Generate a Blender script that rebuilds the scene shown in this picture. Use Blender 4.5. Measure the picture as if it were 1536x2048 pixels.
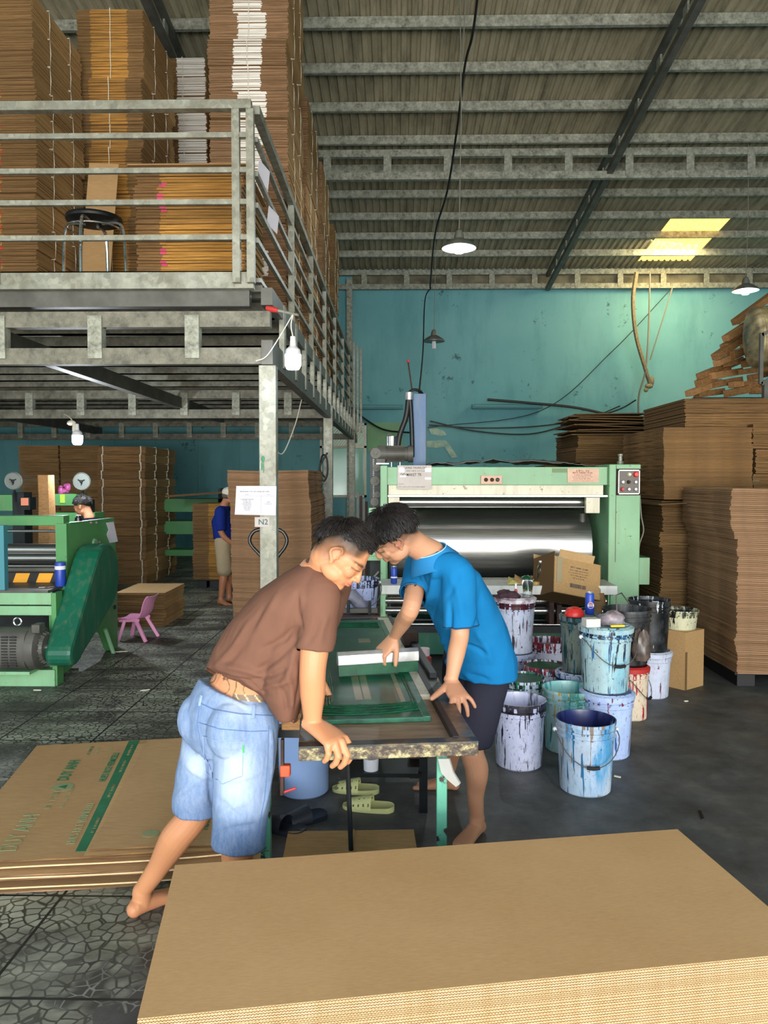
import bpy, bmesh, math, random
from math import sin, cos, pi, radians, sqrt, atan2
from mathutils import Vector, Matrix, noise, Quaternion
random.seed(7)
for o in list(bpy.data.objects): bpy.data.objects.remove(o)
scn = bpy.context.scene
COL = scn.collection
V = Vector
# ------------------------------------------------------------ camera
F = 1539.0
CAMLOC = V((0, 0, 1.64))
PITCH, YAW = math.atan(64 / F), radians(1.0)
cd = bpy.data.cameras.new('camera'); cam = bpy.data.objects.new('camera', cd); COL.objects.link(cam)
cam.location = CAMLOC
cam.rotation_euler = (pi / 2 - PITCH, 0, YAW)
cd.sensor_fit = 'VERTICAL'; cd.sensor_height = 32.0; cd.lens = 32.0 * F / 2048
cd.clip_start = 0.05; cd.clip_end = 200
scn.camera = cam
RC = cam.rotation_euler.to_matrix()
# ------------------------------------------------------------ sky, lights, exposure
scn.view_settings.view_transform = 'Standard'; scn.view_settings.look = 'None'
scn.view_settings.exposure = 0.45; scn.view_settings.gamma = 1.0; scn.view_settings.use_curve_mapping = False
w = bpy.data.worlds.new('sky'); scn.world = w; w.use_nodes = True
wn = w.node_tree.nodes; wl = w.node_tree.links
bg = wn['Background']; sky = wn.new('ShaderNodeTexSky'); sky.sky_type = 'NISHITA'
sky.sun_disc = False; sky.sun_elevation = radians(50); sky.sun_rotation = radians(150); sky.air_density = 1.2; sky.dust_density = 3.0
wl.new(sky.outputs[0], bg.inputs[0]); bg.inputs[1].default_value = 0.30
def area(name, loc, target, sx, sy, power, color):
    l = bpy.data.lights.new(name, 'AREA'); l.shape = 'RECTANGLE'; l.size = sx; l.size_y = sy; l.energy = power; l.color = color
    o = bpy.data.objects.new(name, l); COL.objects.link(o); o.location = loc
    o.rotation_euler = (V(target) - V(loc)).to_track_quat('-Z', 'Y').to_euler(); return o
# daylight falling in through the wide open gate behind the photographer
area('gate_daylight', (1.2, -9.5, 3.0), (1.2, 6, 2.0), 11, 5.6, 1080, (0.98, 0.985, 1.0))
# fill lamp added low outside, aimed up to brighten the roof underside
area('ceiling_fill', (0.5, -7.0, 0.3), (0.5, 9.0, 7.0), 13, 2.4, 1150, (1.0, 0.95, 0.86))
# daylight through the transparent roof sheets
area('roof_sheet_daylight', (5.75, 15.7, 6.28), (5.3, 17.2, 3.6), 1.1, 1.6, 110, (1.0, 0.82, 0.45))
area('left_area_light', (-9.2, 1.0, 2.6), (-3.0, 5.0, 0.6), 4, 3.2, 60, (0.95, 0.98, 1.0))  # soft area lamp on the unseen left side
def point(name, loc, power, color=(0.85, 0.92, 1.0), r=0.05):
    l = bpy.data.lights.new(name, 'POINT'); l.energy = power; l.color = color; l.shadow_soft_size = r
    o = bpy.data.objects.new(name, l); COL.objects.link(o); o.location = loc; return o
# ------------------------------------------------------------ projection helpers (photo pixel -> point on a real plane)
def ray(px, py): return RC @ V(((px - 768) / F, -(py - 1024) / F, -1.0))
def onY(px, py, y): r = ray(px, py); t = y / r.y; return CAMLOC + r * t
def onZ(px, py, z): r = ray(px, py); t = (z - 1.64) / r.z; return CAMLOC + r * t
def xat(px, y): return onY(px, 1000, y).x
def zat(py, y): return onY(768, py, y).z
# ------------------------------------------------------------ mesh builder
WL = {}
class MB:
    def __init__(s): s.v = []; s.f = []; s.m = []
    def add(s, vs, fs, mi=0):
        b = len(s.v); s.v += [tuple(x) for x in vs]; s.f += [tuple(b + i for i in q) for q in fs]; s.m += [mi] * len(fs); return s
    def obox(s, M, sx, sy, sz, mi=0):
        vs = [M @ V((x * sx / 2, y * sy / 2, z * sz / 2)) for z in (-1, 1) for y in (-1, 1) for x in (-1, 1)]
        return s.add(vs, [(0, 2, 3, 1), (4, 5, 7, 6), (0, 1, 5, 4), (2, 6, 7, 3), (0, 4, 6, 2), (1, 3, 7, 5)], mi)
    def box(s, x0, x1, y0, y1, z0, z1, mi=0):
        return s.obox(Matrix.Translation(((x0 + x1) / 2, (y0 + y1) / 2, (z0 + z1) / 2)), abs(x1 - x0), abs(y1 - y0), abs(z1 - z0), mi)
    def bar(s, a, b, w, h, mi=0, up=(0, 0, 1)):
        a, b = V(a), V(b); d = b - a; L = d.length
        if L < 1e-6: return s
        d.normalize(); u = V(up)
        if abs(d.dot(u)) > .98: u = V((0, 1, 0))
        r = d.cross(u).normalized(); u = r.cross(d)
        M = Matrix((( r.x, d.x, u.x, (a.x + b.x) / 2), (r.y, d.y, u.y, (a.y + b.y) / 2), (r.z, d.z, u.z, (a.z + b.z) / 2), (0, 0, 0, 1)))
        return s.obox(M, w, L, h, mi)
    def tube(s, pts, r, n=8, mi=0, cap=True):
        pts = [V(p) for p in pts]; R = r if isinstance(r, (list, tuple)) else [r] * len(pts)
        d0 = (pts[1] - pts[0]).normalized(); u = V((0, 0, 1)) if abs(d0.z) < .9 else V((1, 0, 0))
        u = (u - d0 * u.dot(d0)).normalized(); vs = []
        for i, p in enumerate(pts):
            d = (pts[min(i + 1, len(pts) - 1)] - pts[max(i - 1, 0)])
            d = d.normalized() if d.length > 1e-9 else d0
            u = (u - d * u.dot(d)); u = u.normalized() if u.length > 1e-6 else V((1, 0, 0)); w_ = d.cross(u)
            for k in range(n):
                a = 2 * pi * k / n; vs.append(p + (u * cos(a) + w_ * sin(a)) * R[i])
        fs = []
        for i in range(len(pts) - 1):
            for k in range(n): fs.append((i * n + k, i * n + (k + 1) % n, (i + 1) * n + (k + 1) % n, (i + 1) * n + k))
        if cap: fs.append(tuple(reversed(range(n)))); fs.append(tuple((len(pts) - 1) * n + k for k in range(n)))
        return s.add(vs, fs, mi)
    def lathe(s, prof, M=Matrix(), n=32, mi=0):
        vs = []; fs = []
        for (r, z) in prof:
            for k in range(n): a = 2 * pi * k / n; vs.append(M @ V((r * cos(a), r * sin(a), z)))
        for i in range(len(prof) - 1):
            for k in range(n): fs.append((i * n + k, i * n + (k + 1) % n, (i + 1) * n + (k + 1) % n, (i + 1) * n + k))
        if prof[0][0] > 1e-4: fs.append(tuple(reversed(range(n))))
        if prof[-1][0] > 1e-4: fs.append(tuple((len(prof) - 1) * n + k for k in range(n)))
        return s.add(vs, fs, mi)
    def prism(s, poly, h0, h1, M=Matrix(), mi=0):
        n = len(poly); vs = [M @ V((x, y, h0)) for x, y in poly] + [M @ V((x, y, h1)) for x, y in poly]
        fs = [tuple(reversed(range(n))), tuple(range(n, 2 * n))] + [(k, (k + 1) % n, n + (k + 1) % n, n + k) for k in range(n)]
        return s.add(vs, fs, mi)
    def loft(s, secs, n=24, mi=0, p=2.0):
        """secs: (center, ax, ay) half-axis vectors"""
        vs = []; fs = []
        for c, ax, ay in secs:
            for k in range(n):
                a = 2 * pi * k / n; ca, sa = cos(a), sin(a)
                q = (abs(ca) ** p + abs(sa) ** p) ** (-1 / p)
                vs.append(V(c) + V(ax) * ca * q + V(ay) * sa * q)
        for i in range(len(secs) - 1):
            for k in range(n): fs.append((i * n + k, i * n + (k + 1) % n, (i + 1) * n + (k + 1) % n, (i + 1) * n + k))
        fs.append(tuple(reversed(range(n)))); fs.append(tuple((len(secs) - 1) * n + k for k in range(n)))
        return s.add(vs, fs, mi)
    def ball(s, c, r, M=None, n=16, mi=0):
        c = V(c); rx, ry, rz = r if isinstance(r, (tuple, list)) else (r, r, r); vs = []; fs = []; R = M or Matrix.Identity(3)
        for i in range(n // 2 + 1):
            t = pi * i / (n // 2)
            for k in range(n):
                a = 2 * pi * k / n; vs.append(c + R @ V((rx * sin(t) * cos(a), ry * sin(t) * sin(a), -rz * cos(t))))
        for i in range(n // 2):
            for k in range(n): fs.append((i * n + k, i * n + (k + 1) % n, (i + 1) * n + (k + 1) % n, (i + 1) * n + k))
        return s.add(vs, fs, mi)
    def mesh(s, name, mats, weld=False):
        me = bpy.data.meshes.new(name); me.from_pydata(s.v, [], s.f)
        for m in (mats if isinstance(mats, (list, tuple)) else [mats]): me.materials.append(m)
        me.polygons.foreach_set('material_index', s.m)
        bm = bmesh.new(); bm.from_mesh(me)
        if weld: bmesh.ops.remove_doubles(bm, verts=bm.verts, dist=1e-5)
        bmesh.ops.recalc_face_normals(bm, faces=bm.faces); bm.to_mesh(me); bm.free()
        return me
def wloc(o): return WL.get(o.name, o.location.copy())
def link(name, me, parent=None, loc=(0, 0, 0), rot=None):
    o = bpy.data.objects.new(name, me); COL.objects.link(o); WL[o.name] = V(loc)
    if parent is not None:
        o.parent = parent; o.location = V(loc) - wloc(parent)
    else: o.location = loc
    if rot: o.rotation_euler = rot
    return o
def build(name, mb, mats, parent=None, bevel=0, smooth=35, weld=True, origin=None):
    """mb holds world coordinates; the object's origin goes to the base of its box"""
    xs = [v[0] for v in mb.v]; ys = [v[1] for v in mb.v]; zs = [v[2] for v in mb.v]
    c = V(origin) if origin is not None else V(((min(xs) + max(xs)) / 2, (min(ys) + max(ys)) / 2, min(zs)))
    mb.v = [(a - c.x, b - c.y, d - c.z) for a, b, d in mb.v]
    me = mb.mesh(name, mats, weld)
    if smooth: me.polygons.foreach_set('use_smooth', [True] * len(me.polygons)); me.set_sharp_from_angle(angle=radians(smooth))
    o = link(name, me, parent, c)
    if bevel:
        b = o.modifiers.new('bevel', 'BEVEL'); b.width = bevel; b.segments = 2; b.limit_method = 'ANGLE'; b.angle_limit = radians(40)
    return o
def empty(name, loc, parent=None):
    o = bpy.data.objects.new(name, None); COL.objects.link(o); o.empty_display_size = .1; WL[o.name] = V(loc)
    o.location = loc if parent is None else V(loc) - wloc(parent); o.parent = parent
    return o
def tag(o, label=None, cat=None, group=None, kind=None):
    if label: o['label'] = label
    if cat: o['category'] = cat
    if group: o['group'] = group
    if kind: o['kind'] = kind
    return o
def thing(name, loc, label, cat, group=None): return tag(empty(name, loc), label, cat, group)
def copy_tree(o, parent=None):
    c = o.copy(); COL.objects.link(c); c.parent = parent; WL[c.name] = wloc(o).copy()
    for ch in [k for k in bpy.data.objects if k.parent == o]: copy_tree(ch, c)
    return c
def text_mb(mb, body, size, M, mi=0, ext=0.0008, align='LEFT', sx=1.0):
    cu = bpy.data.curves.new('t', 'FONT'); cu.body = body; cu.size = size; cu.extrude = ext; cu.align_x = align; cu.resolution_u = 3; cu.offset = size * .009
    ob = bpy.data.objects.new('t', cu); COL.objects.link(ob)
    dg = bpy.context.evaluated_depsgraph_get(); me = bpy.data.meshes.new_from_object(ob.evaluated_get(dg))
    mb.add([M @ V((v.co.x * sx, v.co.y, v.co.z)) for v in me.vertices], [tuple(p.vertices) for p in me.polygons], mi)
    bpy.data.objects.remove(ob); bpy.data.curves.remove(cu); bpy.data.meshes.remove(me)
def worn_print(mb, n, size, M, align='LEFT', seed=0):
    """n unreadable worn characters: short upright, level and slanted strokes grouped like words"""
    rb = random.Random(seed + n); cw = size * .62; x = -n * cw / 2 if align == 'CENTER' else 0; w = size * .14; k = 0
    while k < n:
        for _ in range(min(rb.randint(2, 6), n - k)):
            h = size * .68
            for q in range(rb.randint(2, 3)):
                t = rb.random()
                if t < .55: mb.obox(M @ Matrix.Translation((x + rb.choice((.1, .3, .5)) * cw, h / 2, .0003)), w, h, .0006)
                else: mb.obox(M @ Matrix.Translation((x + .3 * cw, rb.choice((.1, .5, .9)) * h, .0003)), cw * .6, w, .0006)
            x += cw; k += 1
        x += cw * .7; k += 1
def frame(o, x, y):
    """matrix with origin o, local x and y given"""
    x = V(x).normalized(); y = V(y); z = x.cross(y).normalized(); y = z.cross(x)
    return Matrix(((x.x, y.x, z.x, o[0]), (x.y, y.y, z.y, o[1]), (x.z, y.z, z.z, o[2]), (0, 0, 0, 1)))
def cat_pts(pts, k=6):
    """catmull-rom"""
    P = [V(p) for p in pts]; P = [P[0] * 2 - P[1]] + P + [P[-1] * 2 - P[-2]]; out = []
    for i in range(1, len(P) - 2):
        for j in range(k):
            t = j / k; a, b, c, d = P[i - 1], P[i], P[i + 1], P[i + 2]
            out.append(0.5 * ((2 * b) + (c - a) * t + (2 * a - 5 * b + 4 * c - d) * t * t + (3 * b - a - 3 * c + d) * t ** 3))
    out.append(P[-2]); return out
# ============================================================ materials
def hexc(h, a=1):
    h = h.lstrip('#'); c = [int(h[i:i + 2], 16) / 255 for i in (0, 2, 4)]
    return tuple([x / 12.92 if x <= .04045 else ((x + .055) / 1.055) ** 2.4 for x in c] + [a])
class N:
    def __init__(s, name):
        s.mat = bpy.data.materials.new(name); s.mat.use_nodes = True; s.t = s.mat.node_tree; s.n = s.t.nodes; s.b = s.n['Principled BSDF']
        s.co = s.n.new('ShaderNodeTexCoord')
    def link(s, a, b): s.t.links.new(a, b)
    def mapped(s, scale=(1, 1, 1), loc=(0, 0, 0), src='Object', rot=(0, 0, 0)):
        m = s.n.new('ShaderNodeMapping'); m.inputs['Scale'].default_value = scale; m.inputs['Location'].default_value = loc; m.inputs['Rotation'].default_value = rot
        s.link(s.co.outputs[src], m.inputs[0]); return m.outputs[0]
    def noise(s, scale, vec=None, detail=4, rough=.55, dist=0):
        t = s.n.new('ShaderNodeTexNoise'); t.inputs['Scale'].default_value = scale; t.inputs['Detail'].default_value = detail
        t.inputs['Roughness'].default_value = rough; t.inputs['Distortion'].default_value = dist
        s.link(vec if vec is not None else s.co.outputs['Object'], t.inputs['Vector']); return t.outputs[0]
    def vor(s, scale, vec=None, feature='F1', rnd=1.0):
        t = s.n.new('ShaderNodeTexVoronoi'); t.feature = feature; t.inputs['Scale'].default_value = scale; t.inputs['Randomness'].default_value = rnd
        s.link(vec if vec is not None else s.co.outputs['Object'], t.inputs['Vector']); return t
    def ramp(s, fac, stops, interp='LINEAR'):
        r = s.n.new('ShaderNodeValToRGB'); r.color_ramp.interpolation = interp; e = r.color_ramp.elements
        while len(e) < len(stops): e.new(.5)
        for i, (p, c) in enumerate(stops):
            e[i].position = p; e[i].color = hexc(c) if isinstance(c, str) else ((c, c, c, 1) if isinstance(c, (int, float)) else c)
        s.link(fac, r.inputs[0]); return r.outputs[0]
    def mix(s, fac, a, b, mode='MIX'):
        m = s.n.new('ShaderNodeMix'); m.data_type = 'RGBA'; m.blend_type = mode
        if isinstance(fac, (int, float)): m.inputs[0].default_value = fac
        else: s.link(fac, m.inputs[0])
        for k, x in ((6, a), (7, b)):
            if isinstance(x, str): m.inputs[k].default_value = hexc(x)
            elif isinstance(x, tuple): m.inputs[k].default_value = x
            else: s.link(x, m.inputs[k])
        return m.outputs[2]
    def math(s, op, a, b=0.0, c=0.0, clamp=False):
        m = s.n.new('ShaderNodeMath'); m.operation = op; m.use_clamp = clamp
        for k, x in enumerate((a, b, c)):
            if isinstance(x, (int, float)): m.inputs[k].default_value = x
            else: s.link(x, m.inputs[k])
        return m.outputs[0]
    def sep(s, src='Object'):
        m = s.n.new('ShaderNodeSeparateXYZ'); s.link(s.co.outputs[src] if isinstance(src, str) else src, m.inputs[0]); return m.outputs
    def rand(s):
        return s.n.new('ShaderNodeObjectInfo').outputs['Random']
    def bump(s, h, strength=.3, dist=.01):
        b = s.n.new('ShaderNodeBump'); b.inputs['Strength'].default_value = strength; b.inputs['Distance'].default_value = dist
        s.link(h, b.inputs['Height']); s.link(b.outputs[0], s.b.inputs['Normal'])
    def col(s, c):
        if isinstance(c, (str, tuple)): s.b.inputs['Base Color'].default_value = hexc(c) if isinstance(c, str) else c
        else: s.link(c, s.b.inputs['Base Color'])
    def set(s, rough=.6, metal=0, spec=None, **k):
        if isinstance(rough, (int, float)): s.b.inputs['Roughness'].default_value = rough
        else: s.link(rough, s.b.inputs['Roughness'])
        s.b.inputs['Metallic'].default_value = metal
        if spec is not None: s.b.inputs['Specular IOR Level'].default_value = spec
        for a, v in k.items(): s.b.inputs[a.replace('_', ' ')].default_value = v
        return s.mat
def simple(name, c, rough=.6, metal=0, var=None, vs=6, bump=0, bs=60, **k):
    m = N(name)
    if var: m.col(m.mix(m.ramp(m.noise(vs), [(.35, 0), (.65, 1)]), c, var))
    else: m.col(c)
    if bump: m.bump(m.noise(bs), bump, .004)
    return m.set(rough, metal, **k)
def paint(name, c, c2, chip='#2b2620', amt=.66, rough=.45, sc=9):
    m = N(name); base = m.mix(m.ramp(m.noise(2.2), [(.3, 0), (.7, 1)]), c, c2)
    g = m.ramp(m.noise(sc * 2.2, detail=7, rough=.7), [(amt, 0), (amt + .03, 1)])
    st = m.ramp(m.noise(3.0, m.mapped((6, 6, 1)), detail=5), [(.5, 0), (.8, .35)])
    m.col(m.mix(g, m.mix(st, base, '#7d7a55'), chip)); m.bump(m.noise(30), .12, .003)
    return m.set(rough, 0)
MT = {}
def M_(k, m): MT[k] = m; return m
def board(name, a, b, rough=.85, edge=False):
    m = N(name); c = m.mix(m.ramp(m.noise(1.3), [(.3, 0), (.7, 1)]), a, b)
    c = m.mix(.22, c, m.ramp(m.noise(14, m.mapped((1, 9, 9)), detail=5), [(.3, '#5f4a30'), (.7, '#e6cfa5')]), 'OVERLAY')
    r = m.rand(); c = m.mix(m.math('MULTIPLY', r, .52), c, '#6b5136')
    if edge:
        z = m.noise(1, m.mapped((2.5, 2.5, 330)), detail=2)
        c = m.mix(m.ramp(z, [(.38, .75), (.56, 0)]), c, '#3c2b1b')
    m.col(c); m.bump(m.noise(120, m.mapped((1, 6, 6))), .08, .002)
    return m.set(rough, 0, spec=.15)
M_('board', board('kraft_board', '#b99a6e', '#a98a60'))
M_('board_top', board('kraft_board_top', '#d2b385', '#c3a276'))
M_('board_dark', board('kraft_board_dull_shaded', '#6f5a3e', '#5f4c34'))  # darker copy of the kraft board; shade on stack sides put into the colour
M_('edge', board('board_edge', '#967650', '#80623f', edge=True))
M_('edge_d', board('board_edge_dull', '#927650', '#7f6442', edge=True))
M_('edge_o', board('board_edge_orange', '#d2a052', '#bf8a40', edge=True))
M_('edge_p', board('board_edge_rosy', '#a5856a', '#947459', edge=True))
def white_edge():
    m = N('board_edge_white'); z = m.noise(1, m.mapped((2, 2, 300)), detail=2); m.col(m.mix(m.ramp(z, [(.4, .6), (.5, 0)]), '#e8e4dc', '#8a7a6a')); return m.set(.7)
M_('edge_w', white_edge())
M_('edge_r', simple('board_edge_red', '#b02018', .7, var='#c23a28'))
M_('edge_m', simple('board_edge_magenta', '#b8305a', .7, var='#c84a68'))
M_('flute', simple('flute_paper', '#dcbf93', .85, var='#cfae80', vs=30, spec=.1))
M_('liner', simple('liner_paper', '#e3c99e', .85, var='#d4b587', vs=30, spec=.1))
def topboard():
    m = N('kraft_top_face'); c = m.mix(m.ramp(m.noise(1.5), [(.3, 0), (.7, 1)]), '#d0b287', '#c3a477')
    c = m.mix(.3, c, m.ramp(m.noise(40, m.mapped((1, 12, 1)), detail=6, rough=.7), [(.3, '#8a6a45'), (.7, '#e0c090')]), 'OVERLAY')
    m.col(c); m.bump(m.noise(200, m.mapped((1, 5, 1))), .06, .001); return m.set(.8, 0, spec=.2)
M_('stacktop', topboard())
def galv():
    m = N('galvanised_steel'); v = m.vor(26); c = m.ramp(v.outputs['Color'], [(0, '#7c7e74'), (1, '#a1a294')])
    g = m.ramp(m.noise(5, detail=7, rough=.7), [(.42, 0), (.7, .8)]); c = m.mix(g, c, '#5f5a48')
    m.col(c); m.bump(m.noise(50), .06, .002); return m.set(.5, .35)
M_('galv', galv())
def galv2():
    m = N('weathered_galvanised_steel'); c = m.ramp(m.noise(14, detail=8, rough=.75), [(.32, '#55564c'), (.5, '#8e9082'), (.7, '#b5b7a8')])
    m.col(c); m.bump(m.noise(40), .1, .002); return m.set(.62, .2)
M_('galv2', galv2())
def galv3():
    m = N('dull_galvanised_steel'); m.col(m.ramp(m.noise(9, detail=8, rough=.75), [(.32, '#4a483f'), (.5, '#6f6d60'), (.72, '#8c897a')])); m.bump(m.noise(40), .08, .002); return m.set(.6, .25)
M_('galv3', galv3())
M_('dsteel', simple('grey_primer_steel', '#5d5c56', .55, .2, var='#484741', vs=5, bump=.1))
M_('dark', simple('dark_grimy_steel', '#1c2224', .45, .4, var='#0d1113', vs=8))
M_('black', simple('black_rubber', '#0e0e10', .55))
M_('blackgloss', simple('black_plastic', '#101113', .3))
def chrome(name, c='#c9c9c6', rough=.22, aniso=0):
    m = N(name); n = m.noise(3, m.mapped((1, 60, 60)), detail=3); m.col(m.mix(m.ramp(n, [(.35, 0), (.65, .5)]), c, '#6f6f6c'))
    m.bump(n, .05, .001); return m.set(rough, .95)
M_('chrome', chrome('polished_roller_steel')); M_('drum', chrome('brushed_cylinder_steel', '#b9b8b4', .3)); M_('inox', chrome('stainless_tube', '#d8d8d6', .15))
M_('alu', simple('brushed_aluminium', '#c6c8c8', .38, .7, var='#9ea0a0', vs=12))
M_('green', paint('mint_green_paint', '#83b58a', '#729f77', amt=.65))
M_('green2', paint('machine_green_paint', '#4b8f52', '#417e49', amt=.65))
M_('dgreen', paint('dark_green_paint', '#0f6048', '#0b5340', chip='#6f8f80', amt=.72))
M_('tealpaint', paint('chipped_teal_paint', '#5aa68c', '#3f7d68', amt=.55))
M_('cream', paint('stained_cream_plate', '#d9d3be', '#c7bfa6', chip='#8a7a5c', amt=.62))
M_('white', paint('white_spattered_board', '#d6d6d0', '#c2c4c0', chip='#20303a', amt=.66))
M_('bluepaint', paint('blue_paint', '#345f8c', '#2c5480', chip='#8fb0c8', amt=.72))
M_('rust', simple('rusty_steel', '#4a3228', .8, .2, var='#2c211d', vs=14))
M_('red', simple('red_plastic', '#c8261e', .4)); M_('redgrip', simple('red_grip', '#b0302c', .45))
M_('orange', simple('orange_red_cast_metal', '#d8542c', .45, var='#b84424'))
M_('yellow', simple('yellow_plastic', '#e6c020', .4)); M_('hazy', simple('hazard_yellow', '#e8a020', .5)); M_('hazb', simple('hazard_black', '#15130f', .5))
M_('blueplastic', simple('blue_plastic', '#1f3f9e', .4)); M_('paper', simple('white_paper', '#dcd8e2', .8, var='#cfcbd8', vs=3)); M_('ink', simple('dark_print', '#3a3a44', .8))
M_('paper2', simple('greyed_paper', '#c6bdb6', .8, var='#b8b0aa', vs=5)); M_('plate', simple('pinkish_plate', '#cfa890', .5, var='#c0997e', vs=9)); M_('plateink', simple('plate_print', '#8e4a3c', .6))
M_('greenprint', simple('green_print', '#1c6b46', .8, var='#2c7a54', vs=8)); M_('paleprint', simple('faded_green_print', '#7f9a70', .85, var='#a39a6c', vs=9))
M_('pink', simple('pink_plastic', '#e8a0c8', .35, var='#df8fbc')); M_('lemon', simple('pale_yellow_rubber', '#dfe09c', .55, var='#d2d390', vs=9))
M_('navyrubber', simple('dark_navy_rubber', '#18202c', .6)); M_('cord', simple('grey_cord', '#77776a', .8)); M_('wcord', simple('white_cord', '#d8d4c4', .7)); M_('rope', simple('frayed_rope', '#8f8468', .9, var='#6f6650', vs=30))
M_('shade', simple('enamel_lamp_shade', '#7c8078', .4, .4, var='#63665f')); M_('lampwhite', simple('lamp_housing', '#d8dade', .4))
def emis(name, c, s):
    m = N(name); m.col('#ffffff'); m.b.inputs['Emission Color'].default_value = hexc(c); m.b.inputs['Emission Strength'].default_value = s; return m.set(.5)
M_('glow', emis('lit_bulb', '#eaf2ff', 14))
def wood(name, a, b):
    m = N(name); n = m.noise(3, m.mapped((3, 24, 24)), detail=6, dist=1.2); m.col(m.mix(m.ramp(n, [(.3, 0), (.7, 1)]), a, b)); m.bump(n, .2, .003); return m.set(.75)
M_('wood', wood('rough_timber', '#a57a48', '#664426')); M_('wood2', wood('pale_timber', '#b58a58', '#8c6238'))
def glass(name, c, rough=.03, a=1.0):
    m = N(name); m.col(c); m.b.inputs['Transmission Weight'].default_value = a; m.b.inputs['IOR'].default_value = 1.3; return m.set(rough)
M_('clear', glass('clear_plastic', '#eef4f4')); M_('greenglass', glass('green_glass', '#2f9a5a', a=.7)); M_('film', glass('milky_film', '#d8d8d4', .3, .6))
# ---- floor, walls, roof
def floor_mat():
    m = N('worn_cracked_tile_and_concrete'); o = m.sep('Object')
    warp = m.n.new('ShaderNodeVectorMath'); warp.operation = 'ADD'
    nz = m.n.new('ShaderNodeTexNoise'); nz.inputs['Scale'].default_value = 6; m.link(m.co.outputs['Object'], nz.inputs['Vector'])
    sc = m.n.new('ShaderNodeVectorMath'); sc.operation = 'SCALE'; sc.inputs['Scale'].default_value = .05; m.link(nz.outputs['Color'], sc.inputs[0])
    m.link(m.co.outputs['Object'], warp.inputs[0]); m.link(sc.outputs[0], warp.inputs[1])
    v = m.vor(21, warp.outputs[0], 'DISTANCE_TO_EDGE'); crack = m.ramp(v.outputs['Distance'], [(.05, 1), (.10, 0)])
    vc = m.vor(21, warp.outputs[0]); cell = m.ramp(vc.outputs['Color'], [(0, '#989e8c'), (1, '#bfc4b0')])
    big = m.noise(1.1, detail=5); tile = m.mix(m.math('MULTIPLY', crack, m.ramp(m.noise(3.1, detail=5), [(.36, .6), (.56, 1)])), cell, '#2e3127')
    # pale vein web in some patches
    web = m.ramp(v.outputs['Distance'], [(.02, 1), (.06, 0)])
    patch = m.ramp(m.noise(2.3, m.mapped((1, 1, 1), (7, 3, 0)), detail=3), [(.56, 0), (.6, 1)])
    tile = m.mix(m.math('MULTIPLY', patch, web), m.mix(patch, tile, '#43423f'), '#b9bcb4')
    dirt = m.ramp(m.noise(1.6, m.mapped((.6, 1.6, 1), (2, 0, 0)), detail=8, rough=.65), [(.34, 0), (.58, .90)])
    tile = m.mix(dirt, tile, '#474740')
    # joints of 0.6 m slabs
    def line(ax, per, off):
        a = m.math('PINGPONG', m.math('ADD', o[ax], off), per / 2); return m.math('LESS_THAN', a, .006)
    j = m.math('MAXIMUM', line(0, .6, .12), line(1, .6, .05)); tile = m.mix(j, tile, '#20211d')
    conc = m.ramp(m.noise(3.5, detail=10, rough=.7), [(.3, '#363736'), (.55, '#525351'), (.75, '#6c6b66')])
    conc = m.mix(m.ramp(m.noise(26, detail=6, rough=.8), [(.64, 0), (.7, .5)]), conc, '#15181a')
    # bare concrete on the right, with a ragged border
    e = m.math('ADD', o[0], m.math('MULTIPLY', m.math('SUBTRACT', m.noise(1.7, detail=3), .5), 1.2))
    far = m.math('MULTIPLY', m.math('SUBTRACT', o[1], 3.6), .10)
    k = m.ramp(m.math('SUBTRACT', m.math('ADD', e, .98), far), [(.495, 0), (.505, 1)])
    m.n[-1] if False else None
    m.col(m.mix(m.math('GREATER_THAN', m.math('ADD', e, .78), 0.0), tile, conc))
    m.bump(m.mix(.5, crack, m.noise(40)), .12, .003)
    return m.set(m.ramp(m.noise(4, detail=6), [(.3, .42), (.7, .7)]), 0, spec=.4)
def floor_fix(): pass
M_('floor', floor_mat())
def wall_mat():
    m = N('stained_teal_paint'); o = m.sep('Object')
    c = m.mix(m.ramp(m.noise(.5, detail=4), [(.3, 0), (.7, 1)]), '#5e9aa2', '#72aab0')
    c = m.mix(m.ramp(m.noise(1.4, m.mapped((1.5, 1, .35)), detail=8, rough=.65), [(.5, 0), (.8, .45)]), c, '#2f6f78')
    s = m.noise(3.4, detail=9, rough=.75); msk = m.ramp(m.noise(.55, m.mapped((1, 1, 1), (3.3, 0, 1.2)), detail=2), [(.5, 0), (.6, 1)])
    c = m.mix(m.math('MULTIPLY', m.ramp(s, [(.60, 0), (.64, .75)]), msk), c, '#2a4a48')
    
    m.col(c); m.bump(m.noise(12, detail=6), .12, .01); return m.set(.7, 0, spec=.3)
M_('wall', wall_mat())
def roof_mat():
    m = N('aged_roof_sheet'); c = m.ramp(m.noise(2.0, m.mapped((3, .5, 1)), detail=8, rough=.7), [(.3, '#6f6a58'), (.5, '#999279'), (.72, '#b0a88f')])
    c = m.mix(m.ramp(m.noise(18, detail=6, rough=.8), [(.62, 0), (.7, .5)]), c, '#3a382e'); m.col(c); return m.set(.75, .05)
M_('roof', roof_mat())
def deck_mat():
    m = N('galvanised_deck_sheet'); c = m.ramp(m.noise(2.5, detail=6, rough=.7), [(.3, '#6e706a'), (.7, '#a4a69c')]); m.col(c); return m.set(.38, .75)
M_('deck', deck_mat())
def skylight():
    m = N('translucent_roof_sheet'); m.col('#f4dc90'); m.b.inputs['Emission Color'].default_value = hexc('#ffc850'); m.b.inputs['Emission Strength'].default_value = 2.6
    m.col(m.ramp(m.noise(9, detail=5), [(.4, '#c99530'), (.6, '#ffe9a8')])); return m.set(.5)
M_('sky', skylight())
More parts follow.
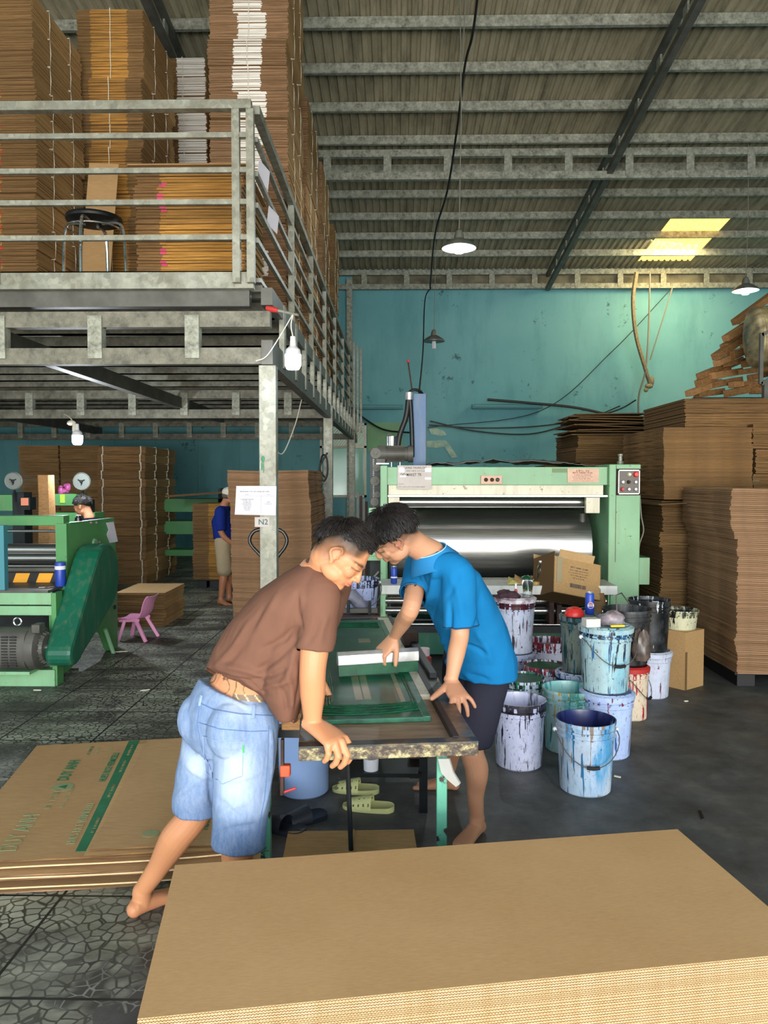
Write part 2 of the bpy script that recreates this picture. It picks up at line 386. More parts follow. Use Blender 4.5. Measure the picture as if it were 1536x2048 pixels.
# ---- spattered buckets
def bucket_mat(name, base, c1, c2, amt=.5, rim=.12, seed=0, base2=None, H=.38, wash=None):
    m = N(name); o = m.sep('Object')
    b = m.mix(m.ramp(m.noise(5, m.mapped((1, 1, .5), (seed, 0, 0))), [(.35, 0), (.65, 1)]), base, base2 or base)
    if wash: b = m.mix(m.ramp(m.noise(4, m.mapped((2.2, 2.2, .5), (seed * 2.1, 1, 0)), detail=5), [(.5, 0), (.62, .85)]), b, wash)
    top = m.math('MULTIPLY', m.ramp(o[2], [(0, 0), (1, 1)]), 1.0)
    rimk = m.math('GREATER_THAN', o[2], H - .055)
    bias = m.math('ADD', m.math('MULTIPLY', rimk, rim), m.math('MULTIPLY', o[2], .06)); bias = m.math('ADD', bias, m.math('MULTIPLY', m.math('SUBTRACT', m.noise(5, m.mapped((1, 1, .8), (seed * 1.3, 3, 6)), detail=2), .5), .34))
    d1 = m.math('ADD', m.noise(1, m.mapped((52, 52, 4.2), (seed * 3.1, 4, 0)), detail=2.5, rough=.5), bias)
    d2 = m.math('ADD', m.noise(1, m.mapped((44, 44, 3.4), (seed * 5.7, 9, 2)), detail=2.5), bias)
    sp = m.noise(46, m.mapped((1, 1, .8), (seed, 2, 0)), detail=3, rough=.6)
    t = .70 - .11 * amt
    b = m.mix(m.ramp(d2, [(t, 0), (t + .012, 1)]), b, c2)
    b = m.mix(m.ramp(d1, [(t, 0), (t + .012, 1)]), b, c1)
    b = m.mix(m.ramp(m.math('ADD', sp, m.math('MULTIPLY', bias, .5)), [(.68, 0), (.70, 1)]), b, c1)
    sc_ = m.noise(60, m.mapped((1, 1, .45), (seed, 5, 1)), detail=6, rough=.8); b = m.mix(m.ramp(sc_, [(.55, 0), (.63, .55 * min(1, amt + .35))]), b, c1)
    g = m.noise(7, m.mapped((1, 1, .6), (seed, 8, 3)), detail=7, rough=.7); b = m.mix(m.ramp(g, [(.48, 0), (.72, .38)]), b, '#6d7076')
    m.col(b); return m.set(.38, 0, spec=.4)
# ============================================================ shell
def roofz(y): return 8.41 - .12 * y
mb = MB(); mb.box(-10.5, 10, -4.5, 17.6, -.1, 0); o = build('floor', mb, MT['floor'], smooth=0, origin=(0, 0, 0)); tag(o, kind='structure')
WY = 17.4; WX0, WX1, WZ0, WZ1 = -1.75, -.70, 1.25, 2.92
mb = MB(); mb.box(-10.5, WX0, WY, WY + .2, 0, 6.4); mb.box(WX1, 10, WY, WY + .2, 0, 6.4)
mb.box(WX0, WX1, WY, WY + .2, 0, WZ0); mb.box(WX0, WX1, WY, WY + .2, WZ1, 6.4)
tag(build('wall_back', mb, MT['wall'], smooth=0, weld=False), kind='structure')
mb = MB(); mb.box(-9.8, -9.6, 3.2, 17.6, 0, 8.2); mb.box(-9.8, -9.6, -1.2, 3.2, 4.4, 9); mb.box(-9.8, -9.6, -4.5, -1.2, 0, 9)
tag(build('wall_left', mb, MT['wall'], smooth=0, weld=False), kind='structure')
mb = MB(); mb.box(9.0, 9.2, -4.5, 17.6, 0, 9); tag(build('wall_right', mb, MT['wall'], smooth=0), kind='structure')
mb = MB(); mb.box(-10, 9.2, -4.6, -4.4, 5.6, 9.2); tag(build('wall_front', mb, MT['wall'], smooth=0), kind='structure')
# vertical sheet joints of the panelled wall under the platform
mb = MB()
for k in range(9): mb.box(-9.3 + k * .95, -9.27 + k * .95, WY - .02, WY, 0, 3.0)
tag(build('trim_1', mb, MT['wall'], smooth=0), kind='structure')
mb = MB(); mb.box(WX1 + .02, .12, WY - .03, WY, 2.28, 2.93); tag(build('trim_2', mb, MT['green2'], smooth=0), kind='structure')
# window with a louvred upper leaf
win = tag(empty('window_1', ((WX0 + WX1) / 2, WY, WZ0)), kind='structure')
mb = MB(); t = .05
mb.box(WX0, WX0 + t, WY - .03, WY + .12, WZ0, WZ1); mb.box(WX1 - t, WX1, WY - .03, WY + .12, WZ0, WZ1); mb.box(WX0, WX1, WY - .03, WY + .12, WZ0, WZ0 + t)
mb.box(WX0, WX1, WY - .03, WY + .12, WZ1 - t, WZ1); mb.box(WX0, WX1, WY - .03, WY + .1, 2.36, 2.41); mb.box(-1.12, -1.07, WY - .02, WY + .1, WZ0, 2.4)
build('window_frame', mb, MT['cream'], win, smooth=0)
mb = MB()
for k in range(16):
    x = WX0 + .06 + k * .06; mb.obox(Matrix.Translation((x, WY + .04, 2.64)) @ Matrix.Rotation(radians(38), 4, 'Y'), .012, .03, .75)
tag(build('shutter', mb, MT['cream'], win, smooth=0), 'slanted cream slats of the upper leaf')
mb = MB(); mb.box(WX0 + .05, WX1 - .05, WY + .02, WY + .026, WZ0 + .05, 2.37); build('pane', mb, glass('pale_pane', '#cfeee8', .1), win, smooth=0)
# bright yard seen through that window
mb = MB(); mb.box(-6, 4, 19.6, 19.7, 0, 3.2); tag(build('wall_yard', mb, simple('sunlit_render', '#e8e4bc', .8), smooth=0), kind='structure')

# ---- roof sheeting, one trapezoid profile every 0.125 m
SX0, SX1, SY0, SY1 = 5.2, 6.33, 14.95, 16.95
def sheet(x0, x1, y0, y1, mb):
    n = int(round((x1 - x0) / .125)); xs = []
    for i in range(n):
        b = x0 + i * .125
        xs += [(b, 0), (b + .035, 0), (b + .05, .028), (b + .085, .028), (b + .10, 0)]
    xs.append((x1, 0)); vs = []; fs = []
    for x, h in xs: vs += [(x, y0, roofz(y0) + h), (x, y1, roofz(y1) + h)]
    for i in range(len(xs) - 1): fs.append((2 * i, 2 * i + 1, 2 * i + 3, 2 * i + 2))
    mb.add(vs, fs)
mb = MB(); sheet(-9.8, SX0, -4.6, 17.6, mb); sheet(SX1, SX1 + 3, -4.6, 17.6, mb); sheet(SX0, SX1, -4.6, SY0, mb); sheet(SX0, SX1, SY1, 17.6, mb)
o = build('ceiling', mb, MT['roof'], smooth=0, weld=False); tag(o, kind='structure')
mb = MB(); sheet(SX0, SX1, SY0, SY1, mb); o = build('window_2', mb, MT['sky'], smooth=0, weld=False); tag(o, kind='structure')

# ---- roof steel
ord_ = ['first', 'second', 'third', 'fourth', 'fifth', 'sixth', 'seventh', 'eighth', 'ninth', 'tenth', 'eleventh', 'twelfth', 'thirteenth']
for i in range(12):
    y = 17.2 - .845 * (i + 1) ; z = roofz(y)
    mb = MB(); mb.box(-9.5, 8.95, y - .035, y + .035, z - .13, z - .005); mb.box(-9.5, 8.95, y - .035, y + .02, z - .136, z - .128)
    o = build('roof_purlin', mb, MT['galv2'], smooth=0); tag(o, 'long galvanised roof purlin, %s from the blue back wall' % ord_[i], 'roof beam', 'roof purlins')
def truss(x0, x1, y, ztop, h, label, step, ph=0, m='galv2', tw=.06):
    t = thing('roof_truss', ((x0 + x1) / 2, y, ztop - h), label, 'roof truss')
    mb = MB(); mb.box(x0, x1, y - .04, y + .04, ztop - .11, ztop); build('top_chord', mb, MT[m], t, smooth=0)
    mb = MB(); mb.box(x0, x1, y - .04, y + .04, ztop - h, ztop - h + .11); build('bottom_chord', mb, MT[m], t, smooth=0)
    x = x0 + ph
    while x < x1:
        mb = MB(); mb.box(x - tw, x + tw, y - .05, y - .03, ztop - h + .03, ztop - .03); build('web_plate', mb, MT[m], t, smooth=0); x += step
    return t
truss(-1.6, 8.95, 12.28, roofz(12.28) - .14, .46, 'pale double-chord roof truss crossing the middle of the roof', .94, .5)
truss(-9.5, 8.95, 17.25, roofz(17.25) - .06, .42, 'pale double-chord truss along the top of the blue wall', .94, .3)
mb = MB(); mb.box(-1.0, 8.95, 17.33, 17.36, roofz(17.3) - .46, roofz(17.3) - .1); tag(build('trim_4', mb, simple('dusty_sheeting', '#7d7862', .8, var='#4f4c3e', vs=3), smooth=0), kind='structure')
def rafter(x, y0, y1, label):
    t = thing('roof_rafter', (x, y0, roofz(y0) - .5), label, 'roof beam')
    a = lambda y, d: (x, y, roofz(y) - d)
    build('top_chord', MB().bar(a(y0, .20), a(y1, .20), .07, .09), MT['dsteel'], t, smooth=0)
    build('bottom_chord', MB().bar(a(y0, .50), a(y1, .50), .09, .09), MT['dsteel'], t, smooth=0)
    y = y0 + .5
    while y < y1:
        build('web_plate', MB().box(x - .012, x + .012, y - .07, y + .07, roofz(y) - .48, roofz(y) - .2), MT['galv2'], t, smooth=0); y += .9
rafter(3.3, 5.0, 17.2, 'dark diagonal-looking roof rafter running towards the blue wall on the right')
rafter(-2.75, 7.0, 17.2, 'dark roof rafter above the platform stacks on the left')

# ============================================================ raised storage platform
DZ = 3.06; PX = -.94   # deck level, outer side
mez = thing('storage_platform', (-3, 5.5, 0), 'galvanised steel storage platform on posts, loaded with cardboard', 'platform')
for y in (5.5, 10.25, 15.6):
    x = PX + .02
    mb = MB(); mb.box(x - .06, x + .06, y - .05, y + .05, 0, 2.62 if y > 6 else 2.45); mb.box(x - .1, x + .1, y - .1, y + .1, 0, .012)
    build('post', mb, MT['galv'], mez, bevel=.004, smooth=0)
for y in (5.5, 10.25, 15.6):
    mb = MB(); mb.box(-9.5, PX + .06, y - .04, y + .04, 2.46, 2.575); build('bottom_chord', mb, MT['galv3'], mez, smooth=0)
    mb = MB(); mb.box(-9.5, PX + .04, y - .04, y + .04, 2.72, 2.83); build('top_chord', mb, MT['galv3'], mez, smooth=0)
    x = -1.45
    while x > -9.4:
        mb = MB(); mb.box(x - .05, x + .05, y - .055, y + .03, 2.50, 2.80); build('web_plate', mb, MT['galv2'], mez, smooth=0); x -= .69
mb = MB(); mb.box(-9.5, PX - .06, 5.38, 5.44, DZ - .09, DZ + .03); mb.box(-9.5, PX - .06, 5.38, 5.46, DZ + .022, DZ + .03); build('fascia', mb, MT['galv'], mez, smooth=0)
mb = MB(); mb.box(-9.5, PX - .1, 5.44, 5.52, 2.86, DZ - .09); tag(build('edge_beam', mb, MT['dsteel'], mez, smooth=0), 'dull grey beam under the fascia')
# side truss (towards the printing press)
x = PX + .02
build('side_chord', MB().bar((x, 5.45, 2.54), (x, 16.9, 2.54), .08, .17), MT['dsteel'], mez, smooth=0)
build('side_chord', MB().bar((x, 5.45, 2.93), (x, 16.9, 2.93), .08, .12), MT['dsteel'], mez, smooth=0)
y = 6.0
while y < 16.8:
    build('web_plate', MB().box(x + .01, x + .05, y - .05, y + .05, 2.50, 2.98), MT['galv'], mez, smooth=0); y += .70
# inner depth beams
for xx in (-2.9, -6.2):
    build('inner_beam', MB().bar((xx, 5.5, 2.66), (xx, 12.7 if xx > -4 else 16, 2.66), .09, .14), MT['dsteel'], mez, smooth=0)
y = 5.9
while y < 17:
    mb = MB(); mb.box(-9.5, PX, y - .03, y + .03, 2.86, 2.98); mb.box(-9.5, PX, y - .03, y + .05, 2.86, 2.868); build('joist', mb, MT['galv3'], mez, smooth=0); y += .6
mb = MB(); vs = []; fs = []; ys = []
y = 5.46
while y < 17.0: ys += [(y, 0), (y + .06, 0), (y + .08, -.04), (y + .14, -.04), (y + .16, 0)]; y += .2
for yy, h in ys: vs += [(-9.5, yy, DZ - .035 + h), (PX - .02, yy, DZ - .035 + h)]
for i in range(len(ys) - 1): fs.append((2 * i, 2 * i + 1, 2 * i + 3, 2 * i + 2))
mb.add(vs, fs); b = len(vs)
mb.box(-9.5, PX - .02, 5.46, 17.0, DZ - .03, DZ); build('deck', mb, MT['deck'], mez, smooth=0, weld=False)
# ---- guard rails
def railing(name_pts, label, posts, zb, zt, first=None):
    a, b = name_pts; t = thing('guard_railing', ((a[0] + b[0]) / 2, (a[1] + b[1]) / 2, zb), label, 'railing')
    A, B = V((a[0], a[1], 0)), V((b[0], b[1], 0))
    build('top_rail', MB().bar(A + V((0, 0, zt)), B + V((0, 0, zt)), .06, .06), MT['galv'], t, smooth=0)
    for z in (3.31, 3.55, 3.765, 4.00):
        build('rail', MB().bar(A + V((0, 0, z)), B + V((0, 0, z)), .03, .035), MT['galv'], t, smooth=0)
    for f in posts:
        p = A.lerp(B, f); build('rail_post', MB().box(p.x - .026, p.x + .026, p.y - .026, p.y + .026, zb, zt - .03), MT['galv'], t, smooth=0)
    return t
zt = 4.20
railing(((-6.2, 5.36), (-1.0, 5.36)), 'front guard railing of the platform, above the fascia, facing the camera', [0.02, .325, .655, .979, .998], DZ - .06, zt)
sr = railing(((-.985, 5.42), (-.985, 16.6)), 'side guard railing of the platform, receding towards the blue wall', [.16, .305, .45, .6, .76, .92], DZ - .22, zt)
# stacked spare frames near the far end
for k in range(3):
    mb = MB(); y = 15.0 + k * .35; x = PX + .10 + .05 * k
    mb.box(x - .02, x + .02, y - .03, y + .03, 2.6, 4.3)
    build('spare_upright', mb, MT['galv'], sr, smooth=0)
# pipe column behind platform end against back wall
o = build('steel_column', MB().box(-1.13, -1.0, 17.2, 17.33, 0, 6.1), MT['galv2'], smooth=0); tag(o, 'pale steel column against the blue wall behind the platform end', 'column')

# ---- lamps
def pendant(px, py, y, D, label, lit, topz, kind='bulb'):
    c = onY(px, py, y); t = thing('pendant_lamp', c, label, 'lamp')
    R = D / 2; mb = MB(); M = Matrix.Translation(c)
    mb.lathe([(R, -.0), (R * 1.0, .01), (R * .86, .045), (R * .55, .085), (R * .3, .11), (R * .27, .16), (R * .2, .2), (0.012, .22), (.012, .20), (R * .22, .13), (R * .5, .075), (R * .82, .035), (R * .97, .003)], M, 32)
    build('lamp_shade', mb, MT['shade'], t)
    build('socket', MB().lathe([(.03, .05), (.03, .16)], M, 12), MT['lampwhite'], t)
    if kind == 'bulb': mb = MB().lathe([(0, -.055), (.05, -.05), (.062, -.03), (.062, .04), (.04, .07), (.025, .08)], M, 16)
    else:
        mb = MB()
        for a in range(4):
            ca, sa = cos(a * pi / 2) * .022, sin(a * pi / 2) * .022
            mb.tube([c + V((ca, sa, .06)), c + V((ca, sa, -.13))], .011, 8)
    build('bulb', mb, MT['glow'] if lit else MT['lampwhite'], t)
    build('cord', MB().tube([c + V((0, 0, .2)), V((c.x + .02, c.y, (c.z + topz) / 2)), V((c.x, c.y, topz))], .006, 6), MT['cord'], t)
    return c
c = pendant(918, 497, 9.1, .40, 'lit pendant lamp with flared grey shade hanging in mid-hall', True, roofz(9.1) - .02); point('pendant_light', c + V((0, 0, -.10)), 60)
c = pendant(868, 683, 14.4, .40, 'unlit small pendant lamp with dark shade before the blue wall', False, roofz(14.4) - .02, 'tube')
c = pendant(1491, 582, 12.3, .40, 'lit pendant lamp hanging at the right edge above the drum', True, roofz(12.3) - .02); point('pendant_light', c + V((0, 0, -.10)), 45)
def bulb(c, s, label):
    t = thing('hanging_bulb', c, label, 'bulb'); M = Matrix.Translation(c)
    build('bulb_glass', MB().lathe([(0, 0), (.042 * s, .004), (.055 * s, .03 * s), (.057 * s, .105 * s)], M, 20), MT['glow'], t)
    build('bulb_housing', MB().lathe([(.057 * s, .105 * s), (.05 * s, .14 * s), (.022 * s, .165 * s), (.018 * s, .23 * s), (0, .235 * s)], M, 20), MT['lampwhite'], t)
    return t
c = onY(586, 740, 5.25); t = bulb(c, .98, 'big lit bulb tied to a rod at the platform corner'); point('bulb_light', c + V((0, -.10, -.09)), 6)
top = onY(586, 628, 5.25)
build('cord', MB().tube(cat_pts([c + V((0, 0, .225)), c + V((-.012, 0, .3)), top]), .004, 6), MT['wcord'], t)
build('cord', MB().tube(cat_pts([top, onY(560, 672, 5.3), onY(533, 712, 5.4), onY(512, 722, 5.43)]), .0035, 6), MT['wcord'], t)
r = thing('red_handled_rod', onY(565, 622, 5.28), 'steel rod with red grip sticking out of the railing corner', 'rod')
a, b = onY(533, 616, 5.30), onY(556, 621, 5.28); build('handle', MB().tube([a, a.lerp(b, .5), b], [.016, .02, .015], 10), MT['redgrip'], r)
build('rod', MB().tube([b, onY(597, 630, 5.24)], .009, 8), MT['galv'], r)
c = onY(155, 890, 8.4); t = bulb(c, 1.0, 'lit bulb hanging under the platform above the machines'); point('bulb_light', c + V((0, -.02, -.09)), 60)
build('cord', MB().tube(cat_pts([c + V((0, 0, .22)), onY(150, 850, 8.4), onY(140, 835, 8.5), onY(128, 828, 8.7)]), .006, 6), MT['wcord'], t)
mb = MB(); mb.ball(onY(143, 846, 8.4), (.05, .03, .03)); mb.ball(onY(148, 858, 8.4), (.02, .02, .06)); tag(build('tape_wrap', mb, MT['wcord'], t), 'white tape knotted round the cord')
# loose white cable drooping between post and side chord
o = build('hanging_cable', MB().tube(cat_pts([onY(603, 800, 7.5), onY(590, 850, 7.0), onY(567, 905, 6.3), onY(550, 898, 5.8), onY(543, 885, 5.6)]), .005, 6), MT['wcord']); tag(o, 'thin white cable drooping beside the front platform post', 'cable')
o = build('coiled_cable', MB().tube(cat_pts([onY(655, 905, 9.9), onY(641, 930, 9.9), onY(640, 950, 9.9), onY(648, 962, 9.9), onY(655, 945, 9.9), onY(653, 915, 9.9), onY(644, 912, 9.95), onY(640, 940, 9.95), onY(650, 955, 9.95)]), .012, 6), MT['black']); tag(o, 'black cable coil hanging on the second platform post', 'cable')
# long wires from the roof
def wire(pts, r, m, label, cat='wire', name='hanging_wire'):
    o = build(name, MB().tube(cat_pts(pts, 8), r, 6), MT[m]); return tag(o, label, cat)
wire([onY(958, -30, 8.9), onY(945, 70, 9.4), onY(930, 130, 9.9), onY(915, 250, 10.6), onY(895, 380, 12), onY(870, 470, 13.4), onY(860, 575, 15.5)], .016, 'black', 'thick black wire falling from the roof past the pendant lamp')
wire([onY(862, 575, 15.5), onY(850, 600, 15.6), onY(846, 700, 13.5), onY(838, 790, 9.4)], .012, 'dark', 'dark wire dropping down the blue wall to the blue column')
wire([onY(932, -30, 8.2), onY(928, 60, 8.6), onY(925, 130, 8.9)], .006, 'cord', 'thin cord end hanging from the roof near the long black wire')
# back wall cables
yb = 17.2
wire([onY(975, 799, yb), onY(1060, 806, yb), onY(1150, 815, yb), onY(1230, 832, yb - .2), onY(1278, 838, yb - .2)], .028, 'black', 'thick black cable sloping across the blue wall above the tube fitting', 'cable', 'wall_cable')
wire([onY(860, 842, yb), onY(950, 862, yb), onY(1060, 868, yb), onY(1150, 845, yb), onY(1235, 820, yb), onY(1272, 800, yb)], .016, 'dark', 'lowest of the dark cables sagging across the blue wall', 'cable', 'wall_cable')
wire([onY(858, 850, yb), onY(960, 856, yb), onY(1080, 852, yb), onY(1180, 835, yb), onY(1240, 812, yb)], .014, 'dark', 'upper of the dark cables sagging across the blue wall', 'cable', 'wall_cable')
wire([onY(855, 855, yb), onY(1080, 822, yb), onY(1222, 705, yb), onY(1345, 575, yb - .1)], .009, 'dark', 'thin straight wire rising diagonally over the blue wall', 'wire', 'wall_wire')
wire([onY(703, 815, yb), onY(730, 838, yb), onY(770, 860, yb - .2), onY(830, 866, yb - .5)], .02, 'black', 'black cable looping from the platform end towards the blue column', 'cable', 'wall_cable')
wire([onY(1273, 545, 16.6), onY(1266, 600, 16.6), onY(1272, 670, 16.7), onY(1290, 735, 16.8), onY(1300, 768, 16.9)], .045, 'rope', 'thick frayed rope hanging from the roof under the skylight', 'rope', 'hanging_rope')
wire([onY(1300, 545, 16.7), onY(1298, 640, 16.8), onY(1292, 735, 16.8), onY(1278, 790, 16.9), onY(1277, 838, 17)], .02, 'cord', 'thin grey cable hanging beside the frayed rope', 'cable', 'hanging_cable')
wire([onY(1345, 575, 16.7), onY(1325, 640, 16.8), onY(1300, 720, 16.9)], .014, 'cord', 'slanting wire joining the frayed rope from the right', 'wire', 'hanging_wire')
t = thing('rope_knot', onY(1300, 775, 16.9), 'frayed tan knot at the bottom end of the rope', 'rope')
mb = MB(); mb.ball(onY(1298, 772, 16.9), (.09, .06, .06)); mb.ball(onY(1304, 762, 16.9), (.05, .05, .10)); mb.ball(onY(1292, 780, 16.9), (.05, .04, .05)); build('knot', mb, MT['rope'], t)
def tubelight(px0, px1, py, label, m='cord'):
    a, b = onY(px0, py, 17.3), onY(px1, py, 17.3); t = thing('tube_light_fitting', (a + b) / 2, label, 'light fitting')
    build('housing', MB().bar(a, b, .12, .10), simple('teal_overpainted_metal', '#3f8088', .6), t, smooth=0)
    build('tube', MB().tube([a + V((.05, -.07, -.0)), b + V((-.05, -.07, 0))], .018, 8), simple('dusty_tube', '#6fa3a4', .4), t)
tubelight(944, 1085, 813, 'long unlit tube light fitting on the blue wall right of the column')
tubelight(706, 806, 814, 'unlit tube light fitting on the wall by the platform end')
# peeling plaster and a small bracket on the wall
mb = MB()
for poly in ([(858, 858), (872, 856), (888, 862), (893, 870), (880, 872), (862, 868)], [(853, 882), (890, 880), (897, 886), (915, 914), (903, 916), (889, 893), (875, 896), (853, 894)]):
    pts = [onY(px, py, 17.39) for px, py in poly]
    mb.add([(p.x, 17.385, p.z) for p in pts] + [(p.x, 17.40, p.z) for p in pts], [tuple(range(len(pts)))] + [(i, (i + 1) % len(pts), len(pts) + (i + 1) % len(pts), len(pts) + i) for i in range(len(pts))])
tag(build('trim_3', mb, simple('bare_plaster', '#bcd0b8', .9, var='#8fb0a0', vs=9), smooth=0), kind='structure')
# ============================================================ cardboard
def bundle_mesh(name, w, d, n, t, segs, seed, jit=.008, side='board', top='board_top', extra=None):
    """local: x 0..w, y 0..d (front at y=0), z 0..n*t ; segs: list of (u0,u1,material key) for the front edge colours"""
    rnd = random.Random(seed); keys = []
    def mi(k):
        if k not in keys: keys.append(k)
        return keys.index(k)
    mb = MB(); drift = 0
    for i in range(n):
        dx = rnd.uniform(-jit, jit); dy = rnd.uniform(-jit, jit); z0 = i * t; z1 = z0 + t * rnd.uniform(.72, .95)
        for (u0, u1, k) in segs:
            if k in ('edge_r', 'edge_m') and (i // 2 + seed) % 3: k = 'edge_o'
            ex = rnd.uniform(-.004, .004)
            x0, x1 = u0 * w + dx, u1 * w + dx; y0 = dy + ex
            b = [(x0, y0, z0), (x1, y0, z0), (x1, d + dy, z0), (x0, d + dy, z0), (x0, y0, z1), (x1, y0, z1), (x1, d + dy, z1), (x0, d + dy, z1)]
            o = len(mb.v); mb.v += b
            mb.f += [tuple(o + q for q in f) for f in ((0, 1, 5, 4), (3, 2, 1, 0), (4, 5, 6, 7), (1, 2, 6, 5), (2, 3, 7, 6), (3, 0, 4, 7))]
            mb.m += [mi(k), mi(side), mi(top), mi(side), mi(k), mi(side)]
    me = mb.mesh(name, [MT[k] for k in keys]); me['size'] = 1
    return me
def string_mesh(name, xs, w, d, h, r=.0035):
    mb = MB()
    for x in xs:
        p = [(x, -.012, -.002), (x + .004, -.012, h * .5), (x, -.012, h + .004), (x, d + .012, h + .004), (x, d + .012, -.002), (x, -.012, -.002)]
        mb.tube(p, r, 4)
    for yy in (d * .3, d * .72):
        p = [(-.012, yy, -.002), (-.012, yy, h + .004), (w + .012, yy, h + .004), (w + .014, yy + .006, h * .5), (w + .012, yy, -.002), (-.012, yy, -.002)]
        mb.tube(p, r, 4)
    me = mb.mesh(name, MT['wcord']); return me
NTH = ['first', 'second', 'third', 'fourth', 'fifth', 'sixth', 'seventh', 'eighth', 'ninth', 'tenth', 'eleventh', 'twelfth', 'thirteenth', 'fourteenth', 'fifteenth', 'sixteenth', 'seventeenth', 'eighteenth', 'nineteenth', 'twentieth', 'twenty-first', 'twenty-second']
def tower(x, y, z, w, d, n, t, segs, ztop, label, group, seed=0, rot=0, string=True, sx=(.5,), sr_=.0035, jit=.008, wander=.014, side='board', gap=.004, front='bundle'):
    """a tower of tied bundles: each bundle is one thing (the flats of a bundle are tied together)"""
    rnd = random.Random(seed); h = n * t
    mes = [bundle_mesh('bundle', w, d, n, t, segs if not callable(segs) else segs(k), seed * 10 + k, jit, side) for k in range(3)]
    sm = string_mesh('string', [w * q for q in sx], w, d, h, sr_) if string else None
    k = 0; zz = z; made = []
    while zz + h * .5 < ztop:
        loc = (x + rnd.uniform(-wander, wander), y + rnd.uniform(-wander, wander), zz)
        o = link('carton_bundle', mes[k % 3], None, loc, (0, 0, rot + rnd.uniform(-.012, .012)))
        made.append(o)
        if sm: s = link('string', sm, o, loc)
        zz += h + gap; k += 1
    for i, o in enumerate(reversed(made)):
        tag(o, label + (', topmost' if i == 0 else ', %s from its top' % NTH[i]), 'cardboard bundle', group)
E = 'edge'; ED = 'edge_d'; EO = 'edge_o'; EW = 'edge_w'; ER = 'edge_r'; EM = 'edge_m'; EP = 'edge_p'
# -- towers on the platform (front to back)
tower(-4.05, 6.3, DZ, 1.12, .95, 16, .014, [(0, .66, EO), (.66, .74, ER), (.74, 1, ED)], 5.52, 'tied red-marked bundle in the leftmost platform tower', 'leftmost platform tower', 1)
tower(-3.02, 7.35, DZ, .62, 1.0, 15, .014, [(0, .2, ED), (.2, .76, EO), (.76, 1, ED)], 6.0, 'tied bundle in the orange-edged tower behind the stool', 'orange-edged platform tower', 2)
tower(-2.74, 9.0, DZ, .54, .9, 15, .014, [(0, .38, ED), (.38, .98, EW), (.98, 1, ED)], 6.55, 'tied bundle in the narrow white-striped platform tower', 'narrow white-striped platform tower', 3)
tower(-1.74, 7.2, DZ, .72, 1.15, 18, .013, lambda k: [(0, .30 + .03 * k, EP), (.30 + .03 * k, .66 + .03 * k, EW), (.66 + .03 * k, 1, EP)], 7.1, 'tied bundle in the tallest, broadly white-striped platform tower', 'tallest platform tower', 4, wander=.02)
tower(-1.66, 8.75, DZ, .64, 1.2, 18, .013, [(0, 1, EP)], 5.85, 'tied bundle in the first plain tower behind the tallest one', 'plain tower behind the tallest one', 5)
tower(-1.64, 10.5, DZ, .62, 1.2, 18, .013, [(0, 1, EP)], 6.0, 'tied bundle in the second plain tower behind the tallest one', 'second plain tower behind the tallest one', 6)
tower(-1.64, 12.3, DZ, .62, 1.2, 18, .013, [(0, 1, E)], 5.6, 'tied bundle in the farthest plain tower by the side railing', 'farthest tower by the side railing', 7)
tower(-3.0, 8.9, DZ, .30, .8, 14, .014, [(0, 1, ED)], 5.9, 'tied bundle in the narrow dark tower between two platform towers', 'narrow dark platform tower', 8, string=False)
tower(-2.02, 6.0, DZ, .84, .8, 6, .0225, [(0, .22, E), (.22, .275, EM), (.275, .98, EO), (.98, 1, E)], 4.0, 'magenta-marked bundle in the low pile behind the front railing', 'low magenta-marked pile', 9, jit=.012, string=False)
# lid board on the low pile
mb = MB(); mb.box(-2.06, -1.15, 5.93, 6.85, 4.036, 4.046); o = build('cardboard_sheet', mb, MT['board']); tag(o, 'loose sheet lying over the low magenta-marked pile', 'cardboard sheet'); 
# leaning board and stool
a = onY(152, 548, 6.75); mb = MB(); M = Matrix.Translation((onY(182, 548, 6.9).x, 6.9, DZ + .003)) @ Matrix.Rotation(radians(-6), 4, 'X') @ Matrix.Rotation(radians(3), 4, 'Y')
mb.obox(M @ Matrix.Translation((0, 0, .73)), .27, .008, 1.44); o = build('cardboard_sheet', mb, MT['board_top'], smooth=0); tag(o, 'flat board leaning upright behind the metal stool', 'cardboard sheet')
def stool():
    c = V(((193 - 795) / F * 5.64, 5.64, DZ)); t = thing('metal_stool', c, 'round stainless stool with bent tube legs on the platform', 'stool')
    R = .2; build('seat', MB().lathe([(0, .452), (R * .75, .45), (R * .97, .455), (R, .47), (R * .98, .485), (0, .49)], Matrix.Translation(c), 32), MT['dark'], t)
    for k in range(4):
        a = pi / 4 + .75 + k * pi / 2; d = V((cos(a), sin(a), 0))
        build('leg', MB().tube(cat_pts([c + d * .06 + V((0, 0, .44)), c + d * .16 + V((0, 0, .445)), c + d * .205 + V((0, 0, .415)), c + d * .225 + V((0, 0, .3)), c + d * .235 + V((0, 0, 0))]), .0115, 10), MT['inox'], t)
    build('ring', MB().tube([c + V((.19 * cos(q * pi / 12), .19 * sin(q * pi / 12), .40)) for q in range(25)], .007, 8), MT['inox'], t)
stool()
# white tag cards tied to the side railing
for (px, py, pw, ph, lab) in ((527, 350, 22, 34, 'small white card tied below the top of the side railing'), (546, 440, 12, 46, 'narrow white card hanging lower on the side railing')):
    c = onX = None; y = 5.75 if px < 540 else 6.05; c = onY(px, py, y)
    M = Matrix.Translation(c) @ Matrix.Rotation(radians(70), 4, 'Z') @ Matrix.Rotation(radians(12), 4, 'Y')
    o = build('paper_tag', MB().obox(M, .16, .003, .15), MT['paper'], smooth=0); tag(o, lab, 'paper card')

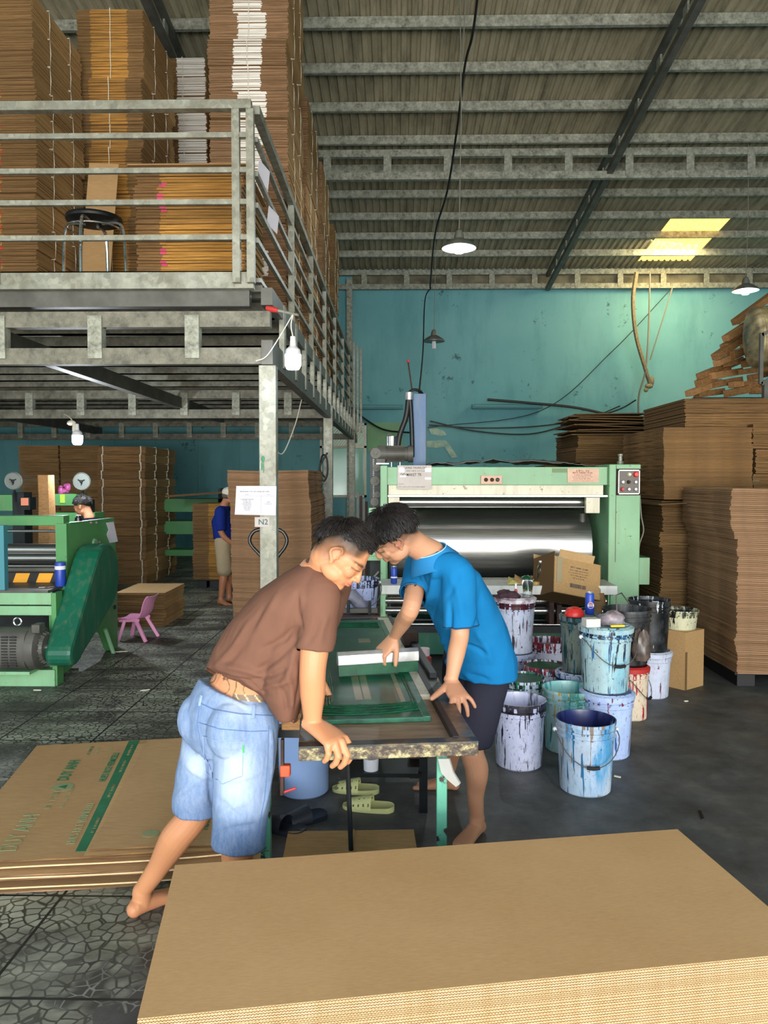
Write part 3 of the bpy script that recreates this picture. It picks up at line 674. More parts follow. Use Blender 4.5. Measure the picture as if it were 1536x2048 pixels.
# -- individually built sheets -------------------------------------------------
def sheet_mesh(name, w, d, t, seed, edge='edge', top='board_top', wob=.006, bend=0.0):
    rnd = random.Random(seed); nx, ny = 8, 6; mb = MB(); P = []
    for i in range(nx + 1): P.append((i / nx * w, 0 + rnd.uniform(-wob, wob)))
    for j in range(1, ny + 1): P.append((w + rnd.uniform(-wob, wob), j / ny * d))
    for i in range(1, nx + 1): P.append((w - i / nx * w, d + rnd.uniform(-wob, wob)))
    for j in range(1, ny): P.append((rnd.uniform(-wob, wob), d - j / ny * d))
    n = len(P); zf = lambda x, y: bend * (x / w - .5) ** 2
    vs = [(x, y, zf(x, y)) for x, y in P] + [(x, y, zf(x, y) + t) for x, y in P]
    mb.add(vs, [tuple(reversed(range(n)))], 0); mb.f.append(tuple(range(n, 2 * n))); mb.m.append(0)
    for k in range(n): mb.f.append((k, (k + 1) % n, n + (k + 1) % n, n + k)); mb.m.append(1)
    return mb.mesh(name, [MT[top], MT[edge]])
def sheet_stack(x, y, z, w, d, n, t, label, group, seed, rot=0, drift=.0, jit=.01, edge='edge', path=None, top='board_top', bend=0, wob=.006):
    rnd = random.Random(seed); mes = [sheet_mesh('sheet', w, d, t * .93, seed + k, edge, top, wob, bend) for k in range(4)]; dx = dy = 0
    for i in range(n):
        dx = dx * .9 + rnd.uniform(-jit, jit) * .5; dy = dy * .9 + rnd.uniform(-jit, jit) * .5
        px_ = path(i / n) if path else (0, 0)
        loc = V((x + dx + px_[0], y + dy + px_[1], z + i * t))
        o = link('cardboard_sheet', mes[rnd.randrange(4)], None, loc, (0, 0, rot + rnd.uniform(-.006, .006)))
        tag(o, label if 0 < i < n - 1 else ('topmost ' if i else 'lowest ') + label, 'cardboard sheet', group)
def pallet(x0, x1, y0, y1, label, z=.12):
    t = thing('pallet', ((x0 + x1) / 2, (y0 + y1) / 2, 0), label, 'pallet')
    build('deck', MB().box(x0, x1, y0, y1, z - .025, z), MT['black'], t, smooth=0)
    for k in range(3):
        xx = x0 + (x1 - x0) * (.08 + .42 * k); build('foot', MB().box(xx - .07, xx + .07, y0 + .02, y1 - .02, 0, z - .025), MT['black'], t, smooth=0)
# R1 front right stack
pallet(2.68, 3.9, 6.1, 7.05, 'black pallet under the near right cardboard stack')
sheet_stack(2.62, 6.0, .12, 1.35, 1.02, 96, .0151, 'brown sheet lying loose in the near right floor stack', 'sheets of the near right floor stack', 21, edge='edge_p', jit=.014, path=lambda f: (.045 * (1 - f) - .03 * (f > .72), .02 * sin(f * 9)), bend=.02)
# R2 tall stack behind it
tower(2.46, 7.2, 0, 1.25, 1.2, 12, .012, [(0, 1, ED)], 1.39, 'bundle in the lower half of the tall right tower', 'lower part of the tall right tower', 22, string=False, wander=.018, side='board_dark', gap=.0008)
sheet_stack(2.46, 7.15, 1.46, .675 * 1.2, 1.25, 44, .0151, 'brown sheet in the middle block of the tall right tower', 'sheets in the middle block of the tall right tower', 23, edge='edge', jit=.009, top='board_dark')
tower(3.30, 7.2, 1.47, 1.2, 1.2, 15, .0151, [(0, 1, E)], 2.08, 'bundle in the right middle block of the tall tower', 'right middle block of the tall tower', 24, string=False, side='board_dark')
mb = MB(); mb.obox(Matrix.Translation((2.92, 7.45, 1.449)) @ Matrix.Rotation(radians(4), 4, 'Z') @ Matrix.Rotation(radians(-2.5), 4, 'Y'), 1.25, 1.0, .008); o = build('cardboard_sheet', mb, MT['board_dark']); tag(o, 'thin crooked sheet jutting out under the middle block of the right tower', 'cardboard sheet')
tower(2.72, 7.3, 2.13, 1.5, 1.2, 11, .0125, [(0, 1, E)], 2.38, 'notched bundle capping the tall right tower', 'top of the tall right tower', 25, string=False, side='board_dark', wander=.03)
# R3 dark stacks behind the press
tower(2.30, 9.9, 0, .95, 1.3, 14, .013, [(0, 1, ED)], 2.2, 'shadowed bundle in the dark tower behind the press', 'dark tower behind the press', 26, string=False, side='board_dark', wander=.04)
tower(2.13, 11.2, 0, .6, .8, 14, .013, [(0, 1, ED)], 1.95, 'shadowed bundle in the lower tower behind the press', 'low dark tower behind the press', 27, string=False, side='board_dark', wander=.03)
for k in range(9):
    rnd = random.Random(50 + k); M = Matrix.Translation((2.85 - .02 * k, 10.3, 2.22 + k * .032)) @ Matrix.Rotation(rnd.uniform(-.12, .12), 4, 'Z') @ Matrix.Rotation(rnd.uniform(-.03, .05), 4, 'Y')
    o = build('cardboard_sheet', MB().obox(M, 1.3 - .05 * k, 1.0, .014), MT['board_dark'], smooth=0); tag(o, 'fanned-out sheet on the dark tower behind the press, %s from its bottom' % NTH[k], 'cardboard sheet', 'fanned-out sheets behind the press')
# M middle stack behind post
pallet(-1.62, -.95, 7.75, 9.0, 'black pallet under the stack behind the platform post', .10)
sheet_stack(-1.68, 7.6, .10, .80, 1.45, 108, .0151, 'brown sheet in the tall stack behind the platform post', 'sheets of the stack behind the post', 31, edge='edge_p', jit=.010, bend=.035, path=lambda f: (-.05 * f + .05, 0))
# small stacks, left rear
tower(-3.16, 8.5, 0, .56, .8, 8, .0115, [(0, 1, ED)], .36, 'bundle in the low stack behind the pink chair', 'low stack behind the pink chair', 32, string=False)
pallet(-3.0, -2.55, 11.55, 12.3, 'grey pallet under the small stack left of the old man', .14)
tower(-3.08, 11.5, .14, .6, .8, 15, .0125, [(0, .4, E), (.4, 1, EO)], 1.3, 'bundle in the chest-high stack left of the old man', 'chest-high stack left of the old man', 33, string=False)
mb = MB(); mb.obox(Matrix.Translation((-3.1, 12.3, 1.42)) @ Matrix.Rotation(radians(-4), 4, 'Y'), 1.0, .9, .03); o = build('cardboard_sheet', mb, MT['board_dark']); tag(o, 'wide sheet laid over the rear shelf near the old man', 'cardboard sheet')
# far tied tower wall
tower(-4.70, 12.0, 0, .75, 1.6, 9, .0135, [(0, .49, E), (.49, .51, ED), (.51, 1, E)], 2.22, 'white-strung bundle in the tall rear tower under the platform', 'strung rear tower', 34, gap=.006, sx=(.1, .9), sr_=.008)
for kk in range(2):
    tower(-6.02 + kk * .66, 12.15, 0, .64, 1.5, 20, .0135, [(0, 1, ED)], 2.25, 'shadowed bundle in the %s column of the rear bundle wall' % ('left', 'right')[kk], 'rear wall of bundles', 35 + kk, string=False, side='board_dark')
mb = MB()
# rear shelf between towers
sh = thing('green_shelf', (-3.6, 13.2, 0), 'dark rear shelf with green boards beside the strung tower', 'shelf')
for z in (.35, .72, 1.1): build('shelf_board', MB().box(-4.0, -3.0, 13.0, 13.5, z, z + (.22 if z > .5 else .1)), MT['green2'], sh, smooth=0)
for x in (-4.0, -3.02): build('upright', MB().box(x - .02, x + .02, 13.0, 13.5, 0, 1.5), MT['dark'], sh, smooth=0)

# ---- front corrugated stack ---------------------------------------------------
FA = onZ(250, 2040, .52); FD = onZ(350, 1730, .52); FC = onZ(1355, 1658, .52)
u = (FC - FD); LW = u.length; u.normalize(); vv = V((-u.y, u.x, 0)); LD = (FD - FA).dot(vv)
ang = atan2(u.y, u.x)
def flute_mesh(name, w, d, t, pitch, ph):
    mb = MB(); lt = .0007; n = int(w / pitch) ; sub = 6; vs = []; fs = []
    mb.box(0, w, 0, d, 0, lt, 1); mb.box(0, w, 0, d, t - lt, t, 1)
    mb.m[-5 if False else -1] = 1
    N_ = n * sub
    for i in range(N_ + 1):
        x = i / N_ * w; z = t / 2 + (t / 2 - lt * 1.2) * sin(2 * pi * (i / sub + ph)); vs += [(x, .0, z - .0005), (x, .0, z + .0005), (x, d, z + .0005), (x, d, z - .0005)]
    for i in range(N_):
        a = 4 * i; b = a + 4
        for q in range(4): fs.append((a + q, a + (q + 1) % 4, b + (q + 1) % 4, b + q))
    mb.add(vs, fs, 2)
    # top liner face gets the kraft face
    me = mb.mesh(name, [MT['stacktop'], MT['liner'], MT['flute']])
    for p in me.polygons:
        if abs(p.normal.z) > .9 and p.material_index == 1: p.material_index = 0
    return me
T = .0064; NS = 32
fm = [flute_mesh('corrugated_sheet', LW, LD, T - .0003, .0073, k * .31) for k in range(3)]
O3 = FD - vv * LD
for i in range(NS):
    rnd = random.Random(900 + i); z = .52 - (i + 1) * T
    j = V((rnd.uniform(-.0015, .0015), rnd.uniform(-.0015, .0015), 0)) * (0 if i == 0 else 1)
    o = link('corrugated_sheet', fm[i % 3], None, V((O3.x, O3.y, z)) + j, (0, 0, ang))
    if i == 0: tag(o, 'blank brown top sheet of the big foreground stack', 'cardboard sheet', 'sheets of the foreground stack')
    elif i < 21: tag(o, 'corrugated sheet of the foreground stack with open flutes, %s from the top' % NTH[i], 'cardboard sheet', 'sheets of the foreground stack')
    else: tag(o, 'corrugated sheet low in the foreground stack at the bottom edge of the photo', 'cardboard sheet', 'sheets of the foreground stack')
mb = MB(); M = Matrix.Translation((O3.x, O3.y, 0)) @ Matrix.Rotation(ang, 4, 'Z')
for k in range(52):
    z = .10 + k * .00415; mb.obox(M @ Matrix.Translation((LW / 2, LD / 2, z + .002)), LW - random.uniform(0, .006), LD - random.uniform(0, .006), .0037)
o = build('corrugated_sheets', mb, MT['edge'], smooth=0, weld=False); tag(o, 'remaining sheets low in the foreground stack', 'cardboard sheets', kind='stuff')
mb = MB(); mb.obox(M @ Matrix.Translation((LW / 2, LD / 2, .045)), LW * .96, LD * .9, .10); o = build('pallet', mb, MT['wood2'], smooth=0); tag(o, 'wooden pallet under the big foreground stack', 'pallet')

# ---- printed flats on the floor, left ----------------------------------------
e2 = V((-.182, .983, 0)).normalized(); e1 = V((e2.y, -e2.x, 0)); ga = atan2(e1.y, e1.x)
A0 = V((-1.80, 2.86, 0))
def flat(o, w, d, z, t, label, dz=0, mats=('board_top', 'edge')):
    M = Matrix.Translation(o + V((0, 0, z))) @ Matrix.Rotation(ga + dz, 4, 'Z')
    mb = MB(); nx, ny = 20, 22; vs = []; fs = []
    rnd = random.Random(int(z * 1e4) + int(w * 100)); ph = 1.3 + rnd.random() * .25
    bz = lambda x, y: .006 * sin(x * 4 + ph) * (1 - y / d) + .012 * max(0, 1 - y / .25) * (sin(x * 3 + ph) * .5 + .1)
    for s in (0, 1):
        for j in range(ny + 1):
            for i in range(nx + 1):
                x, y = i / nx * w, j / ny * d; vs.append(M @ V((x, y, bz(x, y) + s * t)))
    S = (nx + 1) * (ny + 1); g = lambda i, j, s: s * S + j * (nx + 1) + i
    for j in range(ny):
        for i in range(nx):
            fs.append(((g(i, j, 0), g(i, j + 1, 0), g(i + 1, j + 1, 0), g(i + 1, j, 0)), 0)); fs.append(((g(i, j, 1), g(i + 1, j, 1), g(i + 1, j + 1, 1), g(i, j + 1, 1)), 0))
    for i in range(nx): fs.append(((g(i, 0, 0), g(i + 1, 0, 0), g(i + 1, 0, 1), g(i, 0, 1)), 1)); fs.append(((g(i, ny, 0), g(i, ny, 1), g(i + 1, ny, 1), g(i + 1, ny, 0)), 1))
    for j in range(ny): fs.append(((g(0, j, 0), g(0, j, 1), g(0, j + 1, 1), g(0, j + 1, 0)), 1)); fs.append(((g(nx, j, 0), g(nx, j + 1, 0), g(nx, j + 1, 1), g(nx, j, 1)), 1))
    mb.v = [tuple(v) for v in vs]; mb.f = [f for f, m in fs]; mb.m = [m for f, m in fs]
    o_ = build('printed_carton_flat', mb, [MT[m] for m in mats], weld=False, smooth=60); tag(o_, label, 'cardboard flat'); return o_, M, bz
lo = random.Random(4)
labs = ['lowest printed flat of the floor pile by the bare heel', 'second lowest flat of the printed floor pile', 'third flat from the floor in the printed pile', 'fourth flat from the floor in the printed pile', 'fifth flat from the floor in the printed pile', 'sixth flat from the floor in the printed pile']
for k in range(6):
    flat(A0 + e1 * lo.uniform(-.03, .05) + e2 * (lo.uniform(0, .04) + .03), 1.25 - .01 * k, 1.42, .003 + k * .0165, .006, labs[k], lo.uniform(-.015, .015), ('board_top', 'liner' if k % 2 else 'edge_p'))
def prints(par, M, z, items, bzf):
    for nm, fn in items:
        mb = MB(); fn(mb, Matrix()); mb.v = [tuple(M @ V((a, b, z + bzf(a, b) + c))) for a, b, c in mb.v]; build(nm, mb, MT['greenprint'] if 'pale' not in nm else MT['paleprint'], par, smooth=0, weld=False)
RY = Matrix.Rotation(pi / 2, 4, 'Z')   # text reading away from the camera
oA, MA, bzA = flat(A0 + e1 * .0 + e2 * .075, 1.24, 1.42, .108, .006, 'printed flat with a green stripe and lettering, on the left of the floor pile')
zt_ = .0066
def stripe(mb, M):
    for k in range(40): mb.obox(M @ Matrix.Translation((.54, .05 + 1.36 * (k + .5) / 40, .0006)), .060, 1.361 / 40, .0012)
def txt(s, x, y, size): return lambda mb, M: text_mb(mb, s, size, M @ Matrix.Translation((x, y, .0016)) @ RY, ext=.0006, sx=.82)
def wtx(n, x, y, size): return lambda mb, M: worn_print(mb, n, size, M @ Matrix.Translation((x, y, .0010)) @ RY, seed=int(x * 100))
def logo(x, y, r):
    def f(mb, M):
        mb.lathe([(r, 0), (r, .001)], M @ Matrix.Translation((x, y, .0005)), 28)
    return f
def tri(x, y, r):
    def f(mb, M):
        mb.prism([(r * .45, -.6 * r), (r * .45, .6 * r), (-.55 * r, 0)], .0018, .003, M @ Matrix.Translation((x, y, 0)))
    return f
prints(oA, MA, zt_, [('green_stripe', stripe), ('lettering', txt('DUY ANH', .30, .84, .080)), ('lettering', txt("HUE'S RICE VERMICELLI", .49, .80, .049)), ('lettering_pale', txt("HUE'S RICE VERMICELLI", .49, .12, .049)),
    ('lettering_pale', txt('DUY ANH', .27, .08, .100)), ('emblem_pale', logo(.295, .755, .052)), ('emblem', tri(.295, .755, .04)), ('print_pale', wtx(9, .30, .50, .042)), ('print_pale', wtx(17, .355, .50, .024)),
    ('print', wtx(10, .33, 1.21, .026)), ('print_pale', wtx(9, .37, 1.22, .022)), ('print_pale', wtx(6, .44, 1.24, .024))], bzA)
def small_on_stripe(mb, M):
    for y in (.3, .68, 1.0, 1.25): worn_print(mb, 16, .018, M @ Matrix.Translation((.548, y - .08, .0014)) @ RY, seed=int(y * 10))
mb = MB(); small_on_stripe(mb, Matrix()); mb.v = [tuple(MA @ V((a, b, zt_ + bzA(a, b) + c))) for a, b, c in mb.v]; build('stripe_lettering', mb, MT['board_top'], oA, smooth=0, weld=False)
oB, MB_, bzB = flat(A0 + e1 * .578 + e2 * .06, .68, 1.36, .132, .006, 'blank-backed flat lying over the right half of the printed pile', -.035)
flat(A0 + e1 * .562 + e2 * .03, .69, 1.36, .121, .006, 'flat just under the blank-backed one in the printed pile', -.01)
prints(oB, MB_, .0066, [('lettering', txt("HUE'S RICE VERMICELLI", .455, .14, .058)), ('emblem_pale', logo(.22, .12, .035)), ('emblem_pale', logo(.27, .84, .035))], bzB)
# carton flat under the table
mb = MB(); mb.obox(Matrix.Translation((-.20, 3.24, .012)) @ Matrix.Rotation(radians(3), 4, 'Z'), .58, .5, .02); mb.obox(Matrix.Translation((-.2, 3.24, .025)), .006, .5, .006)
o = build('cardboard_flat', mb, MT['board']); tag(o, 'folded brown flat lying on the floor under the printing table', 'cardboard flat')
# ============================================================ big green printing press
PY = 7.0
X = lambda px, y=PY: (px - 795) / F * y
Z = lambda py, y=PY: 1.64 - (py - 960) / F * y
pr = thing('printing_press', (X(1000), PY + .5, 0), 'big mint green printing press with a wide polished steel cylinder', 'printing machine')
xl, xr, xe = X(765), X(1213), X(1275)
mb = MB(); mb.box(xl - .02, X(775), PY, PY + 1.1, 0, Z(931)); build('side_column', mb, MT['green'], pr, bevel=.006, smooth=0)
mb = MB(); mb.box(xr, xe, PY - .05, PY + 1.1, 0, Z(929)); c = build('control_column', mb, MT['green'], pr, bevel=.008, smooth=0)
mb = MB(); mb.box(xr + .06, xr + .064, PY - .053, PY - .049, .9, Z(931)); build('door_seam', mb, MT['dark'], c, smooth=0)
pn = build('control_panel', MB().box(X(1227), X(1273), PY - .075, PY - .05, Z(990), Z(938)), MT['rust'], pr, bevel=.003, smooth=0)
for (a, b, c_, d) in ((1229, 1271, 940, 942), (1229, 1271, 986, 988), (1229, 1230.5, 940, 988), (1269.5, 1271, 940, 988)):
    build('panel_trim', MB().box(X(a), X(b), PY - .082, PY - .074, Z(d), Z(c_)), MT['alu'], pn, smooth=0)
build('panel_plate', MB().box(X(1230.5), X(1269.5), PY - .08, PY - .075, Z(986), Z(942)), simple('panel_grey', '#5d5650', .5), pn, smooth=0)
for (px, py, r, m) in ((1250, 949, .016, 'cream'), (1263, 949, .022, 'red'), (1237, 964, .014, 'alu'), (1249, 964, .014, 'rust'), (1262, 964, .014, 'alu'), (1237, 978, .016, 'redgrip'), (1249, 978, .014, 'alu'), (1262, 978, .014, 'alu')):
    M = Matrix.Translation((X(px), PY - .08, Z(py))) @ Matrix.Rotation(pi / 2, 4, 'X')
    b = build('button', MB().lathe([(r * 1.15, 0), (r * 1.15, .006), (r, .008), (r, .022), (r * .8, .028), (0, .028)], M, 16), MT[m], pn)
# top beam, nameplates, buttons
build('top_beam', MB().box(X(775), xr, PY, PY + .35, Z(970), Z(934)), MT['green'], pr, bevel=.005, smooth=0)
build('end_frame', MB().box(X(775) - .0, xr, PY + .8, PY + 1.05, Z(1000), Z(934)), MT['green'], pr, smooth=0)
np_ = build('nameplate', MB().box(X(1133), X(1195), PY - .008, PY, Z(965), Z(937)), MT['plate'], pr, smooth=0)
mb = MB()
FT = lambda px, py, y=PY - .009: frame((X(px), y, Z(py)), (1, 0, 0), (0, 0, 1))
for k, (n_, sz) in enumerate(((9, .022), (15, .020), (26, .010), (26, .012), (20, .014), (34, .009))): worn_print(mb, n_, sz, FT(1164, 943.5 + k * 3.8), 'CENTER', k)
build('plate_lettering', mb, MT['plateink'], np_, smooth=0, weld=False)
build('makers_plate', MB().box(X(1103), X(1132), PY - .006, PY, Z(945), Z(937)), simple('olive_plate', '#5f7a4a', .5), pr, smooth=0)
bp = build('button_plate', MB().box(X(961), X(1003), PY - .02, PY, Z(968), Z(951)), MT['plate'], pr, bevel=.002, smooth=0)
for px in (971, 983, 994):
    M = Matrix.Translation((X(px), PY - .02, Z(959.5))) @ Matrix.Rotation(pi / 2, 4, 'X')
    build('button', MB().lathe([(.018, 0), (.018, .008), (.012, .01), (.012, .018), (0, .018)], M, 16), MT['rust' if px < 990 else 'dark'], bp)
# cream cross plates, guide rail
build('cross_plate', MB().box(X(777), X(1206), PY + .03, PY + .06, Z(990), Z(970)), MT['cream'], pr, smooth=0)
build('guide_rail', MB().box(X(776), X(1212), PY - .02, PY + .06, Z(993.5), Z(990.5)), MT['chrome'], pr, smooth=0)
build('bearing_plate', MB().box(X(777), X(799), PY + .02, PY + .08, Z(1012), Z(994)), MT['cream'], pr, smooth=0)
build('bearing_plate', MB().box(X(1172), X(1199), PY + .02, PY + .08, Z(1026), Z(995)), MT['cream'], pr, smooth=0)
def roller(px0, px1, py, y, r, m, nm='roller'):
    a, b = V((X(px0, y), y, Z(py, y))), V((X(px1, y), y, Z(py, y)))
    return build(nm, MB().tube([a, b], r, 48 if r > .1 else 20), MT[m], pr)
roller(797, 1170, 1004, 7.22, .055, 'chrome')
roller(780, 1166, 1092, 7.58, .36, 'drum', 'impression_cylinder')
roller(1160, 1200, 1092, 7.58, .05, 'dark', 'shaft')
roller(780, 1205, 1160, 7.12, .02, 'chrome')
build('back_panel', MB().box(X(780), xr, PY + .95, PY + 1.0, .3, Z(990)), MT['dark'], pr, smooth=0)
build('hydraulic_rod', MB().tube([(X(1182), 7.35, 0.6), (X(1182), 7.35, Z(1030))], .03, 12), MT['dsteel'], pr)
# ink shelf
shy = 6.55
sf = thing('ink_shelf', (.5, shy, 0), 'white ink-spattered shelf across the front of the press, on thin legs', 'shelf')
build('shelf_board', MB().box(X(762, shy), X(1232, shy), shy - .05, shy + .38, Z(1188, shy), Z(1170, shy)), MT['white'], sf, bevel=.004, smooth=0)
for px in (768, 1200, 1224): build('leg', MB().box(X(px, shy) - .012, X(px, shy) + .012, shy, shy + .03, 0, Z(1187, shy)), MT['green'], sf, smooth=0)
# lower rollers and dark bed
roller(770, 1212, 1202, 6.95, .03, 'chrome'); roller(770, 1212, 1186, 7.15, .075, 'drum'); roller(768, 1212, 1222, 6.88, .032, 'chrome'); roller(768, 1212, 1241, 7.0, .02, 'dark'); roller(768, 1212, 1250, 6.95, .014, 'chrome')
for px in (1097, 1112): build('bracket', MB().box(X(px, 6.85), X(px + 9, 6.85), 6.78, 6.98, Z(1246, 6.85), Z(1192 if px < 1100 else 1208, 6.85)), MT['rust'], pr, smooth=0)
build('lower_bed', MB().box(xl, xr, PY + .02, PY + 1.0, .04, Z(1262)), MT['dgreen'], pr, smooth=0)
build('lower_rail', MB().box(xl, xr, PY - .03, PY + .04, .25, .31), MT['dark'], pr, smooth=0)
build('lower_rail', MB().box(xl, xr, PY - .03, PY + .04, .44, .455), MT['chrome'], pr, smooth=0)
# junction box on the right
bx = build('junction_box', MB().box(xe, X(1306), PY + .1, PY + .4, Z(1172), Z(1117)), MT['green'], pr, bevel=.004, smooth=0)
build('socket_box', MB().box(xe, X(1287), PY + .2, PY + .3, Z(1006), Z(980)), MT['dsteel'], pr, smooth=0)
build('conduit', MB().tube(cat_pts([(X(1276), PY - .01, Z(985)), (X(1279), PY - .02, Z(1030)), (X(1284), PY - .02, Z(1060)), (X(1277), PY - .02, Z(1085)), (X(1276), PY, Z(1105))]), .006, 6), MT['cord'], pr)
build('air_valve', MB().lathe([(.03, 0), (.03, .03), (.018, .035), (.018, .08), (.024, .085), (.024, .10), (0, .10)], Matrix.Translation((X(1250), PY + .2, Z(929))), 14), MT['galv'], pr)
# left gear side with chain
gs = build('gear_case', MB().box(X(738), X(765) - .02, PY + .25, PY + .9, 0, Z(895)), MT['dark'], pr, smooth=0)
build('drive_box', MB().box(X(737), X(757), PY + .05, PY + .25, Z(1120), Z(1016)), MT['green'], pr, bevel=.004, smooth=0)
build('side_arm', MB().box(X(728), X(765), PY + .02, PY + .08, Z(1122), Z(1114)), MT['green'], pr, smooth=0)
build('green_post', MB().box(X(762), X(772), PY - .06, PY - .01, 0, Z(1088)), MT['green'], pr, smooth=0)
mb = MB(); 
for k in range(46):
    zz = Z(895) - k * .0165; mb.box(X(744), X(747), PY + .235, PY + .25, zz - .009, zz)
build('chain', mb, MT['galv'], pr, smooth=0, weld=False)
for k, (px, py, r) in enumerate(((750, 905, .05), (752, 935, .035), (749, 962, .045), (753, 990, .03), (748, 1005, .04))):
    M = Matrix.Translation((X(px), PY + .25, Z(py))) @ Matrix.Rotation(pi / 2, 4, 'X'); build('sprocket', MB().lathe([(r, 0), (r, .03), (r * .3, .03), (r * .3, .05), (0, .05)], M, 16), MT['dsteel'], pr)
# motor on the top left corner
mo = thing('drive_motor', (X(790), PY + .3, Z(925)), 'ribbed grey motor lying on the top left corner of the press', 'motor')
y = PY + .30; zc = Z(908, y); mb = MB(); A, B = V((X(762, y), y, zc)), V((X(820, y), y, zc))
mb.tube([A, B], .068, 32)
for k in range(30):
    a = k * 2 * pi / 30; d = V((0, cos(a), sin(a))); mb.bar(A.lerp(B, .22) + d * .072, A.lerp(B, .82) + d * .072, .004, .014, up=d)
build('body', mb, MT['dsteel'], mo); build('end_bell', MB().tube([A - V((.03, 0, 0)), A + V((.05, 0, 0))], .078, 28), MT['dsteel'], mo)
build('end_bell', MB().tube([B - V((.02, 0, 0)), B + V((.03, 0, 0))], .08, 28), MT['dsteel'], mo)
build('foot', MB().box(A.x - .04, A.x + .04, y - .06, y + .06, Z(928, y), zc), MT['dsteel'], mo, smooth=0)
build('base_plate', MB().box(X(753, y), X(778, y), y - .09, y + .12, Z(929, y), Z(926.5, y)), MT['alu'], mo, smooth=0)
build('canister', MB().lathe([(.055, 0), (.055, .10), (.05, .105), (0, .105)], Matrix.Translation((X(784, y), y + .12, Z(893, y))), 24), MT['chrome'], mo)
build('outlet', MB().box(X(775, y), X(784, y), y + .1, y + .16, Z(873, y), Z(866, y)), MT['dark'], mo, smooth=0)
for px in (783, 800): build('leg', MB().tube([(X(px, y), y, Z(936, y)), (X(px, y), y, Z(915, y))], .006, 6), MT['alu'], mo)
# blue lifting column with hoses
bl = thing('blue_column', (X(837, 7.3), 7.3, Z(934)), 'tall scuffed blue steel column rising from the top of the press', 'column')
y = 7.42
build('column', MB().box(X(826, y), X(851, y), y - .06, y + .08, Z(940, y), Z(790, y)), MT['bluepaint'], bl, smooth=0)
build('edge_strip', MB().box(X(851, y), X(852.5, y), y - .05, y + .08, Z(940, y), Z(790, y)), MT['dark'], bl, smooth=0)
build('hose', MB().tube(cat_pts([(X(817, y), y - .1, Z(795, y)), (X(812, y), y - .1, Z(835, y)), (X(800, y), y - .1, Z(870, y)), (X(796, y), y - .1, Z(893, y))]), .025, 10), MT['black'], bl)
build('hose', MB().tube(cat_pts([(X(819, y), y - .1, Z(795, y)), (X(822, y), y - .1, Z(835, y)), (X(824, y), y - .1, Z(890, y)), (X(824, y), y - .1, Z(915, y))]), .022, 10), MT['dark'], bl)
build('hose', MB().tube(cat_pts([(X(815, y), y - .08, Z(792, y)), (X(825, y), y - .08, Z(783, y)), (X(838, y), y - .05, Z(784, y)), (X(845, y), y, Z(790, y))]), .015, 8), MT['black'], bl)
build('clamp_head', MB().lathe([(.04, 0), (.04, .07), (0, .07)], Matrix.Translation((X(818, y), y - .1, Z(803, y))), 14), MT['alu'], bl)
build('antenna', MB().tube([(X(824, y), y - .05, Z(786, y)), (X(816, y), y - .05, Z(728, y))], .007, 6), MT['rust'], bl)
build('antenna_tip', MB().ball((X(816, y), y - .05, Z(726, y)), .015), MT['redgrip'], bl)
# poster, black tarpaulin
po = thing('paper_notice', (X(829), PY - .012, Z(978)), 'greyed paper notice taped over the top left of the press', 'notice')
build('sheet', MB().box(X(795), X(863), PY - .012, PY - .009, Z(978), Z(931)), MT['paper2'], po, smooth=0)
mb = MB(); y0 = PY - .0125
def PT(s, px, py, sz, sx=1.0): text_mb(mb, s, sz, frame((X(px), y0, Z(py)), (1, 0, 0), (0, 0, 1)), sx=sx)
PT('XUONG THUNG CHI', 806, 937.5, .026, .85); worn_print(mb, 22, .014, frame((X(812), y0, Z(943)), (1, 0, 0), (0, 0, 1)), seed=3); PT('. DO MAKET TR', 798, 952, .036, .8)
worn_print(mb, 8, .012, frame((X(797), y0, Z(969)), (1, 0, 0), (0, 0, 1)), seed=5); worn_print(mb, 36, .012, frame((X(797), y0, Z(974.5)), (1, 0, 0), (0, 0, 1)), seed=6); build('lettering', mb, MT['ink'], po, smooth=0, weld=False)
mb = MB()
for (a, b, c_, d) in ((798, 809, 935, 945), (850, 862, 936, 944), (799, 812, 951, 954), (850, 862, 955, 959)): mb.box(X(a), X(b), y0 - .0015, y0, Z(d), Z(c_))
tag(build('tape', mb, simple('shiny_tape', '#ece8e6', .2), po, smooth=0), 'shiny tape patches')
mb = MB(); nx, ny = 60, 12; vs = []; fs = []
for s in (0, 1):
    for j in range(ny + 1):
        for i in range(nx + 1):
            fx, fy = i / nx, j / ny; x = X(852) + fx * (X(1205) - X(852)); yy = PY + .05 + fy * .8
            h = .055 * sin(pi * min(1, fx * 1.1)) ** .6 * (1 - .3 * abs(fy - .4)) + .03 * noise.noise(V((fx * 9, fy * 3, 0))) + .012 * noise.noise(V((fx * 30, fy * 6, 2)))
            vs.append((x, yy, Z(933) + max(.004, h) + s * .004))
S = (nx + 1) * (ny + 1); g = lambda i, j, s: s * S + j * (nx + 1) + i
for j in range(ny):
    for i in range(nx): fs += [(g(i, j, 0), g(i, j + 1, 0), g(i + 1, j + 1, 0), g(i + 1, j, 0)), (g(i, j, 1), g(i + 1, j, 1), g(i + 1, j + 1, 1), g(i, j + 1, 1))]
for i in range(nx): fs += [(g(i, 0, 0), g(i + 1, 0, 0), g(i + 1, 0, 1), g(i, 0, 1))]
mb.add(vs, fs); tag(build('black_sheeting', mb, simple('crumpled_dark_film', '#2a2825', .45, var='#4a453d'), smooth=60), 'crumpled dark plastic sheeting lying along the top of the press', 'plastic sheet')

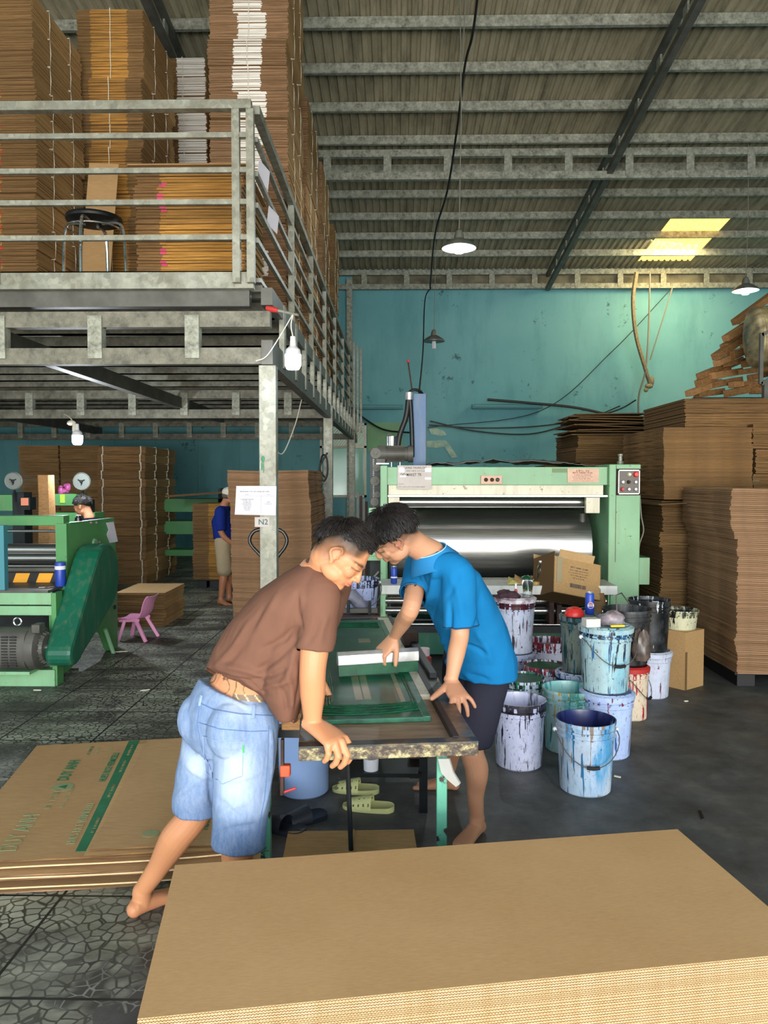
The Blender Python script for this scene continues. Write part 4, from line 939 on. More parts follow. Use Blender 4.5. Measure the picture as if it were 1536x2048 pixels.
# ---- things on the ink shelf
def can(c, r, h, label, body, nm='drink_can', top='alu'):
    t = thing(nm, c, label, 'can'); M = Matrix.Translation(c)
    build('can_body', MB().lathe([(r * .8, 0), (r, h * .06), (r, h * .9), (r * .82, h * .96)], M, 28), body, t)
    build('can_top', MB().lathe([(r * .82, h * .96), (r * .84, h), (r * .78, h), (r * .76, h * .975), (0, h * .975)], M, 28), MT[top], t)
    return t
SZ = Z(1170, shy) + .002
sx = lambda px: X(px, shy + .02)
t = can(V((sx(788), shy + .05, SZ)), .028, .15, 'blue drink can on the left end of the ink shelf', MT['blueplastic'])
build('band', MB().lathe([(.0285, .05), (.0288, .062), (.0285, .062)], Matrix.Translation((sx(788), shy + .05, SZ)), 24), MT['paper'], t)
t = thing('plastic_bottle', (sx(1083), shy + .06, SZ), 'clear plastic water bottle standing on the ink shelf beside the carton', 'bottle')
build('bottle', MB().lathe([(0, .004), (.026, 0), (.03, .012), (.03, .05), (.027, .06), (.031, .07), (.031, .125), (.024, .15), (.013, .165), (.012, .19), (.0105, .19), (.0115, .163), (.022, .148), (.0295, .124), (.0285, .012), (0, .008)], Matrix.Translation((sx(1083), shy + .06, SZ)), 24), MT['clear'], t)
build('cap', MB().lathe([(.0135, .185), (.0135, .2), (0, .2)], Matrix.Translation((sx(1083), shy + .06, SZ)), 16), MT['lampwhite'], t)
t = thing('green_bottle', (sx(1056), shy + .1, SZ), 'green glass bottle lying on the ink shelf', 'bottle')
M = Matrix.Translation((sx(1056), shy + .1, SZ + .034)) @ Matrix.Rotation(radians(78), 4, 'X') @ Matrix.Rotation(radians(15), 4, 'Y')
build('bottle', MB().lathe([(0, -.08), (.03, -.08), (.033, -.06), (.033, .04), (.015, .075), (.012, .11), (0, .11)], M, 20), MT['greenglass'], t)
for k, (a, b, c_, lab, m) in enumerate(((1015, 1040, 0, 'crumpled yellowish paper on the ink shelf', '#c8c070'), (1028, 1055, 1, 'folded brown card scrap on the ink shelf', '#b08a60'))):
    mb = MB(); x0, x1 = sx(a), sx(b); mb.add([(x0, shy, SZ), (x1, shy - .02, SZ + .005), (x1 + .02, shy + .14, SZ + .012), (x0 + .03, shy + .16, SZ + .05 + .02 * k), ((x0 + x1) / 2, shy + .05, SZ + .035)], [(0, 1, 4), (1, 2, 4), (2, 3, 4), (3, 0, 4), (0, 3, 2, 1)])
    o = build('scrap_paper', mb, simple('scrap_%d' % k, m, .8), smooth=0); tag(o, lab, 'paper')
t = thing('tape_roll', (sx(1071), shy + .03, SZ), 'roll of brown tape lying flat near the clear bottle', 'tape')
build('roll', MB().lathe([(.018, 0), (.035, 0), (.035, .025), (.018, .025), (.018, 0)], Matrix.Translation((sx(1072), shy + .02, SZ)), 20), simple('tape_brown', '#a88a4a', .3), t)
o = build('marker_box', MB().box(sx(950), sx(966), shy - .01, shy + .05, SZ, SZ + .03), MT['paper'], bevel=.002); tag(o, 'small white packet on the ink shelf behind the blue shirt', 'packet')
t = thing('red_can', (sx(1064), shy + .14, SZ), 'small red and silver tin behind the tape roll on the shelf', 'can')
build('can_body', MB().lathe([(.02, 0), (.022, .01), (.022, .05), (.018, .058), (0, .056)], Matrix.Translation((sx(1069), shy + .15, SZ)), 18), MT['redgrip'], t)
# open carton tilted on the shelf end
def open_carton():
    # corners given by real positions: a box of .40 x .30 x .25 m tipping forward off the shelf
    t = thing('open_carton', (X(1160, 6.4), 6.4, Z(1200, 6.4)), 'worn open carton with torn flaps tipping off the right end of the shelf', 'carton')
    c0 = V((X(1107, 6.32), 6.32, Z(1184, 6.32))); ex = V((.88, .30, -.20)).normalized(); ez = V((-.02, .30, .95)); ez = (ez - ex * ez.dot(ex)).normalized(); ey = ez.cross(ex)
    # local frame: x along printed face, y into the box, z up
    M = Matrix(((ex.x, ey.x, ez.x, c0.x), (ex.y, ey.y, ez.y, c0.y), (ex.z, ey.z, ez.z, c0.z), (0, 0, 0, 1)))
    W, D, H = .46, .33, .31; th = .006
    def panel(nm, x0, x1, y0, y1, z0, z1, m='board'): return build(nm, MB().obox(M @ Matrix.Translation(((x0 + x1) / 2, (y0 + y1) / 2, (z0 + z1) / 2)), x1 - x0, y1 - y0, z1 - z0), MT[m], t, smooth=0)
    f = panel('front_panel', 0, W, 0, th, 0, H); panel('back_panel', 0, W, D - th, D, 0, H + .02); panel('side_panel', 0, th, 0, D, 0, H + .04, 'board_dark'); panel('side_panel', W - th, W, 0, D, 0, H); panel('bottom_panel', 0, W, 0, D, 0, th, 'board_dark')
    for nm, hx, rot in (('flap', (.04, 0, H), 24), ('flap', (.0, D - th, H + .02), -14)):
        Mf = M @ Matrix.Translation(hx) @ Matrix.Rotation(radians(rot), 4, 'X'); build(nm, MB().obox(Mf @ Matrix.Translation((.17, 0, .03)), .34, th, .07), MT['board_top'], t, smooth=0)
    mb = MB(); G = lambda x, z: M @ frame((x, -.0015, z), (1, 0, 0), (0, 0, 1))
    for k, (n_, sz) in enumerate(((16, .018), (26, .012), (30, .012), (24, .012), (17, .012))): worn_print(mb, n_, sz, G(.25, .235 - k * .022), 'CENTER', k)
    build('print', mb, MT['ink'], f, smooth=0, weld=False); mb = MB()
    x = .16; rb = random.Random(3)
    while x < .31: wv = rb.choice([.0015, .003, .0045]); mb.obox(M @ Matrix.Translation((x, -.001, .085)), wv, .001, .034); x += wv + rb.choice([.002, .003])
    build('barcode', mb, MT['ink'], f, smooth=0, weld=False)
    mb = MB(); mb.obox(M @ Matrix.Translation((.05, -.004, .20)), .05, .003, .22); tag(build('tape', mb, simple('wrinkled_tape', '#9a8f72', .25), f, smooth=0), 'peeling brown tape')
open_carton()
# hanging rag under the carton
mb = MB(); c = onY(1196, 1200, 6.5)
mb.loft([(c + V((0, 0, .06)), V((.05, 0, 0)), V((0, .02, 0))), (c + V((.01, 0, -.03)), V((.06, 0, 0)), V((0, .03, 0))), (c + V((-.01, 0, -.12)), V((.035, 0, 0)), V((0, .02, 0))), (c + V((.0, 0, -.2)), V((.05, 0, 0)), V((0, .02, 0)))], 14)
tag(build('hanging_rag', mb, simple('brown_rag', '#8a6a44', .9, var='#5c4630')), 'brown rag hanging under the tipping carton', 'rag')

# ---- bits behind the table, left of the press: bucket on a rusty trolley
tr = thing('rusty_trolley', (X(720, 5.2), 5.3, 0), 'low rusty steel trolley behind the far end of the printing table', 'trolley')
y = 5.15; zt_ = Z(1232, y)
build('top_frame', MB().box(X(660, y), X(757, y), y, y + .45, zt_ - .05, zt_), MT['rust'], tr, smooth=0)
build('rail', MB().bar((X(662, y), y - .02, Z(1222, y)), (X(755, y), y - .02, Z(1221, y)), .03, .03), MT['dsteel'], tr, smooth=0)
for px in (697, 740): build('clip', MB().box(X(px - 3, y), X(px + 3, y), y - .05, y, Z(1228, y), Z(1202, y)), MT['dark'], tr, smooth=0)
for px in (664, 753):
    for yy in (y + .03, y + .42): build('leg', MB().box(X(px, y) - .015, X(px, y) + .015, yy - .015, yy + .015, 0, zt_), MT['rust'], tr, smooth=0)
for nm, cx, lab in (('mopping_roller', 690, 'dark roll lying behind the trolley'),):
    pass
# wooden wheel-like coil and struts behind, by the gear side
cw = thing('steel_rack', (X(720, 7.6), 7.6, 0), 'dark rack of upright bars left of the press gear side', 'rack')
for k, px in enumerate((716, 722, 728, 733)): build('bar', MB().box(X(px, 7.8) - .012, X(px, 7.8) + .012, 7.78, 7.82, 0, Z(985 + 6 * k, 7.8)), MT['rust' if k % 2 else 'dsteel'], cw, smooth=0)
build('foot', MB().box(X(712, 7.8), X(737, 7.8), 7.7, 7.9, 0, .06), MT['dark'], cw, smooth=0)
o = build('leaning_rod', MB().tube([(X(738, 6.9), 6.9, Z(1166, 6.9)), (X(757, 6.9), 6.95, Z(1145, 6.9))], .008, 6), MT['galv']); tag(o, 'thin rod leaning between trolley and press', 'rod')
o.location.z -= 0
# ============================================================ left green machine (side plate faces the aisle)
LX = -2.75
lm = thing('slotting_machine', (LX - .8, 6.8, 0), 'green machine with dark green belt guard at the left edge', 'machine')
def yx(px, x=LX): return x * F / (px - 795)          # depth where that x plane crosses the pixel column
def yz(px, py, x=LX): y = yx(px, x); return (y, 1.64 - (py - 960) / F * y)
poly = [yz(134, 1046), yz(224, 1036), yz(229, 1150), yz(228, 1303), yz(212, 1306), yz(196, 1262), yz(158, 1285), yz(152, 1322), yz(125, 1348), yz(101, 1363), yz(101, 1190), yz(122, 1182)]
M = Matrix(((0, 0, 1, 0), (1, 0, 0, 0), (0, 1, 0, 0), (0, 0, 0, 1)))
poly = [(a, max(0.0, b)) for a, b in poly]
mb = MB(); mb.prism(poly, LX - .05, LX, M); sp = build('side_plate', mb, MT['green2'], lm, smooth=0)
# top bar, front posts
Y0 = 6.35
zz = lambda py, y=Y0: 1.64 - (py - 960) / F * y
build('top_bar', MB().box(-5.2, LX - .03, Y0, Y0 + .12, zz(1052), zz(1032)), MT['green2'], lm, bevel=.005, smooth=0)
build('front_flange', MB().box(LX - .09, LX + .002, Y0 - .02, Y0 + .03, zz(1184), zz(1048)), MT['green2'], lm, smooth=0)
for py, r, y, m in ((1063, .012, 6.5, 'chrome'), (1101, .055, 6.75, 'drum'), (1118, .05, 6.72, 'drum'), (1134, .012, 6.55, 'chrome'), (1141, .03, 6.6, 'dsteel')):
    build('roller', MB().tube([(-5.2, y, zz(py, y)), (LX - .05, y, zz(py, y))], r, 20), MT[m], lm)
build('back_panel', MB().box(-5.2, LX - .05, 6.95, 7.0, zz(1180), zz(1128, 7)), MT['dark'], lm, smooth=0)
# hazard striped guard
hz = build('hazard_guard', MB().box(-5.2, LX - .12, 6.5, 6.53, zz(1173, 6.5), zz(1148, 6.5)), MT['hazb'], lm, smooth=0)
mb = MB(); x = LX - .22
while x > -5.2:
    z0, z1 = zz(1173, 6.5) + .002, zz(1148, 6.5) - .002
    mb.add([(x - .13, 6.498, z0), (x - .01, 6.498, z0), (x + .03, 6.498, z1), (x - .09, 6.498, z1), (x - .13, 6.5, z0), (x - .01, 6.5, z0), (x + .03, 6.5, z1), (x - .09, 6.5, z1)], [(0, 1, 2, 3), (0, 4, 5, 1), (1, 5, 6, 2), (2, 6, 7, 3), (3, 7, 4, 0)]); x -= .20
tag(build('stripes', mb, MT['hazy'], hz, smooth=0, weld=False), 'orange-yellow slanting stripes')
build('table_shelf', MB().box(-5.2, LX - .02, 6.02, 6.6, .745, .765), MT['dsteel'], lm, smooth=0)
fy = 6.02; zf = lambda py: 1.64 - (py - 960) / F * fy; xf = lambda px: (px - 795) / F * fy
build('front_panel', MB().box(-5.2, xf(93), fy, fy + .04, zf(1213), .745), MT['green'], lm, bevel=.003, smooth=0)
build('front_panel', MB().box(-5.2, xf(93), fy + .01, fy + .04, zf(1235), zf(1216)), MT['green'], lm, bevel=.003, smooth=0)
build('front_leg', MB().box(xf(93), xf(103), fy, fy + .12, 0, .745), MT['green2'], lm, bevel=.004, smooth=0)
build('inner_cover', MB().box(-5.2, LX - .05, 6.6, 6.65, .05, .74), MT['dark'], lm, smooth=0)
build('base_rail', MB().box(-5.2, xf(100), fy - .02, fy + .1, 0, zf(1345)), MT['green'], lm, bevel=.006, smooth=0)
build('motor_tray', MB().box(-5.2, xf(66), fy - .16, fy + .06, zf(1346), zf(1340)), MT['green'], lm, smooth=0)
# hand wheel boss and ports on the side plate
def disc(px, py, r, t_, m, nm, off=0):
    y, z = yz(px, py); Mx = Matrix.Translation((LX + off, y, z)) @ Matrix.Rotation(pi / 2, 4, 'Y')
    return build(nm, MB().lathe([(0, 0), (r, 0), (r, t_), (r * .85, t_ + .006), (0, t_ + .006)], Mx, 28), MT[m], lm)
disc(212, 1118, .10, .03, 'green2', 'bearing_cover'); disc(212, 1118, .055, .045, 'green2', 'bearing_cap', .02)
disc(183, 1089, .05, .012, 'green', 'boss'); disc(193, 1086, .014, .01, 'galv', 'bolt'); disc(176, 1046, .012, .01, 'galv', 'bolt'); disc(187, 1046, .012, .01, 'galv', 'bolt'); disc(222, 1217, .02, .008, 'dark', 'port')
build('brace_leg', MB().tube([(LX + .02, yz(198, 1262)[0], yz(198, 1262)[1]), (LX + .06, yz(206, 1300)[0], 0)], .02, 8), MT['green'], lm)
# belt guard: teardrop with real thickness
cB, rB = V((5.92, .29)), .10; cT, rT = V((6.60, .80)), .29
d = (cT - cB); L = d.length; d.normalize(); n_ = V((-d.y, d.x)); a0 = math.asin((rT - rB) / L); pts = []
for k in range(15):
    a = -pi / 2 - a0 + (pi + 2 * a0) * k / 14 ; q = d * cos(a) + n_ * sin(a)
    pts.append(tuple(cT + q * rT))
for k in range(9):
    a = pi / 2 + a0 + (pi - 2 * a0) * k / 8; q = d * cos(a) + n_ * sin(a); pts.append(tuple(cB + q * rB))
mb = MB(); mb.prism(pts, LX + .03, LX + .24, M); tag(build('belt_guard', mb, MT['dgreen'], lm, bevel=.03, smooth=0), 'dark green teardrop belt guard')
build('guard_bracket', MB().bar((LX, 6.1, .62), (LX + .1, 6.15, .60), .02, .03), MT['rust'], lm)
# motor
mt = thing('electric_motor', (xf(40), 5.9, .05), 'grey electric motor with slotted cover under the green machine', 'motor')
my, mz = 5.88, 1.64 - (1300 - 960) / F * 5.88; xm = lambda px: (px - 795) / F * my
body = MB(); body.loft([(V((x, my, mz)), V((0, .155, 0)), V((0, 0, .155))) for x in (xm(-30), xm(-26), xm(52), xm(55))], 32, p=3.2); bo = build('motor_body', body, MT['dsteel'], mt)
mb = MB()
for c0 in (10, 27):
    for k in range(11):
        z = mz + .11 - k * .022; mb.box(xm(c0), xm(c0 + 13), my - .1565, my - .150, z - .006, z + .006)
build('cooling_slots', mb, MT['black'], bo, smooth=0)
mb = MB(); mb.tube([V((xm(55), my, mz)), V((xm(60), my, mz)), V((xm(72), my, mz)), V((xm(78), my, mz))], [.165, .17, .165, .12], 30); build('motor_flange', mb, MT['dsteel'], mt)
mb = MB(); mb.tube([V((xm(78), my, mz)), V((xm(84), my, mz))], [.11, .10], 26)
for k in range(18):
    a = k * pi / 9; q = V((0, cos(a), sin(a))); mb.bar(V((xm(77), my, mz)) + q * .115, V((xm(85), my, mz)) + q * .105, .008, .02, up=q)
build('cooling_ribs', mb, MT['dsteel'], mt); build('shaft', MB().tube([(xm(84), my, mz), (LX + .05, my, mz)], .035, 12), MT['chrome'], mt)
build('eye_bolt', MB().tube([V((xm(24) + .03 * cos(q * pi / 8), my, mz + .20 + .03 * sin(q * pi / 8))) for q in range(17)], .008, 8), MT['chrome'], mt)
build('terminal_box', MB().box(xm(66), xm(83), my - .12, my - .02, mz + .13, mz + .20), MT['dsteel'], mt, bevel=.008)
# things on the machine
c = V(((113 - 795) / F * 6.25, 6.25, .767)); t = thing('blue_canister', c, 'small blue canister with white band on the green machine shelf', 'canister')
build('body', MB().lathe([(.038, 0), (.042, .01), (.042, .19), (.038, .2), (0, .2)], Matrix.Translation(c), 24), MT['blueplastic'], t)
build('label_band', MB().lathe([(.0425, .14), (.043, .145), (.043, .165), (.0425, .17)], Matrix.Translation(c), 24), MT['paper'], t)
for k in range(3):
    pass
mb = MB()
for k, (px, a) in enumerate(((78, .3), (84, -.5), (88, .9))):
    mb.obox(Matrix.Translation(((px - 795) / F * 6.15, 6.15 + .01 * k, .772)) @ Matrix.Rotation(a, 4, 'Z'), .07, .012, .006)
tag(build('loose_tools', mb, MT['galv'], smooth=0), 'few small metal tools lying on the machine shelf', 'tools')
y = yx(219, LX + .004); mb = MB()
P = [yz(207, 1046), yz(222, 1044), yz(230, 1084), yz(214, 1087), yz(208, 1070), yz(212, 1060)]
mb.prism(P, LX + .002, LX + .006, M); tag(build('paper_sheet', mb, MT['paper'], smooth=0), 'torn white paper stuck on the green side plate', 'paper')
t = thing('grease_cup', (LX - .35, 6.4, zz(1033)), 'small black knob cap on top of the green machine bar', 'cap')
c = V(((152 - 795) / F * 6.5, 6.5, 1.29)); t.location = c; WL[t.name] = c
build('cup', MB().lathe([(.03, 0), (.03, .03), (.02, .035), (.02, .05), (0, .05)], Matrix.Translation(c), 16), MT['blackgloss'], t)
o = build('blue_upright', MB().box((-6 - 795) / F * 6.1, (12 - 795) / F * 6.1, 6.0, 6.06, .77, 1.64 - (1050 - 960) / F * 6.1), simple('teal_upright_paint', '#3c7f8c', .5)); tag(o, 'teal upright at the extreme left edge in front of the rollers', 'post')

# pink child chair
def pink_chair():
    y = 7.85; s = F / y; cx = (268 - 795) / s; t = thing('child_chair', (cx, y, 0), 'small pink plastic child chair on the floor beside the green machine', 'chair')
    M = Matrix.Translation((cx, y, 0)) @ Matrix.Rotation(radians(-8), 4, 'Z'); q = lambda x, yy, z: M @ V((x, yy, z))
    W = .13
    # seat and back as one bent shell, section in xz
    prof = [(-.155, .205), (-.14, .225), (-.05, .228), (.03, .222), (.085, .245), (.115, .30), (.135, .38), (.165, .44), (.185, .455)]
    mb = MB(); n = len(prof); P = cat_pts([(a, 0, b) for a, b in prof], 3); vs = []; fs = []
    m_ = 8
    for s_ in (0, 1):
        for i, p in enumerate(P):
            tng = (P[min(i + 1, len(P) - 1)] - P[max(i - 1, 0)]).normalized(); nr = V((-tng.z, 0, tng.x))
            for j in range(m_ + 1):
                yy = -W + 2 * W * j / m_; wv = .92 if i > len(P) - 3 else 1; dish = -.012 * (1 - (yy / W) ** 2)
                vs.append(q(*(p + nr * (dish + s_ * .010) + V((0, yy * wv, 0)))))
    S = len(P) * (m_ + 1); g = lambda i, j, s_: s_ * S + i * (m_ + 1) + j
    for i in range(len(P) - 1):
        for j in range(m_): fs += [(g(i, j, 0), g(i, j + 1, 0), g(i + 1, j + 1, 0), g(i + 1, j, 0)), (g(i, j, 1), g(i + 1, j, 1), g(i + 1, j + 1, 1), g(i, j + 1, 1))]
        fs += [(g(i, 0, 0), g(i + 1, 0, 0), g(i + 1, 0, 1), g(i, 0, 1)), (g(i, m_, 0), g(i, m_, 1), g(i + 1, m_, 1), g(i + 1, m_, 0))]
    for j in range(m_): fs += [(g(0, j, 0), g(0, j, 1), g(0, j + 1, 1), g(0, j + 1, 0)), (g(len(P) - 1, j, 0), g(len(P) - 1, j + 1, 0), g(len(P) - 1, j + 1, 1), g(len(P) - 1, j, 1))]
    mb.add(vs, fs); build('seat_shell', mb, MT['pink'], t, smooth=50)
    for sy in (-1, 1):
        for sx_, a, b in ((-1, -.075, -.135), (1, .045, .165)):
            build('leg', MB().bar(q(a, sy * .115, .215), q(b, sy * .145, 0), .03, .034), MT['pink'], t, bevel=.006)
        build('side_rail', MB().bar(q(-.14, sy * .12, .205), q(.085, sy * .12, .215), .02, .03), MT['pink'], t, bevel=.005)
pink_chair()
# things behind the left machine
lg = thing('timber_post', onZ(87, 1200, 0), 'thick rough wooden post standing behind the green machine', 'post')
y = 8.3; x0 = (87 - 795) / F * y; mb = MB(); rb = random.Random(5)
mb.loft([(V((x0 + rb.uniform(-.006, .006), y, z)), V((.082 + rb.uniform(-.006, .006), 0, 0)), V((0, .08, 0))) for z in (0, .3, .6, .9, 1.2, 1.45, 1.64 - (950 - 960) / F * y)], 14, p=3); build('trunk', mb, MT['wood2'], lg)
rm = thing('rear_machine', ((60 - 795) / F * 9, 9.2, 0), 'dark machine with green ledges and two round dials behind the green machine', 'machine')
y = 9.1; xa = lambda px: (px - 795) / F * y; za = lambda py: 1.64 - (py - 960) / F * y
build('frame_post', MB().box(xa(18), xa(42), y, y + .2, 0, za(985)), MT['dark'], rm, smooth=0)
build('frame_post', MB().box(xa(150), xa(172), y, y + .2, 0, za(1000)), MT['dark'], rm, smooth=0)
build('ledge', MB().box(xa(-40), xa(18), y, y + .3, za(1022), za(990)), MT['green2'], rm, smooth=0)
build('ledge', MB().box(xa(100), xa(150), y - .02, y + .3, za(1011), za(988)), MT['green2'], rm, smooth=0)
build('ledge', MB().box(xa(100), xa(185), y, y + .3, za(1050), za(1026)), MT['green2'], rm, smooth=0)
build('cabinet', MB().box(xa(40), xa(58), y - .05, y + .1, za(1020), za(995)), MT['dark'], rm, smooth=0)
build('warning_label', MB().box(xa(40), xa(55), y - .055, y - .05, za(1011), za(996)), simple('orange_label', '#c87a5a', .6), rm, smooth=0)
for px, py in ((25, 962), (163, 963)):
    c = V((xa(px), y - .05, za(py))); Mx = Matrix.Translation(c) @ Matrix.Rotation(pi / 2, 4, 'X')
    dl = build('dial', MB().lathe([(.105, -.02), (.108, .0), (.10, .012), (.094, .004), (0, .004)], Mx, 32), simple('pale_dial_%d' % px, '#646963', .5), rm)
    mb = MB()
    for k in range(3): a = k * 2.1 + .5; mb.bar(c + V((0, -.012, 0)), c + V((.045 * cos(a), -.012, .045 * sin(a))), .012, .006, up=(0, 1, 0))
    mb.ball(c + V((0, -.012, 0)), .018); build('hub', mb, MT['dark'], dl)
    build('dial_stem', MB().bar(c, c + V((0, .05, -.25)), .02, .02), MT['dark'], rm)
mb = MB(); rb = random.Random(8); c = V((xa(122), y + .08, za(986)))
for k in range(9): mb.ball(c + V((rb.uniform(-.09, .09), rb.uniform(-.04, .04), rb.uniform(.0, .09))), (rb.uniform(.03, .05), .03, rb.uniform(.03, .05)), n=10)
tag(build('plastic_bag', mb, simple('purple_bag', '#7a2a5a', .5, var='#a04a80')), 'crumpled purple plastic bag on the rear green ledge', 'bag')
o = build('yellow_tag', MB().box(xa(117), xa(127), y - .03, y - .02, za(1006), za(989)), simple('lime_card', '#9ab83a', .6), smooth=0); tag(o, 'lime green card hanging on the rear green ledge', 'card')
o = build('work_table', MB().box(xa(-60), xa(60), y - .5, y - .1, za(1100), za(1096)), MT['board_top'], smooth=0); 
wt = thing('work_table', (xa(40), y - .4, 0), 'low board-topped table where the seated worker rests an arm', 'table')
o.parent = wt; o.location = wloc(o) - wloc(wt); o.name = 'tabletop'
for px in (-50, 55):
    for yy in (y - .46, y - .14): build('leg', MB().box(xa(px) - .02, xa(px) + .02, yy - .02, yy + .02, 0, za(1100)), MT['dark'], wt, smooth=0)
# pallet jack
pj = thing('pallet_jack', ((532 - 795) / F * 6.9, 7.0, 0), 'hand pallet jack with looped black handle before the tall stack', 'pallet jack')
y = 6.95; q = lambda px, py, dy=0: V(((px - 795) / F * y, y + dy, 1.64 - (py - 960) / F * y))
loop = [q(541, 1140), (q(520, 1112)), q(502, 1092), q(498, 1078), q(506, 1064), q(520, 1059), q(548, 1058), q(565, 1064), q(573, 1080), q(568, 1096), q(556, 1112), q(541, 1140)]
build('handle', MB().tube(cat_pts(loop, 6), .016, 10), MT['blackgloss'], pj)
build('shaft', MB().tube([q(541, 1136), V((q(541, 1136).x, y + .12, .28))], .022, 10), MT['dark'], pj)
build('pump_head', MB().box(q(541, 0).x - .09, q(541, 0).x + .09, y + .05, y + .25, .04, .30), MT['orange'], pj, bevel=.01)
for s_ in (-.17, .17): build('fork', MB().box(q(541, 0).x + s_ - .07, q(541, 0).x + s_ + .07, y + .2, y + .62, .03, .07), MT['orange'], pj, smooth=0)
for s_ in (-.05, .05): build('wheel', MB().tube([V((q(541, 0).x + s_ - .02, y + .12, .05)), V((q(541, 0).x + s_ + .02, y + .12, .05))], .05, 18), MT['black'], pj)
# notice and marks on the platform post
pn = thing('paper_notice', onY(511, 1030, 5.42), 'white printed sheet taped across the front platform post', 'notice')
P4 = [onY(473, 972, 5.425), onY(553, 972, 5.425), onY(552, 1031, 5.43), onY(470, 1029, 5.43)]
mb = MB(); nx, ny = 16, 10; vs = []; fs = []
for s_ in (0, 1):
    for j in range(ny + 1):
        for i in range(nx + 1):
            a, b = i / nx, j / ny; p = (P4[0].lerp(P4[1], a)).lerp(P4[3].lerp(P4[2], a), b); vs.append(p + V((0, -.0015 * s_ - .012 * (max(0, abs(a - .5) - .25)) ** 2 * 8 + .002 * sin(a * 7 + b * 3), 0)))
S = (nx + 1) * (ny + 1); g = lambda i, j, s_: s_ * S + j * (nx + 1) + i
for j in range(ny):
    for i in range(nx): fs += [(g(i, j, 0), g(i + 1, j, 0), g(i + 1, j + 1, 0), g(i, j + 1, 0)), (g(i, j, 1), g(i, j + 1, 1), g(i + 1, j + 1, 1), g(i + 1, j, 1))]
mb.add(vs, fs); build('sheet', mb, MT['paper'], pn, smooth=60)
mb = MB(); yy = 5.417
def NT(s, px, py, sz, al='CENTER'): p = onY(px, py, yy); text_mb(mb, s, sz, frame((p.x, yy, p.z), (1, 0, 0), (0, 0, 1)), align=al, ext=.0004)
def NW(n_, px, py, sz, sd): p = onY(px, py, yy); worn_print(mb, n_, sz, frame((p.x, yy, p.z), (1, 0, 0), (0, 0, 1)), 'CENTER', sd)
NW(38, 512, 984, .0095, 1); NW(9, 494, 990, .005, 2); NW(8, 537, 990, .005, 3)
for k, n_ in enumerate((5, 24, 16, 15, 20, 16, 14, 13, 9)): NW(n_, 495, 996 + k * 3.1, .0065, 10 + k)
NW(6, 537, 1005, .008, 30); NW(15, 537, 1008.5, .006, 31)
a, b = onY(478, 992, yy), onY(551, 992, yy); mb.bar(a, b, .0006, .0008); a, b = onY(522, 992, yy), onY(522, 1027, yy); mb.bar(a, b, .0008, .0006)
build('lettering', mb, MT['ink'], pn, smooth=0, weld=False)
mb = MB(); p = onY(525, 1044, 5.448); mb.box(p.x - .055, p.x + .05, 5.446, 5.45, p.z - .035, p.z + .035); st = build('sticker', mb, MT['paper2'], smooth=0); tag(st, 'dirty sticker with scrawled letters below the notice on the post', 'sticker')
mb = MB(); text_mb(mb, 'N2', .055, frame((p.x - .03, 5.4455, p.z - .018), (1, 0, 0), (0, 0, 1)), ext=.0005); build('scrawl', mb, simple('teal_scrawl', '#2f5a62', .7), st, smooth=0, weld=False)
mb = MB(); p = onY(526, 918, 5.447); mb.ball(p, (.012, .002, .022)); mb.ball(p + V((-.008, 0, -.05)), (.006, .002, .03)); mb.ball(p + V((.004, 0, -.06)), (.003, .002, .04)); tag(build('paint_stain', mb, simple('green_ink_stain', '#1f7a55', .5)), 'small green ink splash on the front platform post', 'paint stain')
